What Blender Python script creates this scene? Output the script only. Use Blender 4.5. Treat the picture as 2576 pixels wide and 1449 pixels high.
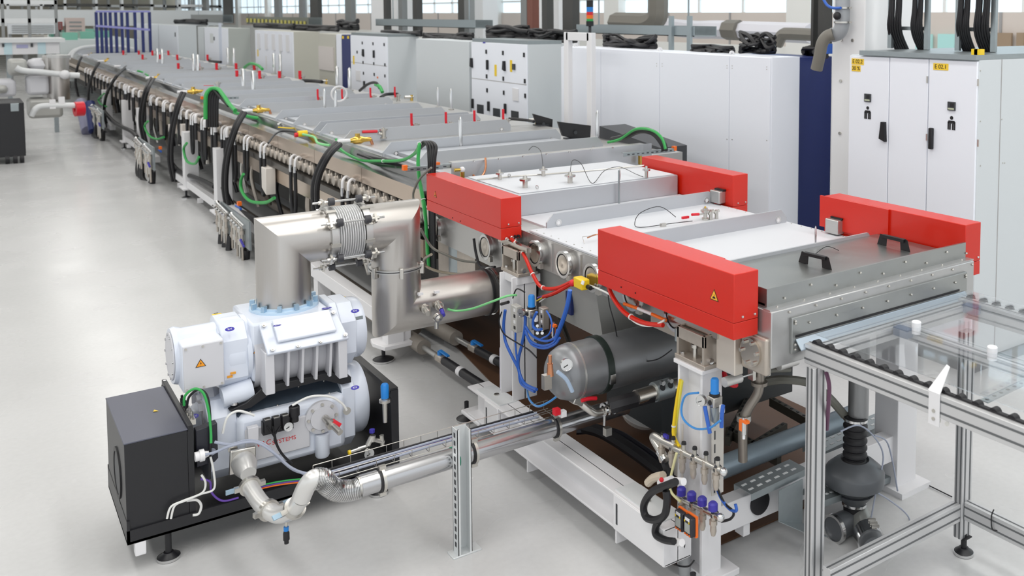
import bpy, bmesh, math, random
from mathutils import Vector, Matrix
V = Vector
random.seed(7)
for o in list(bpy.data.objects):
    bpy.data.objects.remove(o)
scene = bpy.context.scene
col = scene.collection
# ---------------------------------------------------------------- camera
W, HH = 2576, 1449
FPX, PX, PY, EYE = 2370.51, 1700.0, 200.92, 2.55
AX = V((0.7949880519610528, -0.038578091760018696, 0.6053971655659827))     # world x seen in camera axes (right, down, forward)
AY = V((-0.6066168714972999, -0.05575041689117555, 0.793037112770448))
AZ = V((0.0031572858594808295, -0.9976991640031656, -0.06772303665213064))
right = V((AX[0], AY[0], AZ[0])); down = V((AX[1], AY[1], AZ[1])); fwd = V((AX[2], AY[2], AZ[2]))
cd = bpy.data.cameras.new('camera'); cam = bpy.data.objects.new('camera', cd); col.objects.link(cam)
cam.matrix_world = Matrix(((right[0], -down[0], -fwd[0], 0), (right[1], -down[1], -fwd[1], 0),
                           (right[2], -down[2], -fwd[2], EYE), (0, 0, 0, 1)))
cd.sensor_fit = 'HORIZONTAL'; cd.sensor_width = 36; cd.lens = FPX / W * 36
cd.shift_x = (W / 2 - PX) / W; cd.shift_y = (PY - HH / 2) / W
cd.clip_start = .05; cd.clip_end = 300
cd.dof.use_dof = True; cd.dof.focus_distance = 5.2; cd.dof.aperture_fstop = 3.2
scene.camera = cam
# ---------------------------------------------------------------- light
w = bpy.data.worlds.new('hall_daylight'); scene.world = w; w.use_nodes = True
w.node_tree.nodes['Background'].inputs[0].default_value = (0.93, 0.97, 1, 1)
w.node_tree.nodes['Background'].inputs[1].default_value = 1.12
def area(name, loc, sx, sy, power, color=(1, 1, 1), rot=(0, 0, 0)):
    l = bpy.data.lights.new(name, 'AREA'); l.shape = 'RECTANGLE'; l.size = sx; l.size_y = sy; l.energy = power; l.color = color
    o = bpy.data.objects.new(name, l); o.location = loc; o.rotation_euler = rot; col.objects.link(o); return o
for i, x in enumerate((-5.5, -1.2, 3.1, 7.4)):
    for j, y in enumerate((1, 13, 27, 43)):
        area('ceiling_lamp_light', (x, y, 7.35), .9, (9, 11, 12, 14)[j], (205, 195, 165, 150)[j], (1, .985, .96))
vs = scene.view_settings
vs.view_transform = 'Standard'; vs.look = 'None'; vs.gamma = 1; vs.use_curve_mapping = False; vs.exposure = 0.03

# ---------------------------------------------------------------- helpers
def ray(px, py):
    a, b = (px - PX) / FPX, (py - PY) / FPX
    return right * a + down * b + fwd
def at(px, py, x=None, y=None, z=None):
    """the point of the world plane x=, y= or z= that a line of sight meets"""
    r = ray(px, py)
    t = x / r.x if x is not None else (y / r.y if y is not None else (z - EYE) / r.z)
    return V((0, 0, EYE)) + r * t
def lin(c):
    c = c.lstrip('#'); v = [int(c[i:i + 2], 16) / 255 for i in (0, 2, 4)]
    return tuple((a / 12.92 if a <= .04045 else ((a + .055) / 1.055) ** 2.4) for a in v) + (1,)
MATS = {}
def mat(name, c, rough=.5, metal=0., noise=0., nscale=8, stretch=None, bump=0., emit=0, alpha=None, coat=0, rvar=0):
    if name in MATS: return MATS[name]
    m = bpy.data.materials.new(name); m.use_nodes = True; nt = m.node_tree; b = nt.nodes['Principled BSDF']
    rgb = lin(c); b.inputs['Base Color'].default_value = rgb; b.inputs['Roughness'].default_value = rough
    b.inputs['Metallic'].default_value = metal
    if coat: b.inputs['Coat Weight'].default_value = coat; b.inputs['Coat Roughness'].default_value = .12
    if emit: b.inputs['Emission Color'].default_value = rgb; b.inputs['Emission Strength'].default_value = emit
    if noise or bump or rvar:
        tc = nt.nodes.new('ShaderNodeTexCoord'); mp = nt.nodes.new('ShaderNodeMapping'); n = nt.nodes.new('ShaderNodeTexNoise')
        nt.links.new(tc.outputs['Object'], mp.inputs[0]); nt.links.new(mp.outputs[0], n.inputs['Vector'])
        mp.inputs['Scale'].default_value = stretch or (1, 1, 1); n.inputs['Scale'].default_value = nscale; n.inputs['Detail'].default_value = 4
        if noise:
            r = nt.nodes.new('ShaderNodeMapRange'); r.inputs[3].default_value = 1 - noise; r.inputs[4].default_value = 1 + noise * .6
            mx = nt.nodes.new('ShaderNodeMix'); mx.data_type = 'RGBA'; mx.blend_type = 'MULTIPLY'; mx.inputs[0].default_value = 1
            nt.links.new(n.outputs[0], r.inputs[0]); mx.inputs[6].default_value = rgb; nt.links.new(r.outputs[0], mx.inputs[7])
            nt.links.new(mx.outputs[2], b.inputs['Base Color'])
        if rvar:
            r = nt.nodes.new('ShaderNodeMapRange'); r.inputs[3].default_value = max(.02, rough - rvar); r.inputs[4].default_value = rough + rvar
            nt.links.new(n.outputs[0], r.inputs[0]); nt.links.new(r.outputs[0], b.inputs['Roughness'])
        if bump:
            bp = nt.nodes.new('ShaderNodeBump'); bp.inputs['Strength'].default_value = bump; bp.inputs['Distance'].default_value = .002
            nt.links.new(n.outputs[0], bp.inputs['Height']); nt.links.new(bp.outputs[0], b.inputs['Normal'])
    MATS[name] = m; return m
steel = mat('brushed_steel', '#C2C1BF', .38, .85, noise=.06, nscale=14, stretch=(1, 1, 14), rvar=.06)
steel_y = mat('rolled_steel', '#BDBDBD', .34, .75, noise=.08, nscale=6, stretch=(3, .3, 3), rvar=.08)
duct = mat('duct_steel', '#BEBAB6', .34, 1., noise=.05, nscale=40, stretch=(14, 14, .25), rvar=.04)
tray_steel = mat('worn_steel', '#A9ABAA', .33, .9, noise=.16, nscale=5, rvar=.1)
mirror = mat('mirror_steel', '#C9C2B9', .16, .95, noise=.04, nscale=3)
strip_m = mat('warm_polished_steel', '#CBB9A8', .22, .8, noise=.05, nscale=3)
chrome = mat('chrome', '#D6D6D6', .18, 1.)
fitting = mat('nickel_fitting', '#C9C6C0', .28, .95)
galv = mat('galvanised_steel', '#9EA6A9', .4, .75, noise=.1, nscale=20)
alu = mat('anodised_aluminium', '#CFCFD0', .38, .55)
castm = mat('cast_alloy', '#B9B0A6', .42, .6, noise=.12, nscale=30)
lid_m = mat('matt_alloy_lid', '#BEC1C6', .42, .55, noise=.05, nscale=3)
white_top = mat('bead_blasted_lid', '#CFD1D6', .55, .12, noise=.03, nscale=3)
white = mat('white_paint', '#E4E3E5', .38, noise=.02, nscale=3)
pumpw = mat('blue_white_paint', '#D9DFEB', .33, coat=.2)
pumpg = mat('light_grey_paint', '#CDCDD2', .4)
red = mat('red_cover_paint', '#CB1E06', .36, coat=.15)
redh = mat('red_grip', '#D5152A', .4)
black = mat('black_rubber', '#17161A', .5)
blackp = mat('black_powder_coat', '#1B1B1F', .42, bump=.15, nscale=400)
slate = mat('slate_sheet', '#5A5C69', .42, .3)
darkg = mat('dark_grey', '#3A3C40', .5)
blue = mat('blue_hose', '#2F62BE', .35)
bright_blue = mat('bright_blue_plastic', '#1F7FD0', .35)
sky_hose = mat('sky_blue_hose', '#3F8FD6', .3)
indigo = mat('indigo_cap', '#3A33A0', .4)
navy = mat('navy_paint', '#1C2A66', .45)
green = mat('green_cable', '#2FA04C', .4)
lgreen = mat('light_green_cable', '#7CCB86', .4)
yellow = mat('yellow_plastic', '#EDC91A', .4)
ylabel = mat('yellow_label', '#EFC83A', .5)
orange = mat('orange_plastic', '#F0701C', .4)
purple = mat('purple_cable', '#6A48A8', .4)
wcable = mat('white_cable', '#E3E3E0', .4)
gcable = mat('grey_cable', '#9DA3B4', .35)
dhose = mat('grey_hose', '#6F6E66', .4)
brass = mat('brass', '#D9B45A', .25, 1.)
copper = mat('copper', '#C98C6A', .3, 1.)
cabw = mat('cabinet_white', '#ECEFF7', .42)
cabg = mat('cabinet_grey', '#CDD2D5', .45)
cabb = mat('cabinet_beige', '#BDBBB0', .5)
brown_reflect = mat('painted_brown_reflection', '#5C3F2A', .5, noise=.15, nscale=3)  # brown reflection in the floor, painted as a base colour
foil = mat('white_foil', '#D8DADB', .3)
def glassmat():
    m = bpy.data.materials.new('pane_glass'); m.use_nodes = True; nt = m.node_tree; b = nt.nodes['Principled BSDF']
    b.inputs['Base Color'].default_value = (.9, .95, 1, 1); b.inputs['Roughness'].default_value = .03
    b.inputs['Transmission Weight'].default_value = 1; b.inputs['IOR'].default_value = 1.12; b.inputs['Alpha'].default_value = .38
    return m
glass = glassmat()

def ortho(d):
    d = d.normalized(); a = V((0, 0, 1)) if abs(d.z) < .9 else V((1, 0, 0))
    u = d.cross(a).normalized(); return u, d.cross(u).normalized(), d
class MB:
    def __init__(s): s.v = []; s.f = []
    def add(s, vs, fs):
        n = len(s.v); s.v += [tuple(p) for p in vs]; s.f += [tuple(i + n for i in f) for f in fs]; return s
    def box(s, x0, x1, y0, y1, z0, z1):
        if x0 > x1: x0, x1 = x1, x0
        if y0 > y1: y0, y1 = y1, y0
        if z0 > z1: z0, z1 = z1, z0
        return s.add([(x0, y0, z0), (x1, y0, z0), (x1, y1, z0), (x0, y1, z0), (x0, y0, z1), (x1, y0, z1), (x1, y1, z1), (x0, y1, z1)],
                     [(0, 3, 2, 1), (4, 5, 6, 7), (0, 1, 5, 4), (1, 2, 6, 5), (2, 3, 7, 6), (3, 0, 4, 7)])
    def ob(s, c, dims, ex=V((1, 0, 0)), ey=V((0, 1, 0)), ez=None):
        """box with its own axes"""
        ex = ex.normalized(); ez = (ez or ex.cross(ey)).normalized(); ey = ez.cross(ex).normalized(); c = V(c)
        vs = [c + ex * a * dims[0] / 2 + ey * b * dims[1] / 2 + ez * d * dims[2] / 2 for d in (-1, 1) for a, b in ((-1, -1), (1, -1), (1, 1), (-1, 1))]
        return s.add(vs, [(0, 3, 2, 1), (4, 5, 6, 7), (0, 1, 5, 4), (1, 2, 6, 5), (2, 3, 7, 6), (3, 0, 4, 7)])
    def bar(s, p, q, w, h, up=V((0, 0, 1))):
        p, q = V(p), V(q); d = q - p; side = d.cross(up)
        if side.length < 1e-6: side = V((1, 0, 0))
        return s.ob((p + q) / 2, (d.length, w, h), d, side.normalized(), None) if False else s._bar(p, q, w, h, side.normalized())
    def _bar(s, p, q, w, h, side):
        d = (q - p).normalized(); u = side.cross(d).normalized(); vs = []
        for c in (p, q):
            for a, b in ((-1, -1), (1, -1), (1, 1), (-1, 1)): vs.append(c + side * a * w / 2 + u * b * h / 2)
        return s.add(vs, [(0, 1, 2, 3), (7, 6, 5, 4), (0, 4, 5, 1), (1, 5, 6, 2), (2, 6, 7, 3), (3, 7, 4, 0)])
    def lathe(s, o, d, prof, seg=20, cap=True):
        u, w_, d = ortho(V(d)); o = V(o); vs = []; fs = []
        for t, r in prof:
            for k in range(seg):
                a = 2 * math.pi * k / seg; vs.append(o + d * t + u * r * math.cos(a) + w_ * r * math.sin(a))
        for i in range(len(prof) - 1):
            for k in range(seg):
                k2 = (k + 1) % seg; fs.append((i * seg + k, i * seg + k2, (i + 1) * seg + k2, (i + 1) * seg + k))
        if cap:
            fs.append(tuple(range(seg - 1, -1, -1))); fs.append(tuple((len(prof) - 1) * seg + k for k in range(seg)))
        return s.add(vs, fs)
    def cyl(s, p, q, r, seg=16, r2=None):
        p, q = V(p), V(q); return s.lathe(p, q - p, [(0, r), ((q - p).length, r if r2 is None else r2)], seg)
    def ring(s, o, d, r0, r1, th, seg=24):
        return s.lathe(o, d, [(-th / 2, r0), (-th / 2, r1), (th / 2, r1), (th / 2, r0), (-th / 2, r0)], seg, False)
    def sphere(s, c, r, seg=12, sc=(1, 1, 1)):
        vs = []; fs = []; n = seg // 2
        for i in range(n + 1):
            a = math.pi * i / n
            for k in range(seg):
                b = 2 * math.pi * k / seg; vs.append((c[0] + r * sc[0] * math.sin(a) * math.cos(b), c[1] + r * sc[1] * math.sin(a) * math.sin(b), c[2] + r * sc[2] * math.cos(a)))
        for i in range(n):
            for k in range(seg): k2 = (k + 1) % seg; fs.append((i * seg + k, (i + 1) * seg + k, (i + 1) * seg + k2, i * seg + k2))
        return s.add(vs, fs)
    def tube(s, pts, r, seg=8, smooth=True, sub=6, rf=None, closed=False):
        pts = [V(p) for p in pts]
        if smooth and len(pts) > 2: pts = spline(pts, sub)
        n = len(pts); vs = []; fs = []; T = []
        for i in range(n): T.append((pts[min(i + 1, n - 1)] - pts[max(i - 1, 0)]).normalized())
        u, w_, _ = ortho(T[0])
        for i, p in enumerate(pts):
            u = (u - T[i] * u.dot(T[i])); u = u.normalized() if u.length > 1e-6 else ortho(T[i])[0]; w_ = T[i].cross(u)
            rr = rf(i / (n - 1)) if rf else r
            if not rf and 0 < i < n - 1 and not smooth:
                pass
            for k in range(seg): a = 2 * math.pi * k / seg; vs.append(p + u * rr * math.cos(a) + w_ * rr * math.sin(a))
        for i in range(n - 1):
            for k in range(seg): k2 = (k + 1) % seg; fs.append((i * seg + k, i * seg + k2, (i + 1) * seg + k2, (i + 1) * seg + k))
        fs.append(tuple(range(seg - 1, -1, -1))); fs.append(tuple((n - 1) * seg + k for k in range(seg)))
        return s.add(vs, fs)
    def prism(s, poly, ext):
        n = len(poly); ext = V(ext); a = [V(p) for p in poly]; b = [p + ext for p in a]
        return s.add(a + b, [tuple(range(n - 1, -1, -1)), tuple(range(n, 2 * n))] + [(i, (i + 1) % n, (i + 1) % n + n, i + n) for i in range(n)])
    def build(s, name, m, parent=None, smooth=35, bevel=0, **kw):
        me = bpy.data.meshes.new(name); 
        if parent is not None and not isinstance(parent, str):
            off = base_of(parent)
            me.from_pydata([tuple(V(p) - off) for p in s.v], [], s.f)
        else:
            me.from_pydata(s.v, [], s.f)
        bm = bmesh.new(); bm.from_mesh(me); bmesh.ops.recalc_face_normals(bm, faces=bm.faces); bm.to_mesh(me); bm.free()
        if smooth:
            for p in me.polygons: p.use_smooth = True
            me.set_sharp_from_angle(angle=math.radians(smooth))
        me.materials.append(m); o = bpy.data.objects.new(name, me); col.objects.link(o)
        if parent is not None: o.parent = parent
        if bevel:
            b = o.modifiers.new('bevel', 'BEVEL'); b.width = bevel; b.segments = 2; b.limit_method = 'ANGLE'; b.angle_limit = math.radians(50)
        for k, v_ in kw.items(): o[k] = v_
        return o
def base_of(o):
    p = V((0, 0, 0))
    while o is not None: p = p + o.location; o = o.parent
    return p
def spline(P, sub):
    out = []
    for i in range(len(P) - 1):
        p0 = P[max(i - 1, 0)]; p1 = P[i]; p2 = P[i + 1]; p3 = P[min(i + 2, len(P) - 1)]
        for k in range(sub):
            t = k / sub; out.append(.5 * ((2 * p1) + (p2 - p0) * t + (2 * p0 - 5 * p1 + 4 * p2 - p3) * t * t + (3 * p1 - p0 - 3 * p2 + p3) * t ** 3))
    out.append(P[-1]); return out
def thing(name, label, cat, loc=(0, 0, 0), group=None):
    o = bpy.data.objects.new(name, None); col.objects.link(o); o.location = loc; o.empty_display_size = .1
    o['label'] = label; o['category'] = cat
    if group: o['group'] = group
    return o
def solo(mb, name, m, label, cat, group=None, **k):
    o = mb.build(name, m, **k); o['label'] = label; o['category'] = cat
    if group: o['group'] = group
    return o
def copy_thing(src, loc, label):
    r = src.copy(); col.objects.link(r); r.location = loc; r['label'] = label
    def rec(s, d):
        for ch in list(s.children):
            c = ch.copy(); col.objects.link(c); c.parent = d; rec(ch, c)
    rec(src, r); return r
def struct(mb, name, m, **k): return mb.build(name, m, kind='structure', **k)
def text(body, size, m, parent, o, ex, ey, name='lettering', depth=.0006, align='CENTER'):
    """flat print: o its middle, ex along the line, ey up"""
    c = bpy.data.curves.new(name, 'FONT'); c.body = body; c.size = size; c.align_x = align; c.align_y = 'CENTER'; c.extrude = depth
    tmp = bpy.data.objects.new(name, c); col.objects.link(tmp)
    bpy.context.view_layer.update()
    me = bpy.data.meshes.new_from_object(tmp.evaluated_get(bpy.context.evaluated_depsgraph_get())); bpy.data.objects.remove(tmp)
    ex = V(ex).normalized(); ez = ex.cross(V(ey)).normalized(); ey = ez.cross(ex)
    off = base_of(parent) if parent else V((0, 0, 0))
    M = Matrix(((ex[0], ey[0], ez[0], o[0] - off[0]), (ex[1], ey[1], ez[1], o[1] - off[1]), (ex[2], ey[2], ez[2], o[2] - off[2]), (0, 0, 0, 1)))
    me.transform(M); me.materials.clear(); me.materials.append(m)
    ob = bpy.data.objects.new(name, me); col.objects.link(ob)
    if parent: ob.parent = parent
    return ob
ORD = ['first', 'second', 'third', 'fourth', 'fifth', 'sixth', 'seventh', 'eighth', 'ninth', 'tenth', 'eleventh', 'twelfth', 'thirteenth',
       'fourteenth', 'fifteenth', 'sixteenth', 'seventeenth', 'eighteenth', 'nineteenth', 'twentieth', 'twenty-first', 'twenty-second', 'twenty-third',
       'twenty-fourth', 'twenty-fifth', 'twenty-sixth', 'twenty-seventh', 'twenty-eighth', 'twenty-ninth', 'thirtieth']
# ================================================================ setting
def floor_mat():
    m = mat('epoxy_floor', '#CFCFCF', .3, 0); nt = m.node_tree; b = nt.nodes['Principled BSDF']
    tc = nt.nodes.new('ShaderNodeTexCoord')
    def noise(sc, det, lo, hi, stretch=(1, 1, 1)):
        mp = nt.nodes.new('ShaderNodeMapping'); mp.inputs['Scale'].default_value = stretch; nt.links.new(tc.outputs['Object'], mp.inputs[0])
        n = nt.nodes.new('ShaderNodeTexNoise'); n.inputs['Scale'].default_value = sc; n.inputs['Detail'].default_value = det; nt.links.new(mp.outputs[0], n.inputs['Vector'])
        r = nt.nodes.new('ShaderNodeMapRange'); r.inputs[1].default_value = .3; r.inputs[2].default_value = .7; r.inputs[3].default_value = lo; r.inputs[4].default_value = hi
        nt.links.new(n.outputs[0], r.inputs[0]); return r.outputs[0]
    a = noise(.7, 3, .965, 1.02); c = noise(30, 3, .975, 1.02); mu = nt.nodes.new('ShaderNodeMath'); mu.operation = 'MULTIPLY'
    nt.links.new(a, mu.inputs[0]); nt.links.new(c, mu.inputs[1])
    mx = nt.nodes.new('ShaderNodeMix'); mx.data_type = 'RGBA'; mx.blend_type = 'MULTIPLY'; mx.inputs[0].default_value = 1; mx.inputs[6].default_value = lin('#C9C9C9')
    nt.links.new(mu.outputs[0], mx.inputs[7]); nt.links.new(mx.outputs[2], b.inputs['Base Color'])
    nt.links.new(noise(1.1, 3, .22, .30), b.inputs['Roughness']); b.inputs['Specular IOR Level'].default_value = .6
    return m
struct(MB().box(-25, 13.2, -6, 75, -.1, 0), 'floor', floor_mat())
ceil_m = mat('ceiling_paint', '#D7D5CF', .8); wallw = mat('wall_white', '#F1F0EC', .7); wallb = mat('wall_beige_panel', '#DDD2CA', .7)
struct(MB().box(-25, 13.2, -6, 75, 7.6, 7.7), 'ceiling', ceil_m)
# right wall of the hall: white base, beige band, windows above, white pilasters
WX = 12.0
struct(MB().box(WX, WX + .2, -6, 75, 0, 2.0), 'wall_right', wallw)
wr = struct(MB().box(WX + .02, WX + .2, -6, 75, 2.0, 2.62), 'wall_right_band', wallb)
struct(MB().box(WX, WX + .2, -6, 75, 5.2, 7.6), 'wall_right_top', wallw)
sky = mat('window_daylight', '#DCEFFB', .5, emit=.9)
wmetal = mat('window_frame', '#F5F5F3', .5)
k = 1
for y in range(0, 72, 6):
    g = struct(MB().box(WX + .08, WX + .12, y + .3, y + 5.7, 2.62, 5.2), 'window_%d' % k, sky)
    for q in range(1, 4): MB().box(WX + .03, WX + .15, y + .3 + q * 1.35 - .03, y + .3 + q * 1.35 + .03, 2.62, 5.2).build('mullion', wmetal, g)
    MB().box(WX + .03, WX + .15, y + .3, y + 5.7, 2.9, 2.95).build('transom', wmetal, g)
    for q in range(1, 3): MB().box(WX, WX + .03, y + q * 2 - .02, y + q * 2 + .02, 2.0, 2.62).build('panel_joint', mat('joint_grey', '#A8A6A6', .6), wr)
    struct(MB().box(WX - .12, WX + .2, y - .3, y + .3, 0, 7.6), 'trim_%d' % k, wallw); k += 1
struct(MB().box(-25, 13.2, 72, 72.2, 0, 7.6), 'wall_far', mat('far_wall', '#B5AC9C', .8))
# low openings with teal glass in the right wall
teal = mat('teal_glass', '#9FC9C6', .25, emit=.35)
for i, (a, b_) in enumerate(((2300, 2345), (2362, 2402))):
    p = at(a, 85, x=WX - .02); q = at(b_, 145, x=WX - .02)
    o = MB().box(WX - .05, WX - .01, q.y, p.y, q.z, p.z).build('window_%d' % (30 + i), teal); o['kind'] = 'structure'
for i, (a, b_) in enumerate(((2250, 2290), (2490, 2545), (2560, 2576))):
    p = at(a, 82, x=WX - .02); q = at(b_, 150, x=WX - .02)
    o = MB().box(WX - .05, WX - .01, q.y, p.y, max(q.z, 0), p.z).build('door_%d' % (1 + i), mat('brown_door', '#A58F78', .5)); o['kind'] = 'structure'
# hall columns near the cabinets
cw = mat('column_white', '#EFEFF0', .45)
def column(px0, px1, x, name):
    a = at(px0, 120, x=x); b_ = at(px1, 120, x=x)
    c = struct(MB().box(x, x + .42, b_.y, a.y, 0, 7.6), name, cw, bevel=.01)
    for z in (1.55, 2.0, 2.35):
        for f in (.35, .7): MB().cyl((x - .012, b_.y + (a.y - b_.y) * f, z), (x, b_.y + (a.y - b_.y) * f, z), .014, 8).build('bolt', fitting, c)
column(2093, 2175, 6.0, 'trim_40'); column(2170, 2232, 7.0, 'trim_41')
column(1355, 1405, 8.2, 'trim_42'); column(935, 1000, 8.6, 'trim_43')
column(1190, 1215, 10.4, 'trim_44')

# ================================================================ electrical cabinets
CX = 5.63; CZ = 2.19
cabn = [0]
def cabinet(px0, px1, label, side=None, m=cabw, ms=cabg, z=CZ, x=CX, depth=.55, doors=1, ytop=110, plinth=True, name='control_cabinet'):
    a = at(px0, ytop, x=x).y; b_ = at(px1, ytop, x=x).y
    t = thing(name, label, 'cabinet', (x, b_, 0))
    MB().box(x + .02, x + depth, b_, a, .1 if plinth else 0, z).build('housing', ms, t, bevel=.004)
    if plinth: MB().box(x + .04, x + depth - .03, b_ + .02, a - .02, 0, .1).build('plinth', darkg, t)
    w_ = (a - b_) / doors
    for i in range(doors):
        MB().box(x, x + .02, b_ + i * w_ + .006, b_ + (i + 1) * w_ - .006, .11, z - .005).build('door' if doors > 1 or m is not cabg else 'panel', m, t, bevel=.003)
    return t, a, b_
def onx(px, py, x, w_, h, m, name, parent, t=.006, lay=0):
    p = at(px, py, x=x); return MB().box(x - t, x, p.y - w_ / 2, p.y + w_ / 2, p.z - h / 2, p.z + h / 2).build(name, m, parent)
def handle(px, py, x, parent, l=.13, wedge=False, w_=.032):
    p = at(px, py, x=x)
    if wedge: MB().prism([(x - .03, p.y - w_ * .9, p.z - l / 2), (x - .03, p.y + w_ * .9, p.z - l / 2 + .02), (x - .03, p.y + .012, p.z + l / 2), (x - .03, p.y - w_ * .6, p.z + l / 2)], (.03, 0, 0)).build('handle', black, parent)
    else: MB().box(x - .03, x, p.y - w_ / 2, p.y + w_ / 2, p.z - l / 2, p.z + l / 2).build('handle', black, parent, bevel=.006)
t, a, b_ = cabinet(2137, 2460, 'tall white triple door cabinet marked E 02.1 at the right', z=2.25, ytop=140, depth=2.2, doors=1)
dz = 2.25
for ch in [c for c in t.children if c.name.startswith(('door', 'panel'))]: bpy.data.objects.remove(ch)
ys = [at(p, 140, x=CX).y for p in (2137, 2238, 2337, 2460)]
for i in range(3):
    MB().box(CX, CX + .02, ys[i + 1] + .004, ys[i] - .004, .11, 2.24).build('door', cabw, t, bevel=.003)
MB().box(CX - .02, CX + 2.2, ys[3], ys[0] - .12, 2.25, 2.285).build('top_rail', galv, t)
for px, py, tx, tw in ((2158, 155, 'E 02.2', .125), (2154, 172, '30 %', .09), (2367, 168, 'E 02.1', .13)):
    l = onx(px, py, CX, tw, .048, ylabel, 'label', t, .003); p = at(px, py, x=CX)
    text(tx, .042, black, l, p + V((-.004, 0, 0)), (0, -1, 0), (0, 0, 1))
for px, py in ((2184, 246), (2395, 267)):
    d = onx(px, py, CX, .062, .062, darkg, 'meter', t, .012); p = at(px, py, x=CX)
    MB().box(CX - .014, CX - .012, p.y - .025, p.y + .025, p.z - .024, p.z - .012).build('scale', mat('meter_face', '#B9BFA6', .4), d)
    MB().box(CX - .014, CX - .012, p.y - .022, p.y + .008, p.z - .005, p.z + .022).build('screen', black, d)
for px, py in ((2183, 283), (2394, 309)):
    p = at(px, py, x=CX); g = []
    s_ = MB(); c0 = p
    s_.lathe((CX - .004, p.y, p.z + .036), (1, 0, 0), [(0, .013), (.003, .013)], 14)
    s_.box(CX - .004, CX - .001, p.y - .026, p.y + .026, p.z - .005, p.z + .016)
    s_.box(CX - .004, CX - .001, p.y - .032, p.y - .022, p.z - .05, p.z + .008); s_.box(CX - .004, CX - .001, p.y + .022, p.y + .032, p.z - .05, p.z + .008)
    s_.box(CX - .004, CX - .001, p.y - .018, p.y - .006, p.z - .05, p.z - .006); s_.box(CX - .004, CX - .001, p.y + .006, p.y + .018, p.z - .05, p.z - .006)
    s_.build('pictogram', black, t)
handle(2224, 331, CX, t, .15, True); handle(2345, 348, CX, t, .155)
for px, py in ((2461, 208), (2461, 360), (2333, 200), (2332, 345)): onx(px, py, CX, .012, .05, fitting, 'hinge', t)
# side seam of that cabinet
yy = ys[3]
for px in (2520,):
    p = at(px, 160, y=yy); MB().box(p.x - .003, p.x + .003, yy - .003, yy, .1, 2.25).build('seam', mat('joint_grey', '#A8A6A6', .6), t)
for px, py in ((2466, 178), (2520, 175), (2466, 305), (2520, 300), (2466, 417), (2522, 410), (2527, 410)):
    p = at(px, py, y=yy); MB().cyl((p.x, yy - .004, p.z), (p.x, yy, p.z), .005, 6).build('screw', fitting, t)

# white panelled enclosure, blue box behind it
t, a, b_ = cabinet(1411, 1938, 'long plain white panelled enclosure behind the machine, right of the white frame', ytop=135, depth=.36, ms=cabw)
for ch in [c for c in t.children if c.name.startswith(('door', 'panel'))]: bpy.data.objects.remove(ch)
ys = [at(p, 135, x=CX).y for p in (1411, 1511, 1659, 1835, 1938)]
for i in range(4): MB().box(CX, CX + .02, ys[i + 1] + .004, ys[i] - .004, .11, 2.185).build('panel', cabw, t, bevel=.002)
for px in (1652, 1666, 1829, 1842, 1929):
    for py in (160, 345, 166): onx(px, py + (px - 1650) * .03, CX, .008, .008, fitting, 'screw', t, .003)
for px in (1448, 1660, 1841): 
    p = at(px, 128 if px > 1500 else 114, x=CX + .1); MB().ring((CX + .1, p.y, 2.2), (0, 1, 0), .012, .03, .012, 12).build('lifting_eye', white, t)
p = at(2003, 160, y=6.25); q = at(2093, 160, y=6.25)
solo(MB().box(p.x, q.x, 6.25, 7.2, 0, 2.17), 'blue_cabinet', navy, 'tall dark blue cabinet in the gap left of the white column', 'cabinet', bevel=.005)

DOTS5 = [(1224, 130), (1266, 133), (1319, 138), (1225, 192), (1267, 198), (1321, 204), (1226, 227), (1268, 233), (1322, 241)]
t, a, b_ = cabinet(1185, 1325, 'white two-tier cabinet with yellow stickers behind four red valves', ytop=108)
MB().box(CX + .02, CX + .5, b_, a, 2.19, 2.235).build('vent_hood', galv, t)
MB().box(CX - .001, CX + .004, b_ + .01, a - .01, 1.68, 1.69).build('joint', mat('joint_grey', '#A8A6A6', .6), t)
for px, py in DOTS5: onx(px, py, CX, .03, .055, black, 'latch', t, .012)
for px, py, wd in ((1188, 158, 1), (1228, 163, 0), (1270, 166, 1), (1191, 260, 0), (1231, 267, 0), (1273, 273, 0)): handle(px, py, CX, t, .13, bool(wd))
for px, py in ((1247, 177), (1286, 166)): onx(px, py, CX, .06, .15, yellow, 'sticker', t, .004)
onx(1294, 168, CX, .06, .075, darkg, 'switch', t, .02); onx(1218, 107, CX, .07, .02, indigo, 'badge', t, .004)
for px, py in ((1209, 275), (1250, 285), (1296, 292)): onx(px, py, CX, .19, .13, darkg, 'grille', t, .01)
onx(1298, 238, CX, .16, .16, white, 'door_pocket', t, .01)
t, a, b_ = cabinet(1046, 1180, 'plain light grey enclosure between the two cabinets with black latches', ytop=103, m=cabg)
t, a, b_ = cabinet(881, 973, 'white two-tier cabinet with black latches beside the small blue cabinet', ytop=92)
MB().box(CX + .02, CX + .5, b_, a, 2.19, 2.235).build('vent_hood', galv, t)
MB().box(CX - .001, CX + .004, b_ + .01, a - .01, 1.7, 1.71).build('joint', mat('joint_grey', '#A8A6A6', .6), t)
for px, py in ((912, 108), (939, 110), (967, 112), (914, 157), (941, 160), (969, 163), (915, 184), (942, 187), (969, 191), (899, 131)): onx(px, py, CX, .03, .05, black, 'latch', t, .012)
handle(915, 133, CX, t, .13, True); handle(942, 136, CX, t); handle(918, 213, CX, t)
onx(890, 151, CX, .07, .15, yellow, 'sticker', t, .004); onx(902, 190, CX, .24, .18, white, 'door_pocket', t, .01); onx(950, 195, CX, .06, .03, orange, 'sticker', t, .004)
t, a, b_ = cabinet(859, 880, 'narrow dark blue cabinet with yellow corner stickers', ytop=90, m=navy, ms=navy)
for px in (863, 876): onx(px, 94, CX, .1, .05, yellow, 'sticker', t, .004)
cabinet(845, 858, 'thin white cabinet squeezed against the small blue one', ytop=88)
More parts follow.
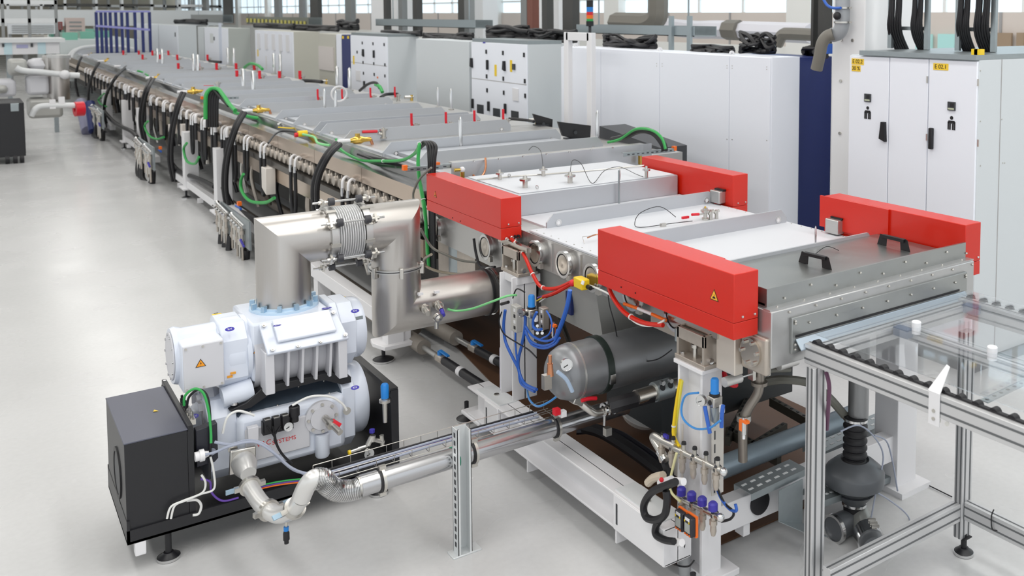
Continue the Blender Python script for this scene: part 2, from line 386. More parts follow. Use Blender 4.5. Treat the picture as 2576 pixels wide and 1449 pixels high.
t, a, b_ = cabinet(801, 843, 'beige rack cabinet with pale lower panels left of the blue one', ytop=86, m=cabb, ms=cabb)
onx(822, 147, CX, .9, .45, mat('pale_panel', '#CFC8C4', .5), 'front_panel', t, .02)
t, a, b_ = cabinet(641, 736, 'white cabinet with five tall slots and beige side', ytop=78, ms=cabb)
for i, px in enumerate((652, 671, 689, 707, 725)): onx(px, 103 + i * 1.5, CX, .22, .36, white, 'slot_cover', t, .02)
onx(649, 133, CX, .09, .16, yellow, 'sticker', t, .004); onx(670, 157, CX, .12, .3, white, 'paper', t, .004); onx(706, 134, CX, .14, .12, foil, 'round_label', t, .004)
t, a, b_ = cabinet(514, 572, 'bluish white cabinet with a round white badge', ytop=72, ms=mat('cabinet_green_grey', '#B5BAB6', .5))
onx(533, 96, CX, .42, .26, foil, 'badge', t, .006); onx(539, 97, CX, .1, .1, darkg, 'emblem', t, .01); onx(555, 110, CX, .3, 1.1, mat('pale_blue_panel', '#CFD6E4', .5), 'side_panel', t, .008)
t, a, b_ = cabinet(399, 446, 'small white cabinet, last but one of the row before the blue posts', ytop=66, ms=cabg)
onx(441, 87, CX, .12, .14, darkg, 'emblem', t, .01)
t, a, b_ = cabinet(497, 512, 'narrow grey cabinet in the gap beside the bluish white one', ytop=70, m=cabg)
t, a, b_ = cabinet(340, 396, 'farthest pale cabinet of the row, behind the blue posts', ytop=62, m=cabw)
# ================================================================ the vacuum line, near end
XL, XR = 2.66, 4.08
def screw(mb, p, d, r=.006, t=.006): p = V(p); d = V(d).normalized(); return mb.cyl(p, p + d * t, r, 8)
# ---- load lock chamber
lock = thing('load_lock_chamber', 'stainless near-end vacuum chamber between the four red covers', 'machine', (XL, 4.0, 0))
MB().box(XL, XR, 2.95, 4.95, 1.08, 1.262).build('chamber_body', steel, lock)
MB().prism([(XL + .04, 4.25, 1.08), (XR - .1, 4.25, 1.08), (XR - .12, 4.25, .78), (XL + .09, 4.25, .78)], (0, .68, 0)).build('hull', mat('grey_hull', '#B4B4B0', .45, .35, noise=.05), lock)
MB().box(XL + .05, XL + .5, 3.3, 3.75, 1.0, 1.08).build('hull_box', castm, lock)
MB().box(XL + .01, XR - .01, 3.0, 4.93, 1.262, 1.275).build('lid_plate', white_top, lock, bevel=.003)
g = MB()
for k in range(22): screw(g, (XL + .035, 3.1 + k * .085, 1.275), (0, 0, 1), .004, .003); screw(g, (XR - .035, 3.1 + k * .085, 1.275), (0, 0, 1), .004, .003)
g.build('lid_screws', fitting, lock, kind='stuff')
def rib(y, x0, x1, z0, z1, parent, th=.012, cl=.05, cr=.05, hole=True, tabs=0, m=None):
    poly = [(x0, y, z0), (x1, y, z0), (x1, y, z1 - cr), (x1 - cr * .9, y, z1), (x0 + cl * .9, y, z1), (x0, y, z1 - cl)]
    r = MB().prism(poly, (0, th, 0)).build('rib', m or lid_m, parent, smooth=0)
    if hole:
        for x in (x0 + cl + .03, x1 - cl - .02):
            MB().ring((x, y - .001, z1 - cl * 1.15), (0, 1, 0), .013, .021, .006, 14).build('eyelet', chrome, r)
            MB().lathe((x, y - .002, z1 - cl * 1.15), (0, 1, 0), [(0, .013), (.002, .013)], 14).build('eyelet_hole', white, r)
    for k in range(tabs):
        x = x0 + (x1 - x0) * (k + .6) / tabs; MB().box(x - .032, x + .032, y - .014, y, z0, z0 + .008).build('weld_tab', fitting, r)
    return r
rib(4.905, 2.775, XR, 1.262, 1.358, lock, tabs=9)
rib(4.17, 2.78, XR - .03, 1.262, 1.358, lock, tabs=9)
rib(3.455, 2.78, XR - .05, 1.26, 1.352, lock, tabs=0)
# window ports on the left face
def port(px, py, parent, x=XL, r=.066, seg=26):
    p = at(px, py, x=x - .02)
    MB().lathe((x, p.y, p.z), (-1, 0, 0), [(0, r * .9), (.028, r * .9), (.028, r * .97), (.04, r * .97)], seg).build('port_flange', steel, parent)
    c = MB().ring((x - .036, p.y, p.z), (1, 0, 0), r * .93, r * 1.16, .022, seg).build('clamp_ring', chrome, parent)
    MB().ob((x - .036, p.y - r * .85, p.z - r * .95), (.02, .035, .03)).build('clamp_bolt', fitting, c)
    MB().lathe((x - .04, p.y, p.z), (-1, 0, 0), [(0, r * .84), (.004, r * .82), (.006, r * .2), (.004, .001)], seg).build('blank_disc', mirror, parent)
    MB().ring((x - .041, p.y, p.z), (1, 0, 0), r * .84, r * .9, .006, seg).build('seal', black, parent)
for px, py in ((1353, 636), (1425, 664), (1497, 697), (1598, 742), (1706, 792), (1285, 612)): port(px, py, lock)
# reinforcing verticals between the ports
for px in (1390, 1462, 1545):
    p = at(px, 640, x=XL); MB().box(XL - .008, XL, p.y - .004, p.y + .004, 1.09, 1.25).build('weld_seam', steel, lock)
# oval plate beneath the near end of the cover
p = at(1909, 872, x=XL - .01)
MB().box(XL - .02, XL + .01, 2.83, 2.99, 1.04, 1.2).build('end_plate', castm, lock, bevel=.01); p.y = 2.91
MB().lathe((XL - .02, p.y + .01, 1.125), (-1, 0, 0), [(0, .062), (.012, .062)], 24).build('oval_cover', mirror, lock)
g = MB()
for a in range(6): g.cyl((XL - .045, p.y + .01 + .048 * math.cos(a), 1.125 + .048 * math.sin(a)), (XL - .03, p.y + .01 + .048 * math.cos(a), 1.125 + .048 * math.sin(a)), .008, 8)
g.build('bolts', fitting, lock, kind='stuff')
MB().box(XL - .05, XL, 2.995, 3.12, 1.0, 1.2).build('end_block', mat('pale_machined_steel', '#D8D0C6', .35, .6), lock, bevel=.004)
# rods and small fittings on the lid
def rod(px, py, z0, h, r, name, parent, z=None, tip=True):
    p = at(px, py, z=z0); g = MB().lathe((p.x, p.y, z0), (0, 0, 1), [(0, r), (h - r * 2, r), (h, r * .35)] if tip else [(0, r), (h, r)], 10)
    return g.build(name, chrome, parent)
rod(2051, 640, 1.275, .155, .0055, 'guide_rod', lock)
# valve on the lid by the right cover
def kf_valve(px, py, z0, parent, ang=0, lever=True, s=1., cap=brass):
    p = at(px, py, z=z0); v = MB(); v.lathe(p, (0, 0, 1), [(0, .022 * s), (.012 * s, .022 * s), (.012 * s, .013 * s), (.05 * s, .013 * s), (.05 * s, .03 * s), (.062 * s, .03 * s), (.062 * s, .016 * s), (.075 * s, .016 * s)], 14)
    b = v.build('valve_body', fitting, parent)
    MB().sphere(p + V((0, 0, .08 * s)), .007 * s, 8).build('valve_knob', cap, b)
    if lever:
        d = V((math.cos(ang), math.sin(ang), .04))
        MB().bar(p + V((0, 0, .04 * s)), p + V((0, 0, .04 * s)) + d * .07 * s, .012, .008).build('lever', fitting, b)
        MB().tube([p + V((0, 0, .042 * s)) + d * .06 * s, p + V((0, 0, .046 * s)) + d * .12 * s], .009, 8, False).build('lever_grip', redh, b)
    return b
kf_valve(1774, 553, 1.275, lock, math.radians(188), cap=brass)
p = at(1774, 553, z=1.275)
g = MB(); 
for q in ((.03, -.02), (.055, .01), (.08, -.015)): g.cyl((p.x + q[0], p.y + q[1], 1.275), (p.x + q[0], p.y + q[1], 1.33), .012, 10); g.cyl((p.x + q[0] - .02, p.y + q[1], 1.315), (p.x + q[0] + .02, p.y + q[1], 1.325), .009, 8)
g.build('fitting_cluster', fitting, lock)
MB().tube([at(1700, 546, z=1.3), at(1660, 520, z=1.38), at(1612, 535, z=1.36), at(1597, 560, z=1.3), at(1610, 572, z=1.28), at(1690, 562, z=1.29), at(1742, 556, z=1.29)], .0022, 6).build('sensor_wire', black, lock)
MB().ob(at(1668, 566, z=1.285), (.035, .02, .02)).build('wire_clamp', fitting, lock)
MB().tube([at(1478, 598, z=1.31), at(1500, 590, z=1.31), at(1520, 592, z=1.31)], .004, 6).build('copper_wire', copper, lock)
MB().tube([at(1470, 612, z=1.28), at(1465, 596, z=1.30), at(1510, 590, z=1.31), at(1512, 606, z=1.28)], .0018, 6, False).build('wire_bail', fitting, lock)
MB().ob(at(1724, 547, z=1.30), (.05, .014, .014), V((1, -.05, 0))).build('hose_end', redh, lock)

# ---- discharge housing with the slot, and the lid tray with black handles
dis = thing('discharge_housing', 'flat stainless housing with a long black glass slot at the line end', 'machine', (XL, 2.82, 0))
MB().box(XL, 4.06, 2.82, 2.95, 1.075, 1.316).build('front_box', steel_y, dis, bevel=.004)
p0, p1 = at(1991, 816, y=2.81), at(2431, 694, y=2.81)
MB().box(p0.x, p1.x, 2.805, 2.82, 1.12, 1.275).build('flange_plate', tray_steel, dis, bevel=.002)
q0, q1 = at(2003, 850.5, y=2.80), at(2415, 727.5, y=2.80)
zs = (q0.z + q1.z) / 2
MB().box(q0.x, q1.x, 2.802, 2.806, zs - .005, zs + .005).build('slot', black, dis)
MB().prism([(p0.x + .02, 2.803, zs - .012), (p0.x + .02, 2.77, zs - .05), (p0.x + .02, 2.77, zs - .054), (p0.x + .02, 2.803, zs - .018)], (p1.x - p0.x - .04, 0, 0)).build('slot_lip', mat('bluish_steel', '#B4C0CC', .3, .8), dis)
g = MB()
for i in range(7):
    for z in (zs + .045, zs - .04): g.sphere((p0.x + .1 + i * (p1.x - p0.x - .2) / 6, 2.80, z), .006, 8)
for z in (1.14, 1.16, 1.25, 1.26): g.sphere((p0.x + .015, 2.80, z), .006, 8); g.sphere((p1.x - .015, 2.80, z), .006, 8)
for i in range(9): g.sphere((XL + .1 + i * .16, 2.815, 1.3), .006, 8)
g.build('bolts', fitting, dis, kind='stuff')
tray = thing('lid_tray', 'grey sheet metal tray lid with two black handles at the line end', 'lid', (XL, 2.88, 1.316))
MB().box(XL + .02, 4.06, 2.872, 2.884, 1.316, 1.40).build('front_lip', tray_steel, tray)
MB().box(XL + .02, XL + .03, 2.884, 3.42, 1.28, 1.40).build('side_lip', tray_steel, tray)
MB().box(XL + .02, 4.06, 2.884, 3.455, 1.325, 1.335).build('tray_floor', tray_steel, tray)
MB().box(4.05, 4.06, 2.884, 3.42, 1.28, 1.334).build('side_lip', tray_steel, tray)
MB().box(XL, 4.07, 2.83, 2.872, 1.316, 1.322).build('hem', steel_y, tray)
g = MB()
for i in range(9): g.sphere((XL + .12 + i * .16, 2.866, 1.345 + (.03 if i % 2 else 0)), .006, 8); g.sphere((XL + .06 + i * .16, 2.85, 1.323), .005, 8)
g.build('bolts', fitting, tray, kind='stuff')
def bow(a, b_, parent):
    a, b_ = V(a), V(b_); u = V((0, 0, 1)); d = (b_ - a).normalized()
    h = MB(); h.bar(a + u * .052 + d * .012, b_ + u * .052 - d * .012, .022, .016)
    for q, s in ((a, 1), (b_, -1)):
        h.prism([q - V((0, .012, 0)) - d * .014 * s, q - V((0, .012, 0)) + d * .026 * s, q - V((0, .012, 0)) + d * .03 * s + u * .046, q - V((0, .012, 0)) + d * .006 * s + u * .06], (0, .024, 0))
    return h.build('handle', black, parent, bevel=.002)
bow(at(2018, 662, z=1.335), at(2083, 678, z=1.335), tray)
bow(at(2216, 616, z=1.335), at(2280, 632, z=1.335), tray)
MB().tube([at(2052, 638, z=1.34), at(2080, 620, z=1.37), at(2110, 630, z=1.34)], .0018, 6).build('wire', black, tray)

# ---- four red covers
def cover(name_label, x0, x1, y0, y1, z0, z1, face, glyph=None, step=None, gx=None):
    t = thing('red_cover', name_label, 'cover', (x0, y0, z0))
    zs = z0 + .072
    b = MB().box(x0, x1, y0, y1, zs, z1).build('upper_cover', red, t, bevel=.003)
    MB().box(x0 + .0005, x1 - .0005, y0 + .0005, y1 - .0005, z0, zs - .0015).build('lower_cover', red, t, bevel=.002)
    g = MB()
    for fx in (.35, .85):
        px = x0 + (x1 - x0) * fx; g.sphere((px, y0 - .001, zs + .02), .0065, 8)
    g.build('screw', chrome, t)
    return t
c1 = cover('red cover at the front left with a yellow warning triangle near its end', 2.512, 2.648, 2.89, 3.93, 1.208, 1.486, 1)
c2 = cover('red cover on the left beside the green and black cable bundle', 2.512, 2.648, 4.985, 6.09, 1.222, 1.472, 1)
c3 = cover('red cover on the far right side, next to the white enclosure', 4.098, 4.232, 4.735, 5.79, 1.20, 1.485, 0)
c4 = cover('longest red cover at the front right, in front of the cabinet marked E 02.1', 4.075, 4.205, 2.885, 3.875, 1.21, 1.485, 0)
MB().box(2.648, 2.66, 3.12, 3.55, 1.30, 1.484).build('side_plate', red, c1)
MB().box(4.062, 4.075, 3.38, 3.9, 1.30, 1.484).build('side_plate', red, c4)
for t, y in ((c1, 3.6), (c2, 5.55)):
    x = 2.5115; g = MB()
    for q in (0, .12): g.cyl((x - .002, y + q, 1.24), (x, y + q, 1.24), .004, 8)
    g.build('screw', black, t)
def triangle(p, ex, s, parent, glyph='electric', border=black, fill='#F0A020', name='warning_sign'):
    """p centre, ex sideways, up z"""
    ex = V(ex); n = ex.cross(V((0, 0, 1))); u = V((0, 0, 1)); p = V(p)
    r = MB().prism([p - ex * s * .56 - u * s * .42, p + ex * s * .56 - u * s * .42, p + u * s * .52], n * .0012).build(name, mat('sign_edge', '#3A2A12', .5), parent)
    MB().prism([p - ex * s * .44 - u * s * .35, p + ex * s * .44 - u * s * .35, p + u * s * .40], n * .002).build('sign_face', mat('sign_face' + fill, fill, .5), r)
    if glyph == 'electric': MB().prism([p + u * s * .2 + ex * s * .02, p - u * s * .04 - ex * s * .07, p - u * s * .02 + ex * s * .02, p - u * s * .26 - ex * s * .02, p + u * s * .03 + ex * s * .09, p + u * s * .01], n * .0028).build('glyph', black, r)
    else:
        MB().prism([p - u * s * .26 - ex * s * .2, p - u * s * .26 + ex * s * .2, p - u * s * .12 + ex * s * .16, p - u * s * .08 - ex * s * .1], n * .0028).build('glyph', black, r)
        MB().prism([p + u * s * .0, p + u * s * .12, p - u * s * .08 + ex * s * .1], n * .0028).build('glyph', black, r)
    return r
p = at(1797, 743, x=2.512); triangle((2.512, p.y, p.z), (0, -1, 0), .052, c1, 'hand', fill='#F2B233')
p = at(1095, 489, x=2.512); triangle((2.512, p.y, p.z), (0, -1, 0), .045, c2, 'hand', fill='#F0822A')
# steel brackets at the right covers
for (px, py), y in (((2104, 566), 3.7), ((1810, 492), 4.9)):
    x = 4.07 if y < 4 else 4.09
    p = at(px, py, x=x); t = thing('hinge_bracket', 'folded stainless bracket on the %s red cover' % ('front right' if y < 4 else 'far right'), 'bracket', (x, p.y, p.z))
    MB().box(x - .05, x + .01, p.y - .055, p.y + .045, p.z - .045, p.z + .04).build('plate', steel, t, bevel=.006)
    MB().box(x - .02, x + .01, p.y - .06, p.y + .03, p.z + .04, p.z + .05).build('slot', black, t)
# cable glands and red hoses at the end of the left rear cover
def hose(name, pts, r, m, label, cat='hose', group=None, sub=8, seg=8, ties=()):
    g = MB().tube(pts, r, seg, True, sub)
    if not ties: return solo(g, name, m, label, cat, group)
    t = thing(name, label, cat, tuple(pts[0]), group); g.build('sheath', m, t)
    sp = spline([V(p) for p in pts], sub)
    for f in ties:
        i = min(int(f * (len(sp) - 1)), len(sp) - 2); d = sp[i + 1] - sp[i]
        MB().ring(sp[i], d, r * .9, r * 1.35, .006, 12).build('cable_tie', wcable, t)
    return t
g = MB()
for px, py, m_ in ((1272, 600, 0), (1285, 596, 0)):
    p = at(px, py, y=4.985); g.sphere((p.x, 4.975, p.z), .011, 10); g.cyl((p.x, 4.985, p.z), (p.x, 4.955, p.z), .007, 8)
g.build('cable_gland', chrome, c2)
g = MB()
for px, py in ((1295, 594), (1303, 593)):
    p = at(px, py, y=4.985); g.cyl((p.x, 4.985, p.z), (p.x, 4.965, p.z), .008, 10)
g.build('plug', black, c2)
hose('red_hose', [at(1285, 600, y=4.95), at(1302, 618, y=4.93), at(1320, 645, x=2.56), at(1340, 690, x=2.56), at(1362, 722, x=2.56), at(1400, 725, x=2.58), at(1445, 705, x=2.6)], .0105, red,
     'thick red hose hanging from the left rear red cover', ties=(.1, .3, .5, .7))
hose('red_hose', [at(1367, 747, x=2.57), at(1400, 735, x=2.58), at(1440, 712, x=2.6)], .011, red, 'short red hose ending in coloured wires below the yellow switch')
hose('red_hose', [at(1526, 700, x=2.56), at(1538, 740, x=2.56), at(1570, 785, x=2.56), at(1620, 812, x=2.56), at(1668, 818, x=2.57)], .0115, red, 'red hose looping down from the front left red cover', ties=(.12, .6))
hose('grey_lead', [at(1484, 718, x=2.6), at(1535, 742, x=2.58), at(1560, 775, x=2.56), at(1600, 812, x=2.56), at(1640, 820, x=2.56), at(1672, 805, x=2.57)], .005, wcable, 'thin white grey lead running from the yellow switch along the red hose', 'cable')
hose('black_lead', [at(1528, 700, x=2.6), at(1532, 760, x=2.6), at(1545, 810, x=2.62), at(1560, 870, x=2.7), at(1600, 905, x=2.75), at(1650, 905, x=2.8), at(1690, 880, x=2.8)], .003, black, 'thin black lead drooping in front of the big grey tank', 'cable')
for a, b_, m_ in (((1355, 752), (1370, 742), purple), ((1350, 755), (1368, 746), wcable), ((1362, 757), (1374, 748), yellow)):
    pass
w_ = thing('wire_ends', 'bunch of cut coloured wire ends at the tip of the short red hose', 'wires', tuple(at(1367, 747, x=2.57)))
for a, b_, m_ in (((1352, 749), (1370, 743), purple), ((1350, 757), (1369, 746), yellow), ((1357, 760), (1373, 749), wcable)):
    MB().cyl(at(*a, x=2.57), at(*b_, x=2.57), .0035, 8).build('wire', m_, w_)
# emergency stop box
p = at(1462, 713, x=2.57); q = at(1478, 722, x=2.57)
e = thing('emergency_stop', 'yellow emergency stop box with red mushroom button hanging under the machine edge', 'switch', tuple(p))
d = (at(1478, 722, x=2.55) - at(1445, 706, x=2.58)).normalized()
MB().ob(at(1463, 712, x=2.57), (.11, .05, .055), d, V((1, 0, 0))).build('box', yellow, e, bevel=.006)
MB().sphere(at(1440, 712, x=2.56), .019, 12).build('button', redh, e)
MB().cyl(at(1478, 721, x=2.57), at(1486, 725, x=2.57), .012, 10).build('gland', black, e)
MB().ob(at(1466, 711, x=2.538), (.03, .004, .02), d).build('label_plate', white, e)
# red and white striped rod under the front cover
g = thing('striped_rod', 'red and white striped rod under the front left red cover', 'rod', tuple(at(1570, 762, x=2.58)))
ps = [at(1570, 764, x=2.58), at(1605, 776, x=2.58), at(1640, 790, x=2.58), at(1675, 806, x=2.58)]
for i in range(3): MB().cyl(ps[i], ps[i + 1], .008, 10).build('stripe', orange if i % 2 == 0 else white, g)
# ================================================================ frame under the near chamber
fr = thing('machine_frame', 'white painted steel frame with feet under the near chamber', 'frame', (2.45, 4.2, 0))
def ibeam_y(x0, x1, y0, y1, z0, z1, parent, t=.012, name='beam', m=None):
    g = MB(); g.box(x0, x1, y0, y1, z1 - t, z1); g.box(x0, x1, y0, y1, z0, z0 + t); c = (x0 + x1) / 2; g.box(c - .005, c + .005, y0, y1, z0, z1)
    return g.build(name, m or white, parent, bevel=.003)
def ibeam_z(x0, x1, y0, y1, z0, z1, parent, t=.012, name='post'):
    g = MB(); g.box(x0, x1, y0, y0 + t, z0, z1); g.box(x0, x1, y1 - t, y1, z0, z1); c = (x0 + x1) / 2; g.box(c - .006, c + .006, y0, y1, z0, z1)
    return g.build(name, white, parent, bevel=.003)
def foot(x, y, parent, h=.1, r=.062):
    f = MB().lathe((x, y, 0), (0, 0, 1), [(0, r), (.014, r), (.03, r * .5), (.034, .022), (.034, .014), (h, .014)], 24).build('foot', blackp, parent)
    MB().ring((x, y, .008), (0, 0, 1), r * .98, r * 1.04, .012, 24).build('foot_rim', chrome, f)
ibeam_y(2.39, 2.535, 3.20, 5.21, .125, .30, fr)
for y0, y1 in ((3.25, 3.62), (4.82, 5.12)):
    MB().box(2.41, 2.52, y0, y1, .30, .306).build('pad', foil, fr); MB().cyl((2.465, (y0 + y1) / 2, .306), (2.465, (y0 + y1) / 2, .312), .016, 10).build('bolt', fitting, fr)
MB().box(2.384, 2.54, 3.2, 3.60, .127, .298).build('end_box', white, fr, bevel=.003); MB().box(2.384, 2.54, 4.80, 4.97, .127, .298).build('end_box', white, fr, bevel=.003)
for y in (3.57, 4.94): MB().box(2.382, 2.385, y - .006, y + .006, .16, .26).build('slot', darkg, fr)
MB().box(2.385, 2.545, 5.05, 5.30, .10, .125).build('foot_bracket', white, fr, bevel=.008)
foot(2.47, 5.40, fr, .12); foot(2.47, 3.1, fr, .12)
for y in (4.45, 3.58): MB().box(2.39, 2.5, y, y + .012, .06, .125).build('gusset', white, fr)
# posts
P1 = ibeam_z(2.50, 2.66, 4.83, 4.99, .30, 1.035, fr)
MB().box(2.53, 2.68, 4.82, 5.0, .99, 1.035).build('cap_plate', white, fr)
MB().box(2.575, 2.687, 3.17, 3.185, 0, .965).build('post_flange', white, fr); MB().box(2.575, 2.66, 3.335, 3.35, 0, .965).build('post_flange', white, fr); MB().box(2.625, 2.64, 3.185, 3.335, 0, .965).build('post_web', white, fr)
MB().box(2.56, 2.70, 3.155, 3.365, .965, .985).build('cap_plate', white, fr, bevel=.003)
MB().box(2.58, 2.76, 3.12, 3.38, 0, .03).build('base_plate', white, fr, bevel=.004)
# cross beam under the near end with round cable opening
def crossbeam(px0, py0, px1, py1, y, h, name='cross_beam'):
    a = at(px0, py0, y=y); b_ = at(px1, py1, y=y)
    return MB().prism([(a.x, y, a.z), (b_.x, y, b_.z), (b_.x, y, b_.z - h), (a.x, y, a.z - h)], (0, .08, 0)).build(name, white, fr, bevel=.003)
MB().box(2.7, 4.0, 3.2, 3.28, .16, .30).build('cross_beam', white, fr, bevel=.004)
MB().ring((2.95, 3.195, .245), (0, 1, 0), .0, .058, .01, 24).build('cable_opening', black, fr)
MB().box(2.86, 2.90, 3.21, 3.27, .10, .16).build('box_tube', white, fr)
MB().box(3.92, 4.08, 3.17, 3.33, 0, 1.0).build('post', white, fr, bevel=.004)
MB().box(3.88, 4.12, 3.1, 3.38, 0, .03).build('base_plate', white, fr)
# bearing brackets with sliding bars
def bearing(x, y, z, label):
    t = thing('bearing_bracket', label, 'bracket', (x, y, z))
    MB().box(x - .09, x + .04, y - .11, y + .11, z, z + .02).build('base_plate', castm, t, bevel=.003)
    MB().box(x - .085, x - .07, y - .10, y + .10, z + .095, z + .15).build('front_plate', castm, t, bevel=.003)
    MB().box(x - .085, x + .03, y - .10, y - .085, z + .02, z + .15).build('side_cheek', castm, t)
    MB().box(x - .085, x + .03, y + .085, y + .10, z + .02, z + .15).build('side_cheek', castm, t)
    MB().box(x - .02, x - .01, y - .085, y + .085, z + .02, z + .15).build('back_plate', castm, t)
    MB().cyl((x - .06, y + .115, z + .07), (x - .06, y + .115, z + .13), .02, 12).build('cylinder', galv, t)
    MB().lathe((x - .055, y, z + .02), (0, 0, 1), [(0, .012), (.05, .012), (.05, .02), (.065, .02), (.065, .01), (.09, .01)], 12).build('adjuster', fitting, t)
    MB().lathe((x - .05, y - .085, z + .035), (0, -1, 0), [(0, .022), (.012, .022), (.012, .013), (.026, .013)], 12).build('bolt', chrome, t)
    g = MB()
    for q in (-.075, .075): g.cyl((x - .07, y + q, z + .02), (x - .07, y + q, z + .032), .011, 6)
    g.build('nut', chrome, t)
    MB().bar((x - .045, y + .2, z + .165), (x - .045, y - .16, z + .165), .03, .028).build('slide_bar', mirror, t)
bearing(2.66, 3.26, .985, 'cast bearing bracket on the front post below the front left red cover')
bearing(2.62, 4.92, 1.035, 'cast bearing bracket on the post below the left rear red cover')
# roll of clear film standing in the beam
solo(MB().cyl((2.545, 5.02, .31), (2.545, 5.02, .56), .03, 18), 'plastic_tube', mat('milky_plastic', '#DDDAEE', .35), 'short milky plastic tube standing against the post by the blue hoses', 'tube')
# ================================================================ the long process line
XS = 2.625; DZ = 1.37; XI = 2.79; XO = 4.56
dark_void = mat('painted_shadow', '#2B2927', .6, .2)  # near-black colour paints the shade inside and below the line
cuts = [6.42, 9.0, 12.75, 16.5, 20.4, 24.6, 29.0, 34.0]
sectionname = ['nearest process chamber section with a polished side strip, behind the left rear red cover', 'second process chamber section, the one with the yellow and red plug on its edge',
               'third process chamber section, beyond the arched green cable bundle', 'fourth process chamber section, with pairs of pins between small red valves',
               'fifth process chamber section, level with the cabinet with five slots', 'sixth process chamber section, level with the bluish white cabinet', 'farthest process chamber section before the glass washing end']
ribY = [6.95, 7.68, 8.69, 9.39, 9.60, 10.30, 11.0, 11.97, 12.68]
y = 13.45
while y < 33.5: ribY.append(y); y += .78
secs = []
for i in range(7):
    y0, y1 = cuts[i], cuts[i + 1]
    t = thing('process_chamber', sectionname[i], 'machine', (XS, y0, 0)); secs.append(t)
    MB().box(XI, XO, y0 + .004, y1 - .004, .92, DZ).build('chamber_body', steel, t)
    MB().box(XO, 4.98, y0 + .004, y1 - .004, 1.18, DZ).build('side_shelf', steel, t)
    MB().prism([(XS, y0, 1.29), (XS, y0, 1.286), (XI - .03, y0, 1.286), (XI, y0, 1.33), (XI, y0, 1.36), (XI - .035, y0, 1.292)], (0, y1 - y0 - .003, 0)).build('edge_plate', mat('dark_mirror_steel', '#A7A8AA', .16, .95), t)
    n = max(2, int((y1 - y0) / 1.1)); L = (y1 - y0) / n
    for k in range(n): MB().box(XS - .004, XS, y0 + k * L + .004, y0 + (k + 1) * L - .004, 1.165, 1.29).build('side_strip', strip_m, t)
    MB().box(XS + .06, XI, y0, y1, .78, 1.165).build('shade_wall', dark_void, t)  # dark wall painting the shade behind the port row
    MB().box(XS - .05, XS + .06, y0, y1, .962, 1.02).build('dark_rail', mat('rail_dark', '#5A5652', .35, .7), t)
    MB().box(XS - .01, XS + .02, y0, y1, .80, .935).build('lower_strip', strip_m, t)
    MB().box(XI + .05, XO - .1, y0, y1, .5, .92).build('shade_box', dark_void, t)  # dark box added where shade falls below the chamber
    k = 0; yy = y0 + .1
    proto = None
    while yy < y1 - .05:
        if proto is None:
            proto = MB().lathe((XS + .02, yy, 1.088), (-1, 0, 0), [(0, .058), (.02, .058), (.03, .046), (.05, .043), (.056, .03), (.058, .001)], 12).build('port_cap', castm, t)
            MB().box(XS - .012, XS + .02, yy - .016, yy + .016, 1.125, 1.16).build('clip', castm, proto)
            py0 = yy
        else:
            c = proto.copy(); col.objects.link(c); c.location = (0, yy - py0, 0)
            e = proto.children[0].copy(); col.objects.link(e); e.parent = c
        yy += .168
    for yr in ribY:
        if y0 <= yr < y1: rib(yr, XI, XO - .06, DZ, 1.487, t, th=.012, cl=.085, cr=.06, hole=yr < 13, tabs=0)
    # low flat lids between ribs
    lids = [yr for yr in ribY if y0 <= yr < y1]
    for a, b_ in zip(lids[::2], lids[1::2]):
        MB().box(XI + .12, XO - .15, a + .03, b_ - .03, DZ, DZ + .035).build('lid', lid_m, t, bevel=.004)
    MB().box(XI + .02, XI + .07, y0 + .01, y1 - .01, DZ, DZ + .02).build('bolt_ledge', lid_m, t)
# the cross wall of the line and the lid box in front of it
endt = thing('transfer_chamber', 'flat grey lid box with small ports between the rear red covers', 'machine', (XL, 5.3, 0))
MB().box(XL, 4.12, 4.955, 6.41, .95, 1.262).build('chamber_body', steel, endt)
MB().box(2.80, 4.08, 5.315, 6.12, 1.262, 1.412).build('lid_box', lid_m, endt, bevel=.006)
MB().box(2.82, 4.06, 5.335, 6.10, 1.412, 1.418).build('lid_top', white_top, endt, bevel=.002)
MB().box(2.80, 4.09, 4.96, 5.31, 1.262, 1.272).build('lid_plate', white_top, endt)
MB().box(XI, XO, 6.30, 6.312, 1.262, 1.492).build('cross_wall', lid_m, endt)
MB().box(XI + .02, XO - .05, 6.312, 6.40, 1.478, 1.49).build('cable_ledge', steel, endt)
for i in range(7):
    x = 2.95 + i * .2; r = MB().lathe((x, 6.27, 1.49), (0, 0, 1), [(0, .01), (.01, .01)], 10).build('screw_clip', chrome, endt)
for px, py, h, r in ((1257, 452, .05, .017), (1321, 472, .06, .022), (1367, 443, .05, .017), (1434, 460, .055, .022), (1626, 446, .06, .016)):
    p = at(px, py, z=1.418)
    v = MB().lathe(p, (0, 0, 1), [(0, r * .8), (h * .75, r * .8), (h * .78, r * 1.45), (h, r * 1.45), (h + .001, r * .7), (h + .02, r * .5)], 16).build('port_stub', fitting, endt)
    MB().ring(p + V((0, 0, h * .88)), (0, 0, 1), r * 1.4, r * 1.75, h * .18, 16).build('clamp_ring', chrome, v)
for px, py in ((1281, 448), (1351, 478)):
    p = at(px, py, z=1.418); MB().ring(p + V((0, 0, .018)), (1, .3, 0), .008, .014, .005, 12).build('lifting_eye', chrome, endt)
rod(1559, 452, 1.418, .075, .006, 'thin_rod', endt); 
p = at(1559, 511, z=1.275); MB().cyl((p.x, 5.29, 1.265), (p.x, 5.29, 1.5), .007, 8).build('thin_rod', galv, endt)
MB().tube([at(1366, 420, z=1.46), at(1360, 380, z=1.52), at(1342, 368, z=1.53), at(1330, 378, z=1.5)], .0022, 6).build('sensor_wire', black, endt)
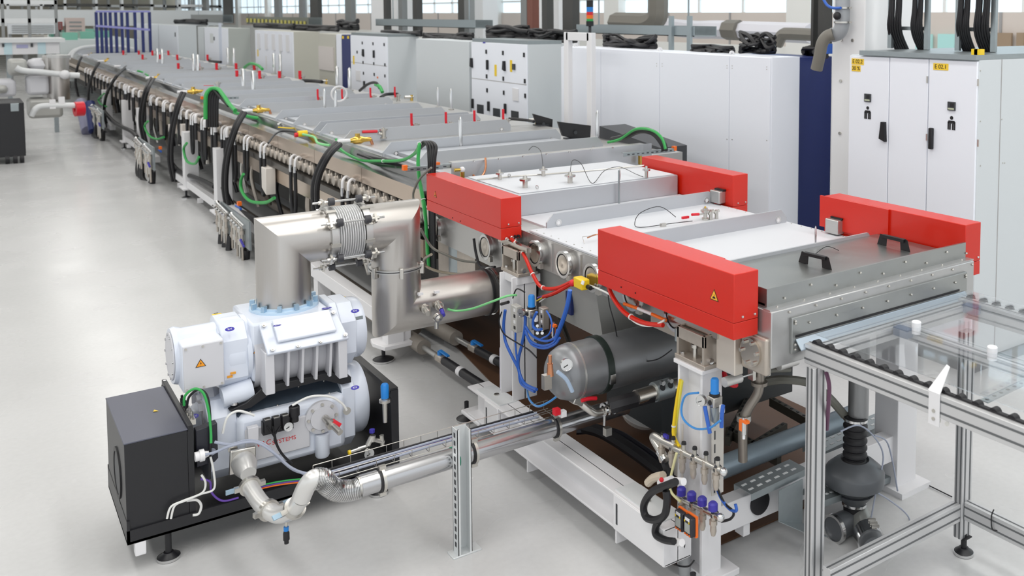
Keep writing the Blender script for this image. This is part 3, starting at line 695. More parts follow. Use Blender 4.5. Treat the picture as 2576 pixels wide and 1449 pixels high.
MB().tube([at(1434, 440, z=1.47), at(1440, 404, z=1.52), at(1462, 412, z=1.5), at(1489, 461, z=1.42), at(1520, 430, z=1.46), at(1558, 420, z=1.46), at(1600, 438, z=1.44), at(1618, 445, z=1.43)], .0022, 6).build('sensor_wire', black, endt)
MB().tube([at(1200, 452, z=1.425), at(1300, 443, z=1.425), at(1400, 436, z=1.425), at(1540, 424, z=1.425), at(1620, 416, z=1.43)], .005, 6).build('gas_pipe', fitting, endt)
for i, (px, py) in enumerate(((1100, 572), (1228, 620), (1085, 545))): port(px, py, endt, r=.07)
MB().box(2.68, 2.9, 5.7, 6.3, .62, .95).build('hull_box', castm, endt); MB().cyl((2.8, 6.05, .6), (2.8, 6.05, .96), .14, 20).build('pump_neck', galv, endt)

# slotted rails with orange end caps
def slotrail(pa, pb, label, orange_left=True):
    t = thing('slotted_rail', label, 'rail', tuple(pa)); pa, pb = V(pa), V(pb); d = (pb - pa).normalized(); L = (pb - pa).length
    g = MB(); g.bar(pa, pb, .03, .003); g.bar(pa + V((0, -.015, -.014)), pb + V((0, -.015, -.014)), .003, .028); g.build('channel', galv, t)
    n = int(L / .045)
    g = MB()
    for i in range(1, n): g.ob(pa + d * (i * L / n) + V((0, -.017, -.014)), (.022, .002, .008), d)
    g.build('slots', darkg, t, kind='stuff')
    MB().ob(pa if orange_left else pb, (.028, .036, .036), d).build('end_cap', orange, t)
    return t
slotrail(at(1018, 422, y=6.3), at(1112, 415, y=6.3), 'slotted rail with orange cap above the left rear red cover')
slotrail(at(1100, 414, y=6.33), at(1198, 409, y=6.33), 'plain slotted rail end just right of the orange capped one', True)
slotrail(at(1566, 385, y=6.2), at(1696, 373, y=6.2), 'slotted rail with orange cap by the far right red cover', False)
slotrail(at(1560, 372, y=6.45), at(1630, 362, y=6.45), 'short wire tray segment behind the right slotted rail')
slotrail(at(508, 246, y=12.75), at(600, 243, y=12.75), 'distant slotted rail with orange cap below the arched green cables')
for px, py, l in ((1163, 432, 'brass elbow with white push fitting by the left orange capped rail'), (1610, 392, 'brass elbow with white push fitting above the far right red cover')):
    p = at(px, py, y=6.25); t = thing('elbow_fitting', l, 'fitting', tuple(p))
    MB().cyl(p + V((0, 0, -.07)), p, .016, 12).build('brass_stem', brass, t); MB().sphere(p + V((0, 0, .015)), .022, 10).build('elbow', white, t)
    MB().cyl(p + V((-.06, 0, .018)), p + V((0, 0, .015)), .012, 10).build('nut', brass, t)
hose('copper_hose', [at(1190, 440, y=6.27), at(1200, 447, y=6.24), at(1215, 440, y=6.22), at(1222, 420, y=6.24), at(1221, 398, y=6.3)], .008, copper, 'copper coloured hose bow in front of the grey cross wall', 'hose')

# ---- pins, red valves, brass valves
pinlabels = []
def pin(px, py, z, h, label, r=.017):
    p = at(px, py, z=z); t = thing('guide_pin', label, 'pin', tuple(p), None)
    MB().lathe(p, (0, 0, 1), [(0, r), (h - .03, r), (h, r * .3)], 12).build('shaft', chrome, t)
    MB().ring(p + V((0, 0, .006)), (0, 0, 1), r, r * 2.1, .012, 12).build('collar', fitting, t); return t
DK = 1.372
pin(1159, 376, DK, .29, 'shiny upright pin on the ledge nearest the left rear red cover')
pin(1503, 362, DK, .31, 'shiny upright pin in front of the long white enclosure, left of the cable arch')
pin(1102, 270, DK, .26, 'left one of two pins in front of the plain grey enclosure', .016)
pin(1135, 276, DK, .265, 'right one of two pins in front of the plain grey enclosure', .016)
pin(817, 282, DK, .29, 'left one of two tall pins beside the white coiled ring')
pin(845, 290, DK, .295, 'tall pin standing inside the white coiled ring')
for px, py, l in ((613, 232, 'left pin of the pair beyond the arched cables'), (638, 240, 'right pin of the pair beyond the arched cables'), (880, 228, 'single pin before the door of the two-tier cabinet'), (849, 222, 'pin standing before the narrow blue cabinet'),
                  (690, 186, 'left pin before the cabinet with five slots'), (706, 190, 'right pin before the cabinet with five slots'), (488, 189, 'left pin before the narrow gap of cabinets'), (499, 192, 'right pin before the narrow gap of cabinets'),
                  (574, 165, 'left far pin before the bluish white cabinet'), (589, 166, 'right far pin before the bluish white cabinet'), (397, 168, 'left pin in front of the small white cabinet'), (409, 170, 'right pin in front of the small white cabinet')):
    pin(px, py, DK, .36 if py > 200 else .42, l, .028)
def redvalve(px, py, label, up=True, z=DZ + .02, s=1.25, left=False):
    p = at(px, py, z=z); t = thing('red_handled_valve', label, 'valve', tuple(p))
    MB().lathe(p, (0, 0, 1), [(0, .024 * s), (.012, .024 * s), (.012, .015 * s), (.05 * s, .018 * s), (.06 * s, .018 * s), (.06 * s, .03 * s), (.072 * s, .03 * s), (.072 * s, .012 * s), (.08 * s, .012 * s)], 12).build('body', fitting, t)
    MB().cyl(p + V((0, 0, .04)), p + V((-.05, 0, .055)), .014, 8).build('side_branch', fitting, t)
    if up: MB().tube([p + V((-.045, -.01, .06)), p + V((-.05, -.01, .11)), p + V((-.05, -.01, .2))], .013 if s < 1.5 else .026, 8, False).build('handle', redh, t)
    else: MB().tube([p + V((-.06, 0, .07)), p + V((-.2, 0, .075))], .014, 8, False).build('handle', redh, t)
    return t
VL = [(1047, 335, 1, 'first valve with upright red handle from the left, in the row nearest the monitors'), (1133, 331, 1, 'second valve with upright red handle from the left, in the row nearest the monitors'),
      (1204, 326, 1, 'third valve with upright red handle from the left, in the row nearest the monitors'), (1276, 322, 1, 'rightmost upright red valve of the nearest row, by the black monitors'),
      (965, 348, 0, 'valve with red handle lying flat, above the nearest brass valve'),
      (809, 262, 1, 'upright red valve left of the two tall pins with the coiled ring'), (870, 262, 1, 'upright red valve inside the right edge of the coiled ring'), (941, 258, 1, 'upright red valve before the white two-tier cabinet, left'),
      (1002, 255, 1, 'upright red valve before the grey side of the two-tier cabinet'), (548, 226, 0, 'distant valve with red handle lying flat, right of the arched cables'),
      (604, 206, 1, 'distant upright red valve left of the cabinet gap, nearer row'), (661, 207, 1, 'distant upright red valve, second in the row before the five slots'), (711, 208, 1, 'distant upright red valve, third in the row before the five slots'), (762, 207, 1, 'distant upright red valve before the beige side'),
      (456, 184, 1, 'small far red valve left of the pins at the narrow gap'), (507, 184, 1, 'small far red valve right of the pins at the narrow gap'), (552, 184, 1, 'small far red valve under the bluish white cabinet'), (601, 184, 1, 'small far red valve under the green grey cabinet side'), (646, 183, 1, 'small far red valve before the green cable hump'),
      (365, 158, 1, 'tiny far red valve, leftmost of the second last row'), (408, 158, 1, 'tiny far red valve by the far pin pair'), (452, 158, 1, 'tiny far red valve under the small cabinet side'),
      (316, 146, 1, 'tiniest far red valve, leftmost of the last row'), (355, 146, 1, 'tiniest far red valve, second of the last row'), (389, 146, 1, 'tiniest far red valve, third of the last row'), (429, 146, 1, 'tiniest far red valve, fourth of the last row'), (528, 158, 1, 'tiny far red valve with black hose end')]
for px, py, up, l in VL: redvalve(px, py, l, bool(up), s=1.25 if py > 230 else 1.6)
def brassvalve(px, py, label, s=1.):
    p = at(px, py, z=1.42); t = thing('brass_valve', label, 'valve', tuple(p))
    MB().lathe(p - V((.09 * s, 0, 0)), (1, 0, 0), [(0, .018 * s), (.03 * s, .026 * s), (.05 * s, .036 * s), (.1 * s, .036 * s), (.13 * s, .022 * s), (.19 * s, .02 * s)], 12).build('body', brass, t)
    MB().cyl(p + V((-.02 * s, 0, .02)), p + V((-.02 * s, 0, .06 * s)), .022 * s, 10).build('bonnet', brass, t)
    MB().cyl(p - V((.2 * s, 0, 0)), p - V((.09 * s, 0, 0)), .02 * s, 10).build('white_coupling', white, t)
    MB().cyl(p + V((.1 * s, 0, 0)), p + V((.13 * s, 0, -.1)), .014 * s, 8).build('drop_pipe', copper, t); return t
for i, (px, py) in enumerate(((905, 352), (655, 277), (490, 230), (403, 195), (318, 166), (274, 153), (233, 139))):
    brassvalve(px, py, 'brass valve on the left machine edge, %s counted from the red covers' % ORD[i], 1.0 if i < 2 else 1.15)
# white coiled ring and dark hoses on the right side
solo(MB().ring(at(853, 236, y=11.6), (0, 1, .1), .085, .1, .02, 24), 'hose_coil', white, 'white coiled ring of hose round a tall pin', 'hose coil')
for pts, r, l in (([(1280, 299), (1300, 300), (1330, 303), (1343, 306)], .016, 'short black hose right of the nearest red valve row'),
                  ([(958, 245), (970, 238), (990, 236), (1000, 237)], .022, 'bent black hose by the red valve before the grey cabinet side'),
                  ([(762, 203), (790, 204), (810, 206)], .03, 'black hose at the foot of the beige cabinet'), ([(527, 153), (540, 155), (556, 156)], .03, 'tiny black hose under the bluish white cabinet')):
    hose('black_hose', [at(a, b_, z=1.44) for a, b_ in pts], r, black, l)
for px, py, l in ((1330, 303, 'grey brass end fitting beyond the nearest red valves'), (1018, 245, 'brass end fitting before the plain grey enclosure'), (806, 204, 'brass end fitting at the foot of the beige cabinet')):
    p = at(px, py, z=1.42); t = thing('end_fitting', l, 'fitting', tuple(p)); MB().cyl(p, p + V((.12, 0, 0)), .02, 10).build('barrel', fitting, t); MB().cyl(p + V((.1, 0, -.06)), p + V((.1, 0, .03)), .02, 10).build('elbow', brass, t)
# monitors beyond the line
for (x0, y0, x1, y1), yy, l in (((1341, 286, 1391, 306), 8.9, 'black computer monitor seen from behind, left of the two'), ((1404, 306, 1487, 322), 7.75, 'black computer monitor seen from behind, right of the two')):
    a = at(x0, y0, y=yy); b_ = at(x1, y1 - 6, y=yy - .1)
    t = thing('monitor', l, 'monitor', (a.x, yy, a.z)); h = .16 if yy > 8 else .17
    MB().prism([a, b_, b_ + V((-.01, 0, -h)), a + V((.05, 0, -h + .03))], (0, .03, 0)).build('housing', blackp, t, bevel=.004)
    c = (a + b_) / 2; MB().lathe((c.x, yy - .06, c.z - h * .5), (0, -1, 0), [(0, .018), (.006, .018)], 14).build('emblem', darkg, t)
    MB().cyl((c.x, c.y + .04, DZ), (c.x, c.y + .04, c.z - h * .3), .018, 8).build('stand', darkg, t); MB().box(c.x - .07, c.x + .07, c.y - .03, c.y + .1, DZ, DZ + .012).build('stand_foot', darkg, t)
a = at(1508, 330, x=4.9); b_ = at(1580, 372, x=4.9)
solo(MB().prism([(4.9, a.y, a.z + .05), (4.9, b_.y - .5, a.z - .05), (4.9, b_.y - .5, 0), (4.9, a.y, 0)], (.3, 0, 0)), 'grey_console', darkg, 'dark grey console cover below the white enclosure, right of the monitors', 'cover')
# white hoop frame
a = at(1427, 90, x=5.3); b_ = at(1485, 90, x=5.3); t = thing('white_hoop_frame', 'tall white square tube hoop rising in front of the enclosure', 'frame', (5.3, b_.y, 0))
for q in (a, b_): MB().box(5.28, 5.34, q.y - .045, q.y + .045, 0, 2.37).build('upright', white, t, bevel=.006)
MB().box(5.28, 5.34, b_.y, a.y, 2.28, 2.37).build('top_bar', white, t, bevel=.006)
# ================================================================ big suction duct
def mitred(mb, pts, r, seg=40):
    """round pipe with sharp mitred corners"""
    pts = [V(p) for p in pts]; n = len(pts); d0 = (pts[1] - pts[0]).normalized(); u, w_, _ = ortho(d0); vs = []; fs = []
    rings = [[pts[0] + u * r * math.cos(2 * math.pi * k / seg) + w_ * r * math.sin(2 * math.pi * k / seg) for k in range(seg)]]
    for i in range(1, n):
        d = (pts[i] - pts[i - 1]).normalized()
        nrm = d if i == n - 1 else (d + (pts[i + 1] - pts[i]).normalized()).normalized()
        rings.append([p + d * ((pts[i] - p).dot(nrm) / d.dot(nrm)) for p in rings[-1]])
    for rg in rings: vs += rg
    for i in range(n - 1):
        for k in range(seg): k2 = (k + 1) % seg; fs.append((i * seg + k, i * seg + k2, (i + 1) * seg + k2, (i + 1) * seg + k))
    fs.append(tuple(range(seg))); fs.append(tuple((n - 1) * seg + k for k in range(seg)))
    return mb.add(vs, fs)
DX, DY, DR = 1.337, 5.19, .1365
RX = 1.952; HZ = 1.353; BZ = .868
bx0 = at(832, 590, y=5.1).x; bx1 = at(925, 585, y=5.1).x
dt = thing('suction_duct', 'wide brushed steel duct arching from the white pump to the machine', 'duct', (DX, DY, 1.0))
mitred(MB(), [(DX, DY, 1.0), (DX, DY, HZ), (bx0, DY, HZ)], DR).build('pump_elbow', duct, dt, smooth=30)
mitred(MB(), [(bx1, DY, HZ), (RX, DY, HZ), (RX, DY, 1.125)], DR).build('upper_elbow', duct, dt, smooth=30)
mitred(MB(), [(RX, DY, 1.105), (RX, DY, BZ), (2.50, DY, BZ)], DR).build('lower_elbow', duct, dt, smooth=30)
MB().cyl((2.50, DY, BZ), (2.80, DY, BZ), DR * .97, 36).build('rubber_sleeve', mat('dark_sleeve', '#403E3E', .4), dt)
for x in (2.50, 2.545): 
    c = MB().ring((x, DY, BZ), (1, 0, 0), DR, DR + .007, .016, 36).build('band_clamp', chrome if x > 2.52 else black, dt)
MB().ob((2.548, DY - DR - .01, BZ - .03), (.03, .02, .04)).build('clamp_screw', fitting, dt)
r = MB().ring((RX, DY, 1.115), (0, 0, 1), DR - .01, DR + .012, .02, 40).build('flange_ring', steel, dt)
MB().ring((RX, DY, 1.115), (0, 0, 1), DR - .01, DR + .0135, .004, 40).build('gasket', black, r)
for k in range(6):
    a = math.radians(-160 + k * 60); MB().ob((RX + (DR + .014) * math.cos(a), DY + (DR + .014) * math.sin(a), 1.108), (.024, .02, .06), V((math.cos(a), math.sin(a), 0)), V((-math.sin(a), math.cos(a), 0))).build('claw_clamp', fitting, dt, bevel=.002)
# bellows with tie rods
n = 12; prof = []; pw = (bx1 - bx0 - .05) / n
for k in range(n): prof += [(k * pw, DR - .02), (k * pw + pw * .12, DR + .006), (k * pw + pw * .3, DR + .012), (k * pw + pw * .5, DR + .012), (k * pw + pw * .68, DR + .006), (k * pw + pw * .8, DR - .02)]
bel = MB().lathe((bx0 + .025, DY, HZ), (1, 0, 0), prof, 40, True).build('bellows', mat('bellows_steel', '#E8E8E8', .3, .5), dt, smooth=50)
for x in (bx0 + .008, bx1 - .008):
    f = MB().ring((x, DY, HZ), (1, 0, 0), DR - .01, DR + .018, .035, 40).build('bellows_flange', steel, dt)
    for k in range(10):
        a = 2 * math.pi * k / 10 + .2; MB().ob((x, DY + (DR + .018) * math.cos(a), HZ + (DR + .018) * math.sin(a)), (.05, .014, .018), V((1, 0, 0)), V((0, math.cos(a), math.sin(a)))).build('claw_clamp', fitting, f)
for k, a in enumerate((95, 150, 215, 270, 335)):
    a = math.radians(a); cy, cz = DY + (DR + .045) * math.cos(a), HZ + (DR + .045) * math.sin(a)
    t = MB().cyl((bx0 - .07, cy, cz), (bx1 + .07, cy, cz), .006, 8).build('tie_rod', chrome, dt)
    for x in (bx0 + .015, bx1 - .035): MB().lathe((x, cy, cz), (1, 0, 0), [(0, .022), (.028, .022)], 16).build('rubber_buffer', mat('buffer_rubber', '#3A3A3F', .5), t)
    for x in (bx0 - .02, bx1 + .02):
        MB().ob((x, cy, cz), (.012, .03, .05), V((1, 0, 0)), V((0, math.cos(a), math.sin(a)))).build('bracket', fitting, t); MB().cyl((x - .02, cy, cz), (x + .02, cy, cz), .011, 6).build('nut', fitting, t)
# little gauges on the lower duct
for px, py, big in ((1075, 770, 1), (1108, 762, 0)):
    p = at(px - 8, py, y=DY - DR * .9)
    g = MB().lathe(p, V((-.1, -1, -.25)), [(-.02, .018), (.03, .018), (.03, .026), (.045, .026), (.045, .017), (.085, .017)], 14).build('gauge_port', fitting, dt)
    if big:
        q = p + V((.03, -.11, -.04)); MB().lathe(q, V((.1, -1, -.2)), [(0, .026), (.02, .026), (.02, .018), (.03, .006)], 16).build('dial', fitting, g); MB().cyl(q + V((0, .01, -.02)), q + V((0, .01, -.07)), .012, 8).build('stub', fitting, g)
    else: MB().cyl(p + V((-.01, -.085, -.02)), p + V((-.02, -.13, -.035)), .012, 10).build('blue_plug', indigo, g)
for px, py in ((1059, 740), (1100, 735)): 
    p = at(px, py, y=DY - DR - .001); MB().box(p.x - .014, p.x + .014, p.y - .001, p.y + .02, p.z - .007, p.z + .007).build('label', white, dt)

# ================================================================ vacuum pump unit
pu = thing('pump_station', 'white two-stage vacuum pump on a black skid', 'pump', (.53, 4.79, 0))
SK0, SK1, SY0, SY1 = .53, 1.80, 4.79, 5.46
sk = MB(); sk.box(SK0, SK1, SY0, SY0 + .012, .14, .205); sk.box(SK0, SK1, SY1 - .012, SY1, .14, .26); sk.box(SK0, SK0 + .012, SY0, SY1, .14, .25); sk.box(SK1 - .012, SK1, SY0, SY1, .14, .205)
sk.box(SK0, SK1, SY0, SY1, .14, .152); sk.build('skid_frame', blackp, pu)
MB().box(SK0 + .03, SK0 + .075, SY0 - .0, SY0 + .05, .075, .14).build('caster_block', white, pu, bevel=.004)
for x, y in ((.70, 4.83), (1.7, 4.83), (1.7, 5.42), (.70, 5.42)): foot(x, y, pu, .14, .048)
# black cabinet with fan
b = MB().box(.532, .79, 4.80, 5.44, .165, .605).build('motor_housing', blackp, pu, bevel=.003)
MB().box(.53, .792, 4.798, 5.442, .605, .612).build('lid', slate, b, bevel=.002)
MB().prism([at(385, 1036, z=.614), at(399, 1034, z=.614), at(388, 1031, z=.614)], (0, 0, .001)).build('sticker', yellow, b)
MB().ring((.531, 5.05, .38), (1, 0, 0), .10, .12, .012, 32).build('fan_ring', black, b); MB().lathe((.5305, 5.05, .38), (-1, 0, 0), [(0, .1), (.002, .1)], 32).build('fan_grille', darkg, b)
MB().box(.79, .815, 4.80, 5.50, .165, .6).build('bulkhead', blackp, pu)
MB().bar((.803, 4.80, .612), (.803, 5.50, .612), .022, .03).build('lifting_bar', blackp, pu, bevel=.003); MB().lathe((.803, 5.475, .628), (0, 0, 1), [(0, .008), (.001, .008)], 12).build('lifting_hole', white, pu)
# terminal strip on the bulkhead
t = thing('valve_strip', 'row of small chrome connectors on the edge of the black pump housing', 'connector', (.815, 5.0, .6))
MB().box(.81, .838, 4.86, 5.14, .60, .625).build('manifold', fitting, t)
for k in range(7): MB().lathe((.824, 4.88 + k * .04, .625), (0, 0, 1), [(0, .009), (.02, .009), (.02, .006), (.035, .006)], 8).build('plug', black if k > 2 else fitting, t)
# right end frame: a black gusset plate
e = MB().prism([(1.785, 4.80, .15), (1.785, 5.46, .15), (1.785, 5.46, .56), (1.785, 5.40, .56), (1.785, 4.82, .565), (1.785, 4.80, .55)], (.014, 0, 0)).build('end_plate', blackp, pu)
MB().box(1.76, 1.80, 4.79, 5.46, .545, .572).build('end_plate_flange', blackp, e); MB().box(1.76, 1.80, 4.785, 4.80, .15, .56).build('end_plate_flange', blackp, e)
MB().ring((1.783, 5.3, .49), (1, 0, 0), 0, .03, .004, 16).build('hole', white, e)
PYA, PZA = 5.13, .835
# upper pump ------------------------------------------------------------
up = pu
def octa(x0, x1, r, m, name, parent, cy=PYA, cz=PZA, ch=.45, sy=1., sz=1., bev=.006):
    c = r * ch; poly = [(x0, cy - r * sy, cz - (r - c) * sz), (x0, cy - (r - c) * sy, cz - r * sz), (x0, cy + (r - c) * sy, cz - r * sz), (x0, cy + r * sy, cz - (r - c) * sz),
                        (x0, cy + r * sy, cz + (r - c) * sz), (x0, cy + (r - c) * sy, cz + r * sz), (x0, cy - (r - c) * sy, cz + r * sz), (x0, cy - r * sy, cz + (r - c) * sz)]
    return MB().prism(poly, (x1 - x0, 0, 0)).build(name, m, parent, bevel=bev)
MB().lathe((.782, PYA, .865), (1, 0, 0), [(0, .125), (.0, .135), (.02, .142), (.035, .137), (.05, .13), (.24, .13)], 36).build('motor_barrel', pumpw, up)
MB().lathe((.781, PYA, .865), (-1, 0, 0), [(0, .118), (.005, .116), (.006, .001)], 36).build('motor_end_cap', pumpg, up)
g = MB()
capb = None
for k in range(10): 
    a = 2 * math.pi * k / 10
    g = MB().lathe((.776, PYA + .105 * math.cos(a), .865 + .105 * math.sin(a)), (-1, 0, 0), [(0, .006), (.006, .006)], 8).build('bolt', chrome, up)
jb = MB().box(.80, .985, 4.935, 5.08, .735, .965).build('junction_box', pumpw, up, bevel=.006)
MB().box(.803, .982, 4.925, 4.936, .738, .962).build('box_lid', pumpg, jb, bevel=.004)
for x in (.815, .89, .97):
    for z in (.75, .95): MB().cyl((x, 4.92, z), (x, 4.926, z), .0055, 8).build('screw', fitting, jb)
q = at(505, 914, y=4.922); triangle((q.x, 4.924, q.z), (1, 0, 0), .042, jb, 'electric', fill='#F09A1A')
octa(.985, 1.105, .165, pumpw, 'gear_case', up, ch=.42, cz=.84)
MB().lathe((.97, PYA, .84), (1, 0, 0), [(0, .14), (.02, .16), (.05, .168), (.12, .168)], 36).build('gear_ring', pumpw, up)
MB().lathe((1.10, PYA, .835), (1, 0, 0), [(0, .176), (.022, .176)], 40).build('flange', pumpw, up)
body = MB().box(1.118, 1.52, 4.965, 5.37, .70, 1.0).build('pump_block', pumpw, up, bevel=.014)
MB().lathe((1.13, PYA, .80), (1, 0, 0), [(0, .19), (.40, .19)], 36).build('rotor_case', pumpg, up)
# sloping front shield
MB().prism([(1.155, 4.965, .998), (1.535, 4.965, .998), (1.565, 4.845, .872), (1.165, 4.845, .872), ], (0, .012, -.014)).build('front_shield', pumpw, up, bevel=.004)
MB().prism([(1.215, 4.955, 1.0), (1.50, 4.955, 1.0), (1.51, 4.87, .91), (1.22, 4.87, .91)], (0, -.004, .012)).build('shield_panel', pumpw, up, bevel=.004)
for x, y, z in ((1.175, 4.945, .99), (1.19, 4.852, .89), (1.518, 4.945, .99), (1.548, 4.852, .89), (1.31, 4.845, .885), (1.42, 4.845, .885)):
    MB().lathe((x, y, z), (0, -.7, .7), [(0, .011), (.008, .011), (.008, .006), (.012, .006)], 10).build('bolt', fitting, up)
MB().box(1.155, 1.20, 4.86, 4.97, .66, .875).build('corner_leg', pumpg, up, bevel=.004); MB().box(1.515, 1.56, 4.86, 4.97, .66, .875).build('corner_leg', pumpg, up, bevel=.004)
for k in range(4):
    x = 1.265 + k * .07
    MB().prism([(x, 4.865, .872), (x, 4.97, .872), (x, 4.97, .67), (x, 4.90, .67)], (.012, 0, 0)).build('cooling_rib', pumpg, up)
octa(1.56, 1.645, .17, pumpw, 'end_flange', up, ch=.5, cz=.835)
MB().lathe((1.645, PYA, .835), (1, 0, 0), [(0, .165), (.04, .165), (.06, .155), (.062, .001)], 40).build('end_cover', pumpw, up)
octa(1.52, 1.562, .185, pumpw, 'end_collar', up, ch=.5, cz=.83)
fl = MB().lathe((DX, DY, 1.0), (0, 0, 1), [(0, .172), (.012, .172), (.014, .15), (.024, .15)], 40).build('inlet_flange', mat('flange_pale_blue', '#BFD6EA', .35), up)
for k in range(12):
    a = 2 * math.pi * k / 12 + .13; MB().ob((DX + .157 * math.cos(a), DY + .157 * math.sin(a), 1.026), (.024, .02, .034), V((math.cos(a), math.sin(a), 0)), V((-math.sin(a), math.cos(a), 0))).build('claw_clamp', mat('zinc_clamp', '#A9C3D6', .35, .7), fl)
# oval maker badges and small labels
def badge(px, py, pl, n, ex, parent, s=.022, ratio=.6):
    p = at(px, py, **pl); n = V(n).normalized(); ex = V(ex).normalized(); ey = n.cross(ex); vs = [p + n * .002 + ex * s * math.cos(2 * math.pi * k / 18) + ey * s * ratio * math.sin(2 * math.pi * k / 18) for k in range(18)]
    b_ = MB().prism(vs, n * .001).build('oval_badge', indigo, parent)
    text('KV', s * .75, foil, b_, p + n * .0035, ex, ey, 'badge_lettering', .0003)
badge(578, 829, dict(z=.995), (0, -.5, .8), (1, 0, 0), up)
badge(893, 783, dict(z=.985), (0, -.5, .8), (1, 0, 0), up)
badge(697, 820, dict(z=1.0), (0, 0, 1), (1, 0, 0), up, .02); badge(651, 769, dict(z=1.0), (0, 0, 1), (1, 0, 0), up, .024)
badge(822, 776, dict(z=1.002), (0, 0, 1), (1, 0, 0), up, .026)
for px, py in ((545, 790), (858, 748)):
    p = at(px, py, z=1.002); MB().box(p.x - .022, p.x + .022, p.y - .006, p.y + .006, 1.001, 1.003).build('sticker', yellow, up); MB().box(p.x - .01, p.x + .01, p.y + .008, p.y + .022, 1.001, 1.003).build('sticker', darkg, up)
q = at(643, 885, y=4.955); triangle((q.x, 4.958, q.z), (1, 0, 0), .02, up, 'electric', fill='#F09A1A')
q = at(902, 803, y=4.99); MB().box(q.x - .022, q.x + .022, 4.985, 4.99, q.z - .016, q.z + .016).build('type_plate', galv, up)
for px, py in ((586, 938), (578, 947)):
    q = at(px, py, y=4.965); MB().box(q.x - .012, q.x + .012, 4.958, 4.966, q.z - .005, q.z + .005).build('sticker', mat('orange_sticker', '#E8A030', .5), up)
# black cradle between the pumps
cr = MB().prism([(1.0, 4.93, .60), (1.02, 4.93, .585), (1.10, 4.93, .59), (1.2, 4.93, .64), (1.46, 4.93, .645), (1.55, 4.93, .60), (1.6, 4.93, .60), (1.6, 4.93, .63), (1.5, 4.93, .68), (1.16, 4.93, .68), (1.08, 4.93, .62)], (0, .05, 0)).build('cradle', blackp, pu, bevel=.003)
MB().box(1.1, 1.55, 4.98, 5.35, .63, .66).build('cradle_plate', blackp, pu)
for x in (1.03, 1.57): MB().lathe((x, 4.955, .615), (0, 0, 1), [(0, .016), (.012, .016), (.012, .009), (.03, .009)], 10).build('nut', chrome, cr)
# lower pump ------------------------------------------------------------
LY, LZ = 5.16, .44
lp = MB().box(1.03, 1.56, 4.90, 5.40, .27, .56).build('lower_pump_block', pumpw, pu, bevel=.03)
MB().prism([(1.04, 4.93, .55), (1.55, 4.93, .55), (1.55, 5.1, .62), (1.04, 5.1, .62)], (0, .02, -.03)).build('dark_top_cover', mat('blue_grey_sheet', '#566270', .4, .3), pu)
for k in range(4):
    for z in (0, 1): MB().sphere((1.1 + k * .13, 4.95 + z * .09, .562 + z * .037), .006, 8).build('screw', fitting, lp)
MB().box(1.06, 1.37, 4.885, 4.901, .33, .50).build('name_panel', pumpg, pu, bevel=.006)
octa(.905, 1.035, .20, pumpw, 'lower_gear_case', pu, LY - .02, LZ, ch=.35)
MB().lathe((.86, LY, LZ), (1, 0, 0), [(0, .12), (.05, .15), (.06, .17)], 32).build('coupling_bell', pumpw, pu)
octa(1.55, 1.62, .205, pumpw, 'lower_end_flange', pu, LY - .02, LZ, ch=.35)
MB().lathe((1.62, LY - .02, LZ), (1, 0, 0), [(0, .195), (.07, .195), (.085, .185), (.086, .001)], 40).build('lower_end_cover', pumpw, pu)
badge(893, 976, dict(z=.615), (0, -.5, .8), (1, 0, 0), pu); badge(490, 1047, dict(y=5.0), (0, -.8, .5), (1, 0, 0), pu, .018)
MB().lathe((.90, 5.14, .56), (1, 0, -.1), [(0, .11), (.05, .12), (.10, .09)], 24).build('finned_bell', pumpg, pu)
for k in range(5): MB().ob((.93, 5.14 + .09 * math.cos(k * .6 + .3), .56 + .09 * math.sin(k * .6 + .3)), (.09, .006, .04), V((1, 0, 0)), V((0, math.cos(k * .6), math.sin(k * .6)))).build('bell_fin', pumpg, pu)
MB().lathe((.98, 4.99, .65), (1, 0, .1), [(0, .05), (.14, .055)], 20).build('oil_pipe', pumpw, pu)
p = at(712, 1107, y=4.884); q0 = at(648, 1119, y=4.884); q1 = at(747, 1100, y=4.884)
text('VAC', .036, mat('print_red', '#D03A40', .5), pu, V((at(664, 1116, y=4.884).x, 4.8845, at(664, 1116, y=4.884).z)), (1, 0, .0), (0, 0, 1))
text('SYSTEMS', .030, MATS['print_red'], pu, V((at(715, 1107, y=4.884).x, 4.8845, at(715, 1107, y=4.884).z)), (1, 0, .0), (0, 0, 1))
# round sight flange with red handled drain valve
sp_ = at(812, 1052, y=4.87)
sf = MB().lathe((sp_.x, 4.90, sp_.z), (0, -1, 0), [(0, .085), (.02, .085), (.024, .06), (.03, .06)], 32).build('sight_flange', pumpg, pu)
for k in range(8): a = 2 * math.pi * k / 8; MB().cyl((sp_.x + .07 * math.cos(a), 4.88, sp_.z + .07 * math.sin(a)), (sp_.x + .07 * math.cos(a), 4.868, sp_.z + .07 * math.sin(a)), .008, 8).build('bolt', fitting, sf)
MB().lathe((sp_.x + .01, 4.87, sp_.z + .0), V((.3, -1, -.35)), [(0, .018), (.05, .018), (.05, .028), (.07, .028), (.07, .016), (.14, .016)], 12).build('drain_valve', fitting, sf)
MB().ob(at(845, 1066, y=4.80), (.05, .012, .028), V((.6, -.3, -.5))).build('valve_handle', redh, sf)
MB().lathe((sp_.x + .0, 4.89, sp_.z - .09), (0, 0, -1), [(0, .036), (.11, .036), (.12, .03)], 20).build('oil_drain_boss', pumpw, pu)
MB().lathe((1.0, 4.885, .425), (0, -1, 0), [(0, .022), (.01, .022), (.012, .014), (.02, .014)], 14).build('oil_plug', fitting, pu)
p = at(873, 1034, y=4.88); MB().lathe((p.x, 4.89, p.z), (0, -1, 0), [(0, .02), (.012, .02)], 14).build('oil_plug', fitting, pu)
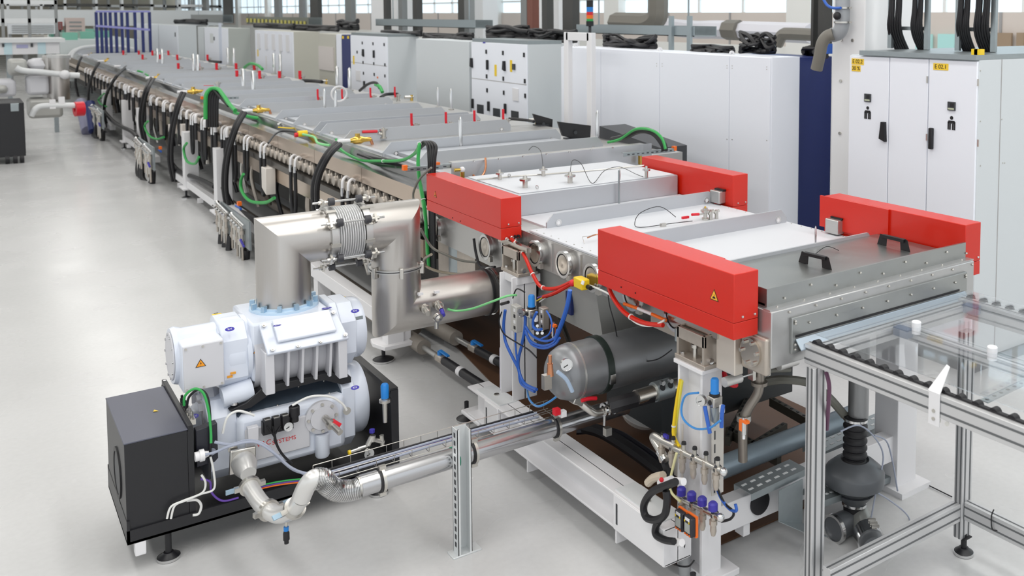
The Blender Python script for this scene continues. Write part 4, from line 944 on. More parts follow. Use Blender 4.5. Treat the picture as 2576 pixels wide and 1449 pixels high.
# solenoid valve block with regulator and gauge
p = at(690, 1060, y=4.86)
sb = thing('solenoid_block', 'three black solenoid valves with a round regulator on the white lower pump', 'valve block', tuple(p))
MB().box(1.135, 1.28, 4.85, 4.885, .465, .53).build('mounting', blackp, sb)
for k in range(3):
    x = 1.155 + k * .042; v = MB().box(x - .016, x + .016, 4.83, 4.875, .475, .545).build('solenoid', black, sb, bevel=.002); MB().box(x - .014, x + .014, 4.835, 4.86, .545, .55).build('coil_top', fitting, v)
MB().lathe((1.285, 4.85, .50), (0, 0, 1), [(0, .02), (.03, .02), (.03, .026), (.075, .026), (.08, .022)], 16).build('regulator', black, sb)
def gauge(p, n, r, parent, name='pressure_gauge'):
    p = V(p); n = V(n).normalized()
    g = MB().lathe(p, n, [(-.018, r), (.0, r), (.0, r * .92), (-.002, r * .9)], 24).build(name, chrome, parent)
    MB().lathe(p + n * -.004, n, [(0, r * .9), (.001, r * .9)], 24).build('dial', white, g)
    u, w_, _ = ortho(n); MB().bar(p - u * r * .2, p + u * r * .5 + w_ * r * .35, .003, .002, n).build('needle', black, g); return g
gauge(at(726, 1074, y=4.82), (0, -1, .1), .022, sb)
# silver bracket
MB().box(1.065, 1.115, 4.85, 4.885, .45, .52).build('bracket', pumpg, pu, bevel=.003)
# black control box on the left of the pump with green cable
p = at(517, 1085, y=4.80); cb = thing('control_box', 'small dark control box with round button beside the black housing', 'box', (.84, 4.8, .4))
MB().prism([(.83, 4.83, .58), (.925, 4.83, .595), (.925, 4.83, .42), (.91, 4.83, .405), (.83, 4.83, .40)], (0, .05, 0)).build('case', mat('navy_black', '#23242E', .4), cb, bevel=.004)
MB().lathe((.897, 4.829, .46), (0, -1, 0), [(0, .018), (.003, .018)], 18).build('button', mat('button_grey', '#8E93A2', .4), cb)
# outlet port and foreline
fo = thing('outlet_elbow', 'aluminium elbow pipe curving from the pump outlet to the foreline', 'pipe', tuple(at(610, 1165, y=4.86)))
sq = at(610, 1158, y=4.84)
MB().ob(sq, (.12, .022, .12), V((1, 0, -.06))).build('square_flange', fitting, fo, bevel=.006)
MB().lathe(sq, V((.02, -1, -.25)), [(0, .05), (.012, .056), (.05, .056), (.11, .036)], 28).build('reducer', mat('cast_aluminium', '#DCDBD9', .34, .55), fo)
FY = 4.12
path = [at(626, 1218, y=4.62), at(638, 1240, y=4.55), at(662, 1272, y=4.44), at(697, 1294, y=4.33), at(735, 1284, y=4.24), at(758, 1252, y=4.17)]
MB().tube(path, .0375, 20, True, 10).build('elbow_tube', MATS['cast_aluminium'], fo)
spn = spline([V(p) for p in path], 10)
def wingclamp(i, parent, spn=spn, r=.0375, side=1):
    p = spn[i]; d = (spn[i + 1] - spn[i - 1]).normalized(); u, w_, _ = ortho(d)
    c = MB().ring(p, d, r, r + .011, .018, 24).build('clamp_ring', fitting, parent)
    for s in (1, -1):
        q = p + u * s * (r + .016); MB().ob(q, (.02, .03, .022), d, u).build('clamp_lug', fitting, c)
    MB().ob(p + u * side * (r + .04), (.008, .055, .022), d, u).build('wing_nut', MATS['zinc_clamp'], c)
for i in (3, 24, 42): wingclamp(i, fo, side=-1 if i == 24 else 1)
t = thing('bleed_valve', 'thin stem with black plug hanging under the outlet elbow', 'valve', tuple(at(720, 1300, y=4.27)))
MB().cyl(at(721, 1300, y=4.27), at(720, 1330, y=4.27), .006, 8).build('stem', fitting, t); MB().cyl(at(720, 1325, y=4.27), at(720, 1335, y=4.27), .011, 10).build('blue_ring', bright_blue, t)
MB().lathe(at(720, 1333, y=4.27), (0, 0, -1), [(0, .009), (.015, .014), (.045, .014), (.047, .01), (.062, .01)], 12).build('plug', black, t)
be = thing('bellows_hose', 'steel bellows hose with a hump joining the elbow to the long pipe', 'hose', tuple(at(790, 1206, y=FY)))
bp = [at(758, 1252, y=4.17), at(772, 1222, y=4.14), at(790, 1204, y=FY), at(812, 1206, y=FY), at(828, 1222, y=FY), at(850, 1234, y=FY), at(880, 1234, y=FY), at(905, 1227, y=FY)]
MB().tube(bp[:4], .040, 20, True, 8).build('hump_pipe', MATS['cast_aluminium'], be)
nn = 26
MB().tube(bp[2:], .04, 20, True, 26, rf=lambda t: .047 if int(t * 64) % 2 else .040).build('bellows', chrome, be, smooth=15)
fp = thing('foreline_pipe', 'long polished steel pipe running from the bellows hose past the slotted post', 'pipe', tuple(at(930, 1218, y=FY)))
a = at(905, 1227, y=FY); b_ = at(1535, 1032, y=FY); az = (a.z + b_.z) / 2
A_ = V((a.x, FY, at(1170, 1140, y=FY).z + .0)); Bq = V((b_.x + .1, FY, A_.z)); A_.z = a.z * .5 + A_.z * .5
MB().cyl(A_, Bq, .0475, 32).build('pipe', mat('polished_pipe', '#BDBDBF', .2, .95), fp)
dl = (Bq - A_)
MB().cyl(A_ - dl.normalized() * .01, A_ + dl.normalized() * .08, .044, 28).build('end_sleeve', fitting, fp)
for px in (958, 1190, 1398):
    q = at(px, 1100, y=FY); c = V((q.x, FY, A_.z + (Bq.z - A_.z) * (q.x - A_.x) / dl.x))
    r = MB().ring(c, dl, .0475, .058, .014, 28).build('clamp_ring', fitting, fp); MB().ring(c + dl.normalized() * -.012, dl, .0475, .056, .008, 28).build('rubber_ring', black, r)
    MB().ob(c + V((0, -.01, .06)), (.03, .02, .02)).build('clamp_bolt', fitting, r); MB().ob(c + V((0, -.01, -.06)), (.03, .02, .02)).build('clamp_bolt', fitting, r)
c = at(1143, 1150, y=FY); MB().ring((c.x, FY, A_.z), dl, .048, .053, .022, 28).build('tape_band', mat('teal_tape', '#2E8F72', .5), fp)
# slotted support post
sx = 1.83; sy_ = 4.045
po = thing('slotted_post', 'galvanised slotted channel post holding the long polished pipe', 'post', (sx, sy_, 0))
g = MB(); g.box(sx - .042, sx - .039, sy_ - .03, sy_ + .03, 0, .615); g.box(sx + .025, sx + .028, sy_ - .03, sy_ + .03, 0, .60); g.box(sx - .042, sx + .028, sy_ + .027, sy_ + .03, 0, .61)
g.box(sx - .042, sx - .03, sy_ - .03, sy_ - .027, 0, .615); g.box(sx + .016, sx + .028, sy_ - .03, sy_ - .027, 0, .60)
g.build('channel', mat('bright_zinc', '#DDE0E1', .4, .35), po)
for k in range(15):
    z = .04 + k * .038
    MB().box(sx - .0435, sx - .0415, sy_ - .008, sy_ + .008, z, z + .022).build('slot', darkg, po); MB().box(sx - .022, sx - .008, sy_ + .0255, sy_ + .0275, z, z + .02).build('slot', darkg, po)
MB().box(sx - .07, sx + .075, sy_ - .035, sy_ + .04, 0, .008).build('foot_plate', MATS['bright_zinc'], po, bevel=.002)
# wire cable tray behind the pipe
wt = thing('wire_tray', 'thin wire mesh cable tray lying behind the long polished pipe', 'cable tray', (1.3, 4.25, .5))
z0 = A_.z + .03; x0, x1 = at(800, 1220, y=4.22).x, at(1395, 1060, y=4.22).x; g = MB()
for y, z in ((4.19, z0), (4.24, z0), (4.29, z0), (4.19, z0 + .035), (4.29, z0 + .045)): g.cyl((x0, y, z), (x1, y, z), .0018, 5)
g.build('wires_along', fitting, wt, kind='stuff'); g = MB(); k = x0
while k < x1: g.tube([(k, 4.19, z0 + .035), (k, 4.19, z0), (k, 4.29, z0), (k, 4.29, z0 + .045)], .0018, 5, False); k += .085
g.build('wires_across', fitting, wt, kind='stuff')
for i, (m_, dz, nm, r, l) in enumerate(((gcable, .008, 'grey_cable', .006, 'pale grey cable lying in the wire tray'), (gcable, .02, 'grey_cable', .006, 'second pale grey cable lying in the wire tray'), (purple, .006, 'purple_cable', .004, 'purple cable lying in the wire tray'), (black, .012, 'black_cable', .008, 'black cable lying in the wire tray'))):
    hose(nm, [(x0 + .05, 4.21 + i * .02, z0 + dz), ((x0 + x1) / 2, 4.22 + i * .015, z0 + dz + .004), (x1 - .1, 4.21 + i * .02, z0 + dz)], r, m_, l, 'cable')
# cables around the pump
def pc(l, y0, y1=None): 
    n = len(l); return [at(a, b_, y=y0 + ((y1 if y1 is not None else y0) - y0) * i / (n - 1)) for i, (a, b_) in enumerate(l)]
hose('green_cable', pc([(463, 1020), (466, 995), (490, 978), (512, 990), (524, 1030), (530, 1080), (531, 1115)], 4.9, 4.79), .006, green, 'green yellow earth cable arching over the small dark control box', 'cable')
hose('black_cable', pc([(470, 1025), (476, 998), (500, 980), (520, 995), (528, 1040), (529, 1120), (527, 1205)], 4.92, 4.80), .006, black, 'black cable arching beside the green earth cable on the pump', 'cable')
hose('grey_cable', pc([(540, 1112), (580, 1118), (625, 1108), (665, 1118), (700, 1150), (740, 1182), (785, 1194)], 4.80, 4.6), .0075, gcable, 'bluish grey cable waving across the lower pump', 'cable')
hose('grey_cable', pc([(505, 1146), (540, 1138), (580, 1122), (640, 1112), (690, 1140), (730, 1175), (780, 1198)], 4.78, 4.6), .0065, gcable, 'paler cable leaving the white gland of the black housing', 'cable')
g = thing('cable_gland', 'big white plastic cable gland on the black housing', 'gland', tuple(at(495, 1150, y=4.8))); MB().lathe(at(490, 1150, y=4.79), (1, 0, 0), [(0, .022), (.02, .022), (.02, .028), (.04, .028), (.04, .018), (.06, .012)], 16).build('body', white, g)
hose('white_cable', pc([(507, 1195), (517, 1215), (508, 1240), (460, 1260), (430, 1275), (420, 1305)], 4.77), .005, wcable, 'white cable hanging over the black skid rail, left strand', 'cable')
hose('white_cable', pc([(530, 1150), (538, 1190), (538, 1230), (505, 1243), (470, 1258), (440, 1272), (430, 1305)], 4.77), .005, wcable, 'white cable hanging over the black skid rail, right strand', 'cable')
hose('white_cable', pc([(470, 1260), (495, 1258), (506, 1272), (500, 1292), (485, 1296)], 4.785), .006, wcable, 'short white cable loop on the black skid rail', 'cable')
hose('purple_cable', pc([(505, 1205), (528, 1212), (533, 1240), (560, 1260), (600, 1252)], 4.80), .005, purple, 'purple cable looping inside the black skid', 'cable')
hose('white_tube', pc([(560, 1090), (572, 1050), (600, 1034), (640, 1045)], 4.85), .006, wcable, 'white plastic tube curving to the left side of the solenoid valves', 'tube')
hose('white_tube', pc([(735, 1020), (780, 998), (830, 998), (860, 1015), (872, 1032)], 4.84), .006, wcable, 'white plastic tube arching over the sight flange', 'tube')
hose('black_cable', pc([(690, 1090), (697, 1120), (712, 1145), (734, 1166)], 4.82), .006, black, 'black cable dropping from the solenoid valves over the lettering', 'cable')
for i, (x, l) in enumerate(((672, 'left'), (686, 'middle'), (706, 'right'))): hose('thin_wire', pc([(x, 1072), (690, 1100), (694, 1118)], 4.825), .003, black, 'thin black wire under the %s solenoid valve' % l, 'cable')
for m_, o, l in ((green, 0, 'green'), (purple, 4, 'purple'), (orange, 8, 'orange')):
    hose(l + '_cable', pc([(640, 1225 + o), (700, 1212 + o), (760, 1205 + o), (820, 1205 + o)], 4.82, 4.75), .004, m_, l + ' cable lying behind the outlet elbow on the skid', 'cable')
# blue capped filter and gauge at the right end of the skid
f = thing('filter_unit', 'blue topped filter standing at the right end of the pump skid', 'filter', tuple(at(968, 1000, y=4.80)))
p = at(968, 988, y=4.80); MB().lathe(p, (0, 0, 1), [(-.16, .012), (-.05, .014), (-.05, .03), (-.035, .03), (-.03, .018), (-.01, .018), (0, .02), (.04, .02), (.048, .014)], 14).build('cap', fitting, f)
MB().lathe(p, (0, 0, 1), [(-.028, .0205), (.04, .021), (.049, .015)], 14).build('blue_cap', bright_blue, f)
f = thing('oil_gauge_set', 'chrome fittings with round dial and blue knob at the right end of the pump skid', 'gauge', tuple(at(930, 1140, y=4.78)))
gauge(at(929, 1142, y=4.76), (0, -1, .1), .026, f)
for a, b_, r in (((925, 1120), (935, 1100), .014), ((900, 1130), (925, 1122), .01), ((935, 1105), (965, 1112), .012), ((960, 1095), (962, 1120), .012), ((938, 1095), (936, 1110), .016)): MB().cyl(at(*a, y=4.8), at(*b_, y=4.8), r, 10).build('fitting', fitting, f)
MB().cyl(at(936, 1088, y=4.8), at(936, 1080, y=4.8), .014, 10).build('blue_knob', indigo, f); MB().cyl(at(876, 1139, y=4.8), at(882, 1137, y=4.8), .012, 12).build('yellow_cap', yellow, f)
MB().cyl(at(882, 1137, y=4.8), at(912, 1126, y=4.8), .008, 10).build('stem', fitting, f)
# ================================================================ roller table of aluminium profile with glass
tb = thing('roller_table', 'aluminium profile table with black rollers at the discharge slot', 'table', (2.73, 2.74, 0))
groove = mat('groove_dark', '#6E7072', .5, .5)
def profile(p, q, w_, h, parent, name='profile', up=V((0, 0, 1)), nw=1, nh=2, m=None):
    """extruded profile with slotted faces"""
    p, q = V(p), V(q); d = (q - p).normalized(); side = d.cross(up)
    side = (side if side.length > 1e-5 else V((1, 0, 0))).normalized(); u = side.cross(d).normalized()
    o = MB().bar(p, q, w_, h, up).build(name, m or alu, parent, bevel=.002)
    g = MB()
    for s in (1, -1):
        for k in range(nh):
            c = (k + .5) / nh - .5; off = side * s * w_ / 2 + u * c * h
            g.bar(p + off, q + off, .0025, .008, up) if abs(d.dot(up)) < .9 else g.ob((p + q) / 2 + off, ((q - p).length, .0025, .008), d, side)
        for k in range(nw):
            c = (k + .5) / nw - .5; off = u * s * h / 2 + side * c * w_
            g.bar(p + off, q + off, .008, .0025, up) if abs(d.dot(up)) < .9 else g.ob((p + q) / 2 + off, ((q - p).length, .008, .0025), d, side)
    g.build('groove', groove, o, kind='stuff'); return o
X0, X1, TZ = 2.845, 3.905, 1.1225
YB, YF = 2.70, 1.0
profile((X0, 2.78, TZ), (X0, YF, TZ), .06, .085, tb, 'side_rail'); profile((X1, 2.78, TZ), (X1, YF, TZ), .06, .085, tb, 'side_rail')
MB().box(X0 - .028, X0 + .028, 2.7785, 2.7815, TZ - .04, TZ + .04).build('end_face', alu, tb)
for sx_ in (-.016, .016):
    for sz_ in (-.022, .022): MB().box(X0 + sx_ - .007, X0 + sx_ + .007, 2.781, 2.783, TZ + sz_ - .007, TZ + sz_ + .007).build('profile_hole', darkg, tb)
MB().lathe((X0, 2.781, TZ), (0, 1, 0), [(0, .016), (.002, .016)], 8).build('profile_core', black, tb)
profile((X0 + .03, 2.745, TZ + .0), (X1 - .03, 2.745, TZ + .0), .06, .06, tb, 'cross_rail', nw=2, nh=1)
profile((X0 + .03, 1.25, TZ), (X1 - .03, 1.25, TZ), .04, .08, tb, 'cross_rail')
mr0, mr1 = at(2256, 830, z=1.13), at(2576, 945, z=1.13)
profile((mr0.x + .02, 2.71, 1.125), (mr0.x + .02, YF, 1.125), .04, .05, tb, 'middle_rail')
def vpost(x, y, z0, z1, parent, w_=.085, d_=.05): return profile((x, y, z0), (x, y, z1), w_, d_, parent, 'post', up=V((0, 1, 0)), nw=1, nh=1)
def post2(x0, x1, y0, y1, z0, z1):
    o = MB().box(x0, x1, y0, y1, z0, z1).build('post', alu, tb, bevel=.002); g = MB()
    for f in (.25, .75):
        x = x0 + (x1 - x0) * f; g.box(x - .005, x + .005, y0 - .001, y0 + .001, z0, z1); y = y0 + (y1 - y0) * f; g.box(x0 - .001, x0 + .001, y - .004, y + .004, z0, z1)
    g.build('groove', groove, o, kind='stuff')
post2(2.79, 2.868, 2.70, 2.745, .03, TZ - .042); post2(3.68, 3.755, 2.59, 2.635, .085, TZ - .042)
post2(2.815, 2.895, 1.2, 1.25, .03, TZ - .042)
b0, b1 = at(2140, 1425, y=2.62), at(2392, 1290, y=2.62); zb = (b0.z + b1.z) / 2
profile((2.80, 2.62, zb), (3.68, 2.62, zb), .045, .085, tb, 'lower_rail', nh=2)
c0 = at(2500, 1315, x=3.72)
profile((3.72, 2.59, c0.z), (3.72, YF, c0.z), .045, .085, tb, 'lower_rail', nh=2)
foot(3.717, 2.60, tb, .1, .045); foot(2.855, 2.72, tb, .05, .045)
for x in (3.70, 3.74): pass
MB().box(3.69, 3.745, 2.575, 2.64, .083, .088).build('foot_cap', black, tb)
for k in range(22):
    y = 2.745 - k * .072
    if k == 0: pr = MB().lathe((X0 - .004, y, TZ + .041), (1, 0, 0), [(0, .010), (.0, .018), (.028, .018), (.028, .010)], 14).build('roller', black, tb)
    else: c = pr.copy(); col.objects.link(c); c.location = (0, -k * .072, 0)
    if k == 0: pq = MB().lathe((X1 + .012, y, TZ + .041), (1, 0, 0), [(0, .010), (.0, .018), (.028, .018), (.028, .010)], 14).build('roller', black, tb)
    else: c = pq.copy(); col.objects.link(c); c.location = (0, -k * .072, 0)
MB().box(X0 - .006, X0 + .012, 1.1, 2.76, TZ + .043, TZ + .05).build('roller_strip', black, tb)
solo(MB().box(X0 + .035, X1 + .06, 1.15, 2.782, TZ + .065, TZ + .069), 'glass_pane', glass, 'large clear glass pane lying on the rollers of the aluminium table', 'glass')
for px, py, l in ((2305, 822, 'front left'), (2496, 886, 'right')):
    p = at(px, py, z=TZ + .065)
    k_ = MB().lathe((p.x, p.y, TZ + .064), (0, 0, 1), [(-.03, .019), (.022, .021), (.026, .018)], 20)
    solo(k_, 'white_roller_stop', mat('white_nylon', '#EDEDF0', .35), 'white nylon stop on the middle rail, the %s' % ('one nearer the slot' if 'front' in l else 'one farther from the slot'), 'stop')
for px, py in ((2272, 835), (2443, 778)):
    p = at(px, py, z=1.14); MB().ob(p, (.08, .045, .04), V((0, 1, 0)), V((1, 0, 0))).build('corner_block', mat('corner_blue_grey', '#5A6880', .5), tb, bevel=.003)
p = at(2358, 1000, x=X0 - .032); t = thing('guide_plate', 'bent white sheet bracket screwed to the left table rail', 'bracket', tuple(p))
a, b_ = at(2338, 975, x=X0 - .032), at(2366, 975, x=X0 - .032)
MB().box(X0 - .036, X0 - .032, b_.y, a.y, TZ - .075, TZ + .05).build('plate', white, t, bevel=.001)
MB().prism([(X0 - .034, a.y + .005, TZ + .05), (X0 - .034, b_.y + .0, TZ + .05), (X0 + .04, b_.y + .015, TZ + .13), (X0 + .04, a.y - .02, TZ + .135)], (.003, 0, 0)).build('bent_tongue', white, t)
for z in (-.05, -.02): MB().cyl((X0 - .04, (a.y + b_.y) / 2, TZ + z), (X0 - .036, (a.y + b_.y) / 2, TZ + z), .007, 8).build('screw', fitting, t)
for q in (0, .04): MB().cyl(at(2362 + q * 500, 1058 + q * 200, x=X0 - .01), at(2362 + q * 500, 1058 + q * 200, x=X0 + .04), .009, 8).build('stud', fitting, t)
# perforated strip seen through the glass, cable tie
s0, s1 = at(2475, 1010, z=1.13), at(2576, 962, z=1.13); t = thing('perforated_strip', 'perforated steel strip crossing below the glass', 'strip', tuple(s0))
MB().bar(s0, s0 + (s1 - s0) * 1.6, .035, .004).build('strip', galv, t)
for k in range(9): q = s0 + (s1 - s0) * (k + .5) / 6; MB().lathe(q + V((0, 0, .002)), (0, 0, 1), [(0, .008), (.001, .008)], 10).build('hole', darkg, t)
solo(MB().tube([at(2500, 1282, x=3.69), at(2494, 1300, x=3.69), at(2496, 1330, x=3.69), at(2510, 1335, x=3.70)], .003, 6), 'cable_tie', black, 'black cable tie round the lower right table rail', 'tie')
solo(MB().tube([at(2260, 1185, z=.02), at(2330, 1218, z=.008), at(2395, 1250, z=.008)], .003, 6, False), 'floor_wire', black, 'thin black wire lying on the floor under the table', 'wire')
hose('purple_hose', [at(2078, 935, x=2.85), at(2086, 970, x=2.85), at(2084, 1020, x=2.86), at(2080, 1080, x=2.9)], .009, mat('plum', '#5C3550', .4), 'plum coloured cable hanging behind the left table post', 'cable')
# ---------------------------------------------------------------- exhaust fan hanging below the housing
FYY = 3.05
fa = thing('duct_fan', 'grey inline fan with black bellows standing below the table', 'fan', tuple(at(2150, 1180, y=FYY)))
def pz(py, px=2155): return at(px, py, y=FYY)
ax = pz(1180, 2150)
def zz(py): return at(2155, py, y=FYY).z
fang = mat('fan_grey', '#5D6064', .38, .2)
MB().cyl((ax.x + .02, FYY, zz(1050)), (ax.x + .02, FYY, 1.07), .05, 28).build('riser_pipe', mat('duct_grey', '#8D8E8F', .35, .6), fa)
n = 26; z0, z1 = zz(1160), zz(1045)
MB().lathe((ax.x, FYY, z0), (0, 0, 1), [((z1 - z0) * k / n, .060 if k % 4 < 2 else .053) for k in range(n + 1)], 28).build('black_bellows', black, fa)
MB().lathe((ax.x, FYY, zz(1232)), (0, 0, 1), [(0, .085), (.03, .12), (.045, .145), (.10, .147), (.115, .14), (.15, .10), (.165, .07), (zz(1158) - zz(1232), .062)], 36).build('fan_housing', fang, fa)
MB().lathe((ax.x, FYY, zz(1262)), (0, 0, 1), [(0, .05), (zz(1232) - zz(1262), .10)], 28).build('lower_cone', fang, fa)
MB().lathe((ax.x, FYY, zz(1300)), (0, 0, 1), [(0, .052), (.02, .05), (.05, .053), (zz(1250) - zz(1300), .05)], 28).build('lower_bellows', black, fa)
for py in (1052, 1262, 1293): MB().ring((ax.x, FYY, zz(py)), (.05, 0, 1), .053, .061, .012, 28).build('hose_band', chrome, fa)
MB().tube([(ax.x, FYY, zz(1298)), (ax.x, FYY, .075), (ax.x - .02, FYY, .058), (ax.x - .07, FYY, .062), (ax.x - .14, FYY, .06)], .06, 24, True, 8).build('floor_elbow', fang, fa)
MB().ring((ax.x - .14, FYY, .06), (1, 0, 0), .058, .07, .02, 24).build('pipe_coupling', chrome, fa)
cp = at(2190, 1365, z=.055); t = thing('capped_pipe', 'grey capped pipe stub with bolted clamp lying on the floor under the table', 'pipe', tuple(cp))
dd = V((-.55, -.83, 0)).normalized(); st = V((cp.x, cp.y, .068)) - dd * .02
MB().tube([st - dd * .14 + V((.06, .1, .02)), st - dd * .13 + V((.03, .05, .02)), st - dd * .08, st - dd * .02], .054, 22, True, 8).build('elbow', mat('pale_grey_pipe', '#A2A39F', .35, .4), t)
MB().cyl(st - dd * .03, st + dd * .10, .06, 26).build('pipe_end', fang, t)
c = MB().ring(st, dd, .06, .068, .09, 26).build('bolted_clamp', chrome, t)
for k in range(3): MB().cyl(st + dd * (-.03 + k * .03) + V((0, 0, .072)), st + dd * (-.03 + k * .03) + V((.03, -.02, .072)), .008, 8).build('clamp_bolt', fitting, c)
hose('grey_flex_hose', [at(1928, 960, y=3.3), at(1975, 955, y=3.2), at(2040, 965, y=3.15), at(2085, 1000, y=3.1), at(2125, 1045, y=3.1)], .021, dhose, 'ribbed grey flexible hose running behind the table post', 'hose')
for pts, l in (([(2115, 1085), (2160, 1070), (2200, 1100), (2222, 1150), (2205, 1230), (2190, 1310)], 'left'), ([(2190, 1230), (2240, 1260), (2285, 1300), (2290, 1345)], 'right'), ([(2200, 1095), (2230, 1110), (2245, 1160), (2258, 1235)], 'outer')):
    hose('grey_cable', [at(a, b_, y=2.95) for a, b_ in pts], .004, gcable, 'thin pale cable in a loose loop around the grey fan, %s strand' % l, 'cable')
# perforated cable trays under the machine end
def ptray(p0, p1, w_, label, h=.03, tilt=V((0, 1, 0))):
    t = thing('cable_tray', label, 'cable tray', tuple(p0)); p0, p1 = V(p0), V(p1); d = (p1 - p0).normalized(); L = (p1 - p0).length; s = tilt.normalized(); n_ = d.cross(s).normalized()
    MB().prism([p0, p1, p1 + s * w_, p0 + s * w_], n_ * .003).build('bed', galv, t)
    MB().prism([p0, p1, p1 - n_ * h, p0 - n_ * h], s * .003).build('edge', galv, t); MB().prism([p0 + s * w_, p1 + s * w_, p1 + s * w_ - n_ * h, p0 + s * w_ - n_ * h], s * .003).build('edge', galv, t)
    g = MB(); k = .03
    while k < L - .03:
        for f in (.3, .7): g.ob(p0 + d * k + s * w_ * f, (.028, .012, .009), d, s)
        k += .055
    g.build('slots', foil, t, kind='stuff'); return t
ptray(at(1890, 1245, y=3.12), at(2030, 1180, y=3.12), .12, 'perforated cable tray lying on the white cross beam')
ptray(at(2060, 1145, y=3.4), at(2240, 1060, y=3.4), .12, 'perforated cable tray behind the grey fan')
ptray(at(2075, 1260, y=3.0), at(2300, 1180, y=3.3), .14, 'galvanised tray end lying on the floor right of the fan')
a = at(1960, 1235, y=3.1); t = thing('steel_angle_sheet', 'folded galvanised sheet hanging below the white cross beam', 'sheet', tuple(a))
b_ = at(2020, 1205, y=3.1); MB().prism([a, b_, V((b_.x, 3.1, b_.z - .22)), V((a.x, 3.1, a.z - .15))], (0, .004, 0)).build('face', galv, t); MB().prism([(a.x, 3.1, a.z - .15), (b_.x, 3.1, b_.z - .22), (b_.x + .05, 2.98, b_.z - .25), (a.x + .1, 2.98, a.z - .2)], (0, 0, .003)).build('flap', galv, t)
p0, p1 = at(1825, 1215, y=3.42), at(2030, 1095, y=3.42)
solo(MB().cyl((2.75, 3.42, .34), (3.9, 3.42, .36), .055, 24), 'grey_round_beam', mat('blue_grey_pipe', '#8E9CA6', .35, .4), 'bluish grey round pipe along the white cross beam', 'pipe')
# frame of dark channels further inside
inn = thing('inner_tray_frame', 'dark perforated channels crossing the floor under the near chamber', 'frame', (2.9, 3.8, .2))
for (a, b_), (c, d) in (((1830, 1165), (1975, 1075)), ((1940, 1010), (2030, 1060)), ((1830, 1085), (1960, 1160)), ((1880, 1010), (1830, 1110))):
    p, q = at(a, b_, z=.28), at(c, d, z=.28); MB().bar(p, q, .03, .05).build('channel', mat('dark_channel', '#55534C', .4, .5), inn)
    n_ = max(3, int((q - p).length / .05)); g = MB()
    for k in range(n_): g.ob(p + (q - p) * (k + .5) / n_ + V((0, 0, .026)), (.016, .012, .003), q - p)
    g.build('holes', black, inn, kind='stuff')
MB().box(3.0, 4.0, 4.05, 4.6, .25, .62).build('dark_housing', mat('charcoal_box', '#33373A', .45), inn)
# ---------------------------------------------------------------- valve cross under the end plate
vx = thing('valve_cross', 'grey valve tee with two white cylinders under the end plate', 'valve', tuple(at(1910, 960, y=3.1)))
VY = 3.08; c = at(1910, 935, y=VY)
MB().lathe((c.x, VY, c.z - .06), (0, 0, 1), [(0, .038), (.015, .038), (.015, .024), (.16, .024)], 20).build('tee_body', mat('dull_nickel', '#8F8880', .35, .8), vx)
for s, px0, px1 in ((-1, 1822, 1862), (1, 1958, 2003)):
    a, b_ = at(px0, 944, y=VY), at(px1, 946, y=VY); MB().cyl((a.x, VY, c.z), (b_.x, VY, c.z), .022, 22).build('white_cylinder', mat('satin_aluminium', '#DCDAD8', .3, .5), vx)
    MB().cyl((c.x + s * .02, VY, c.z), (c.x + s * .12, VY, c.z), .005, 8).build('rod', chrome, vx); MB().ob((c.x + s * .045, VY, c.z), (.018, .035, .05)).build('clamp', fitting, vx)
MB().tube([(c.x, VY, c.z - .05), (c.x - .01, VY, c.z - .10), (c.x - .05, VY + .02, c.z - .17), (c.x - .06, VY + .04, c.z - .24), (c.x - .05, VY + .05, c.z - .42)], .022, 16, True, 8).build('down_pipe', MATS['dull_nickel'], vx)
MB().ring((c.x - .06, VY + .035, c.z - .21), (0, 0, 1), .024, .034, .025, 18).build('clamp_ring', fitting, vx)
MB().tube([(c.x + .02, VY, c.z - .03), (c.x + .08, VY + .02, c.z - .02), (c.x + .22, VY + .03, c.z - .05)], .012, 12, True, 8).build('side_hose', dhose, vx)
# red lever tape beside
solo(MB().tube([at(1820, 935, x=2.72), at(1828, 955, x=2.72), at(1842, 968, x=2.72), at(1852, 968, x=2.72)], .012, 8), 'red_lever', redh, 'bent red lever right of the front post', 'lever')
# ---------------------------------------------------------------- tank and pipes under the chamber
TY, TZZ, TR = 4.02, .545, .165
tc = at(1395, 935, y=TY); TZZ = tc.z - .02
tk = thing('grey_tank', 'large dark grey cylindrical tank lying under the near chamber', 'tank', (tc.x, TY, TZZ))
MB().lathe((tc.x + .02, TY, TZZ), (1, 0, 0), [(-.05, .001), (-.048, .045), (-.03, .09), (.0, .122), (.04, .138), (.055, .14), (1.45, .14)], 40).build('tank_body', mat('tank_grey', '#85878A', .35, .5, noise=.05), tk)
MB().ring((tc.x + .25, TY, TZZ), (1, 0, 0), .139, .148, .035, 40).build('strap', mat('dark_green_strap', '#1E2925', .4), tk)
MB().ring((tc.x + .10, TY, TZZ), (1, 0, 0), .138, .143, .01, 40).build('weld_bead', steel, tk)
MB().ob((tc.x + .25, TY - .145, TZZ - .03), (.03, .02, .05)).build('strap_bolt', chrome, tk)
gauge((tc.x - .0, TY - .12, TZZ + .09), (-.3, -1, .1), .03, tk)
g = thing('relief_valve', 'small copper relief valve on the tank end by the round gauge', 'valve', tuple(at(1383, 915, y=TY - .15)))
MB().lathe(at(1384, 945, y=TY - .16), (0, 0, 1), [(0, .018), (.04, .014), (.06, .014), (.06, .009), (.10, .009)], 10).build('copper_body', copper, g); MB().ob(at(1375, 960, y=TY - .16), (.04, .03, .07)).build('valve_block', fitting, g)
t = thing('exhaust_pipe', 'steel pipe with bolted coupling in front of the tank', 'pipe', tuple(at(1600, 1005, y=3.75)))
a, b_ = at(1600, 1000, y=3.75), at(1715, 965, y=3.75); MB().cyl(a, V((b_.x, 3.75, a.z)), .038, 24).build('pipe', mirror, t)
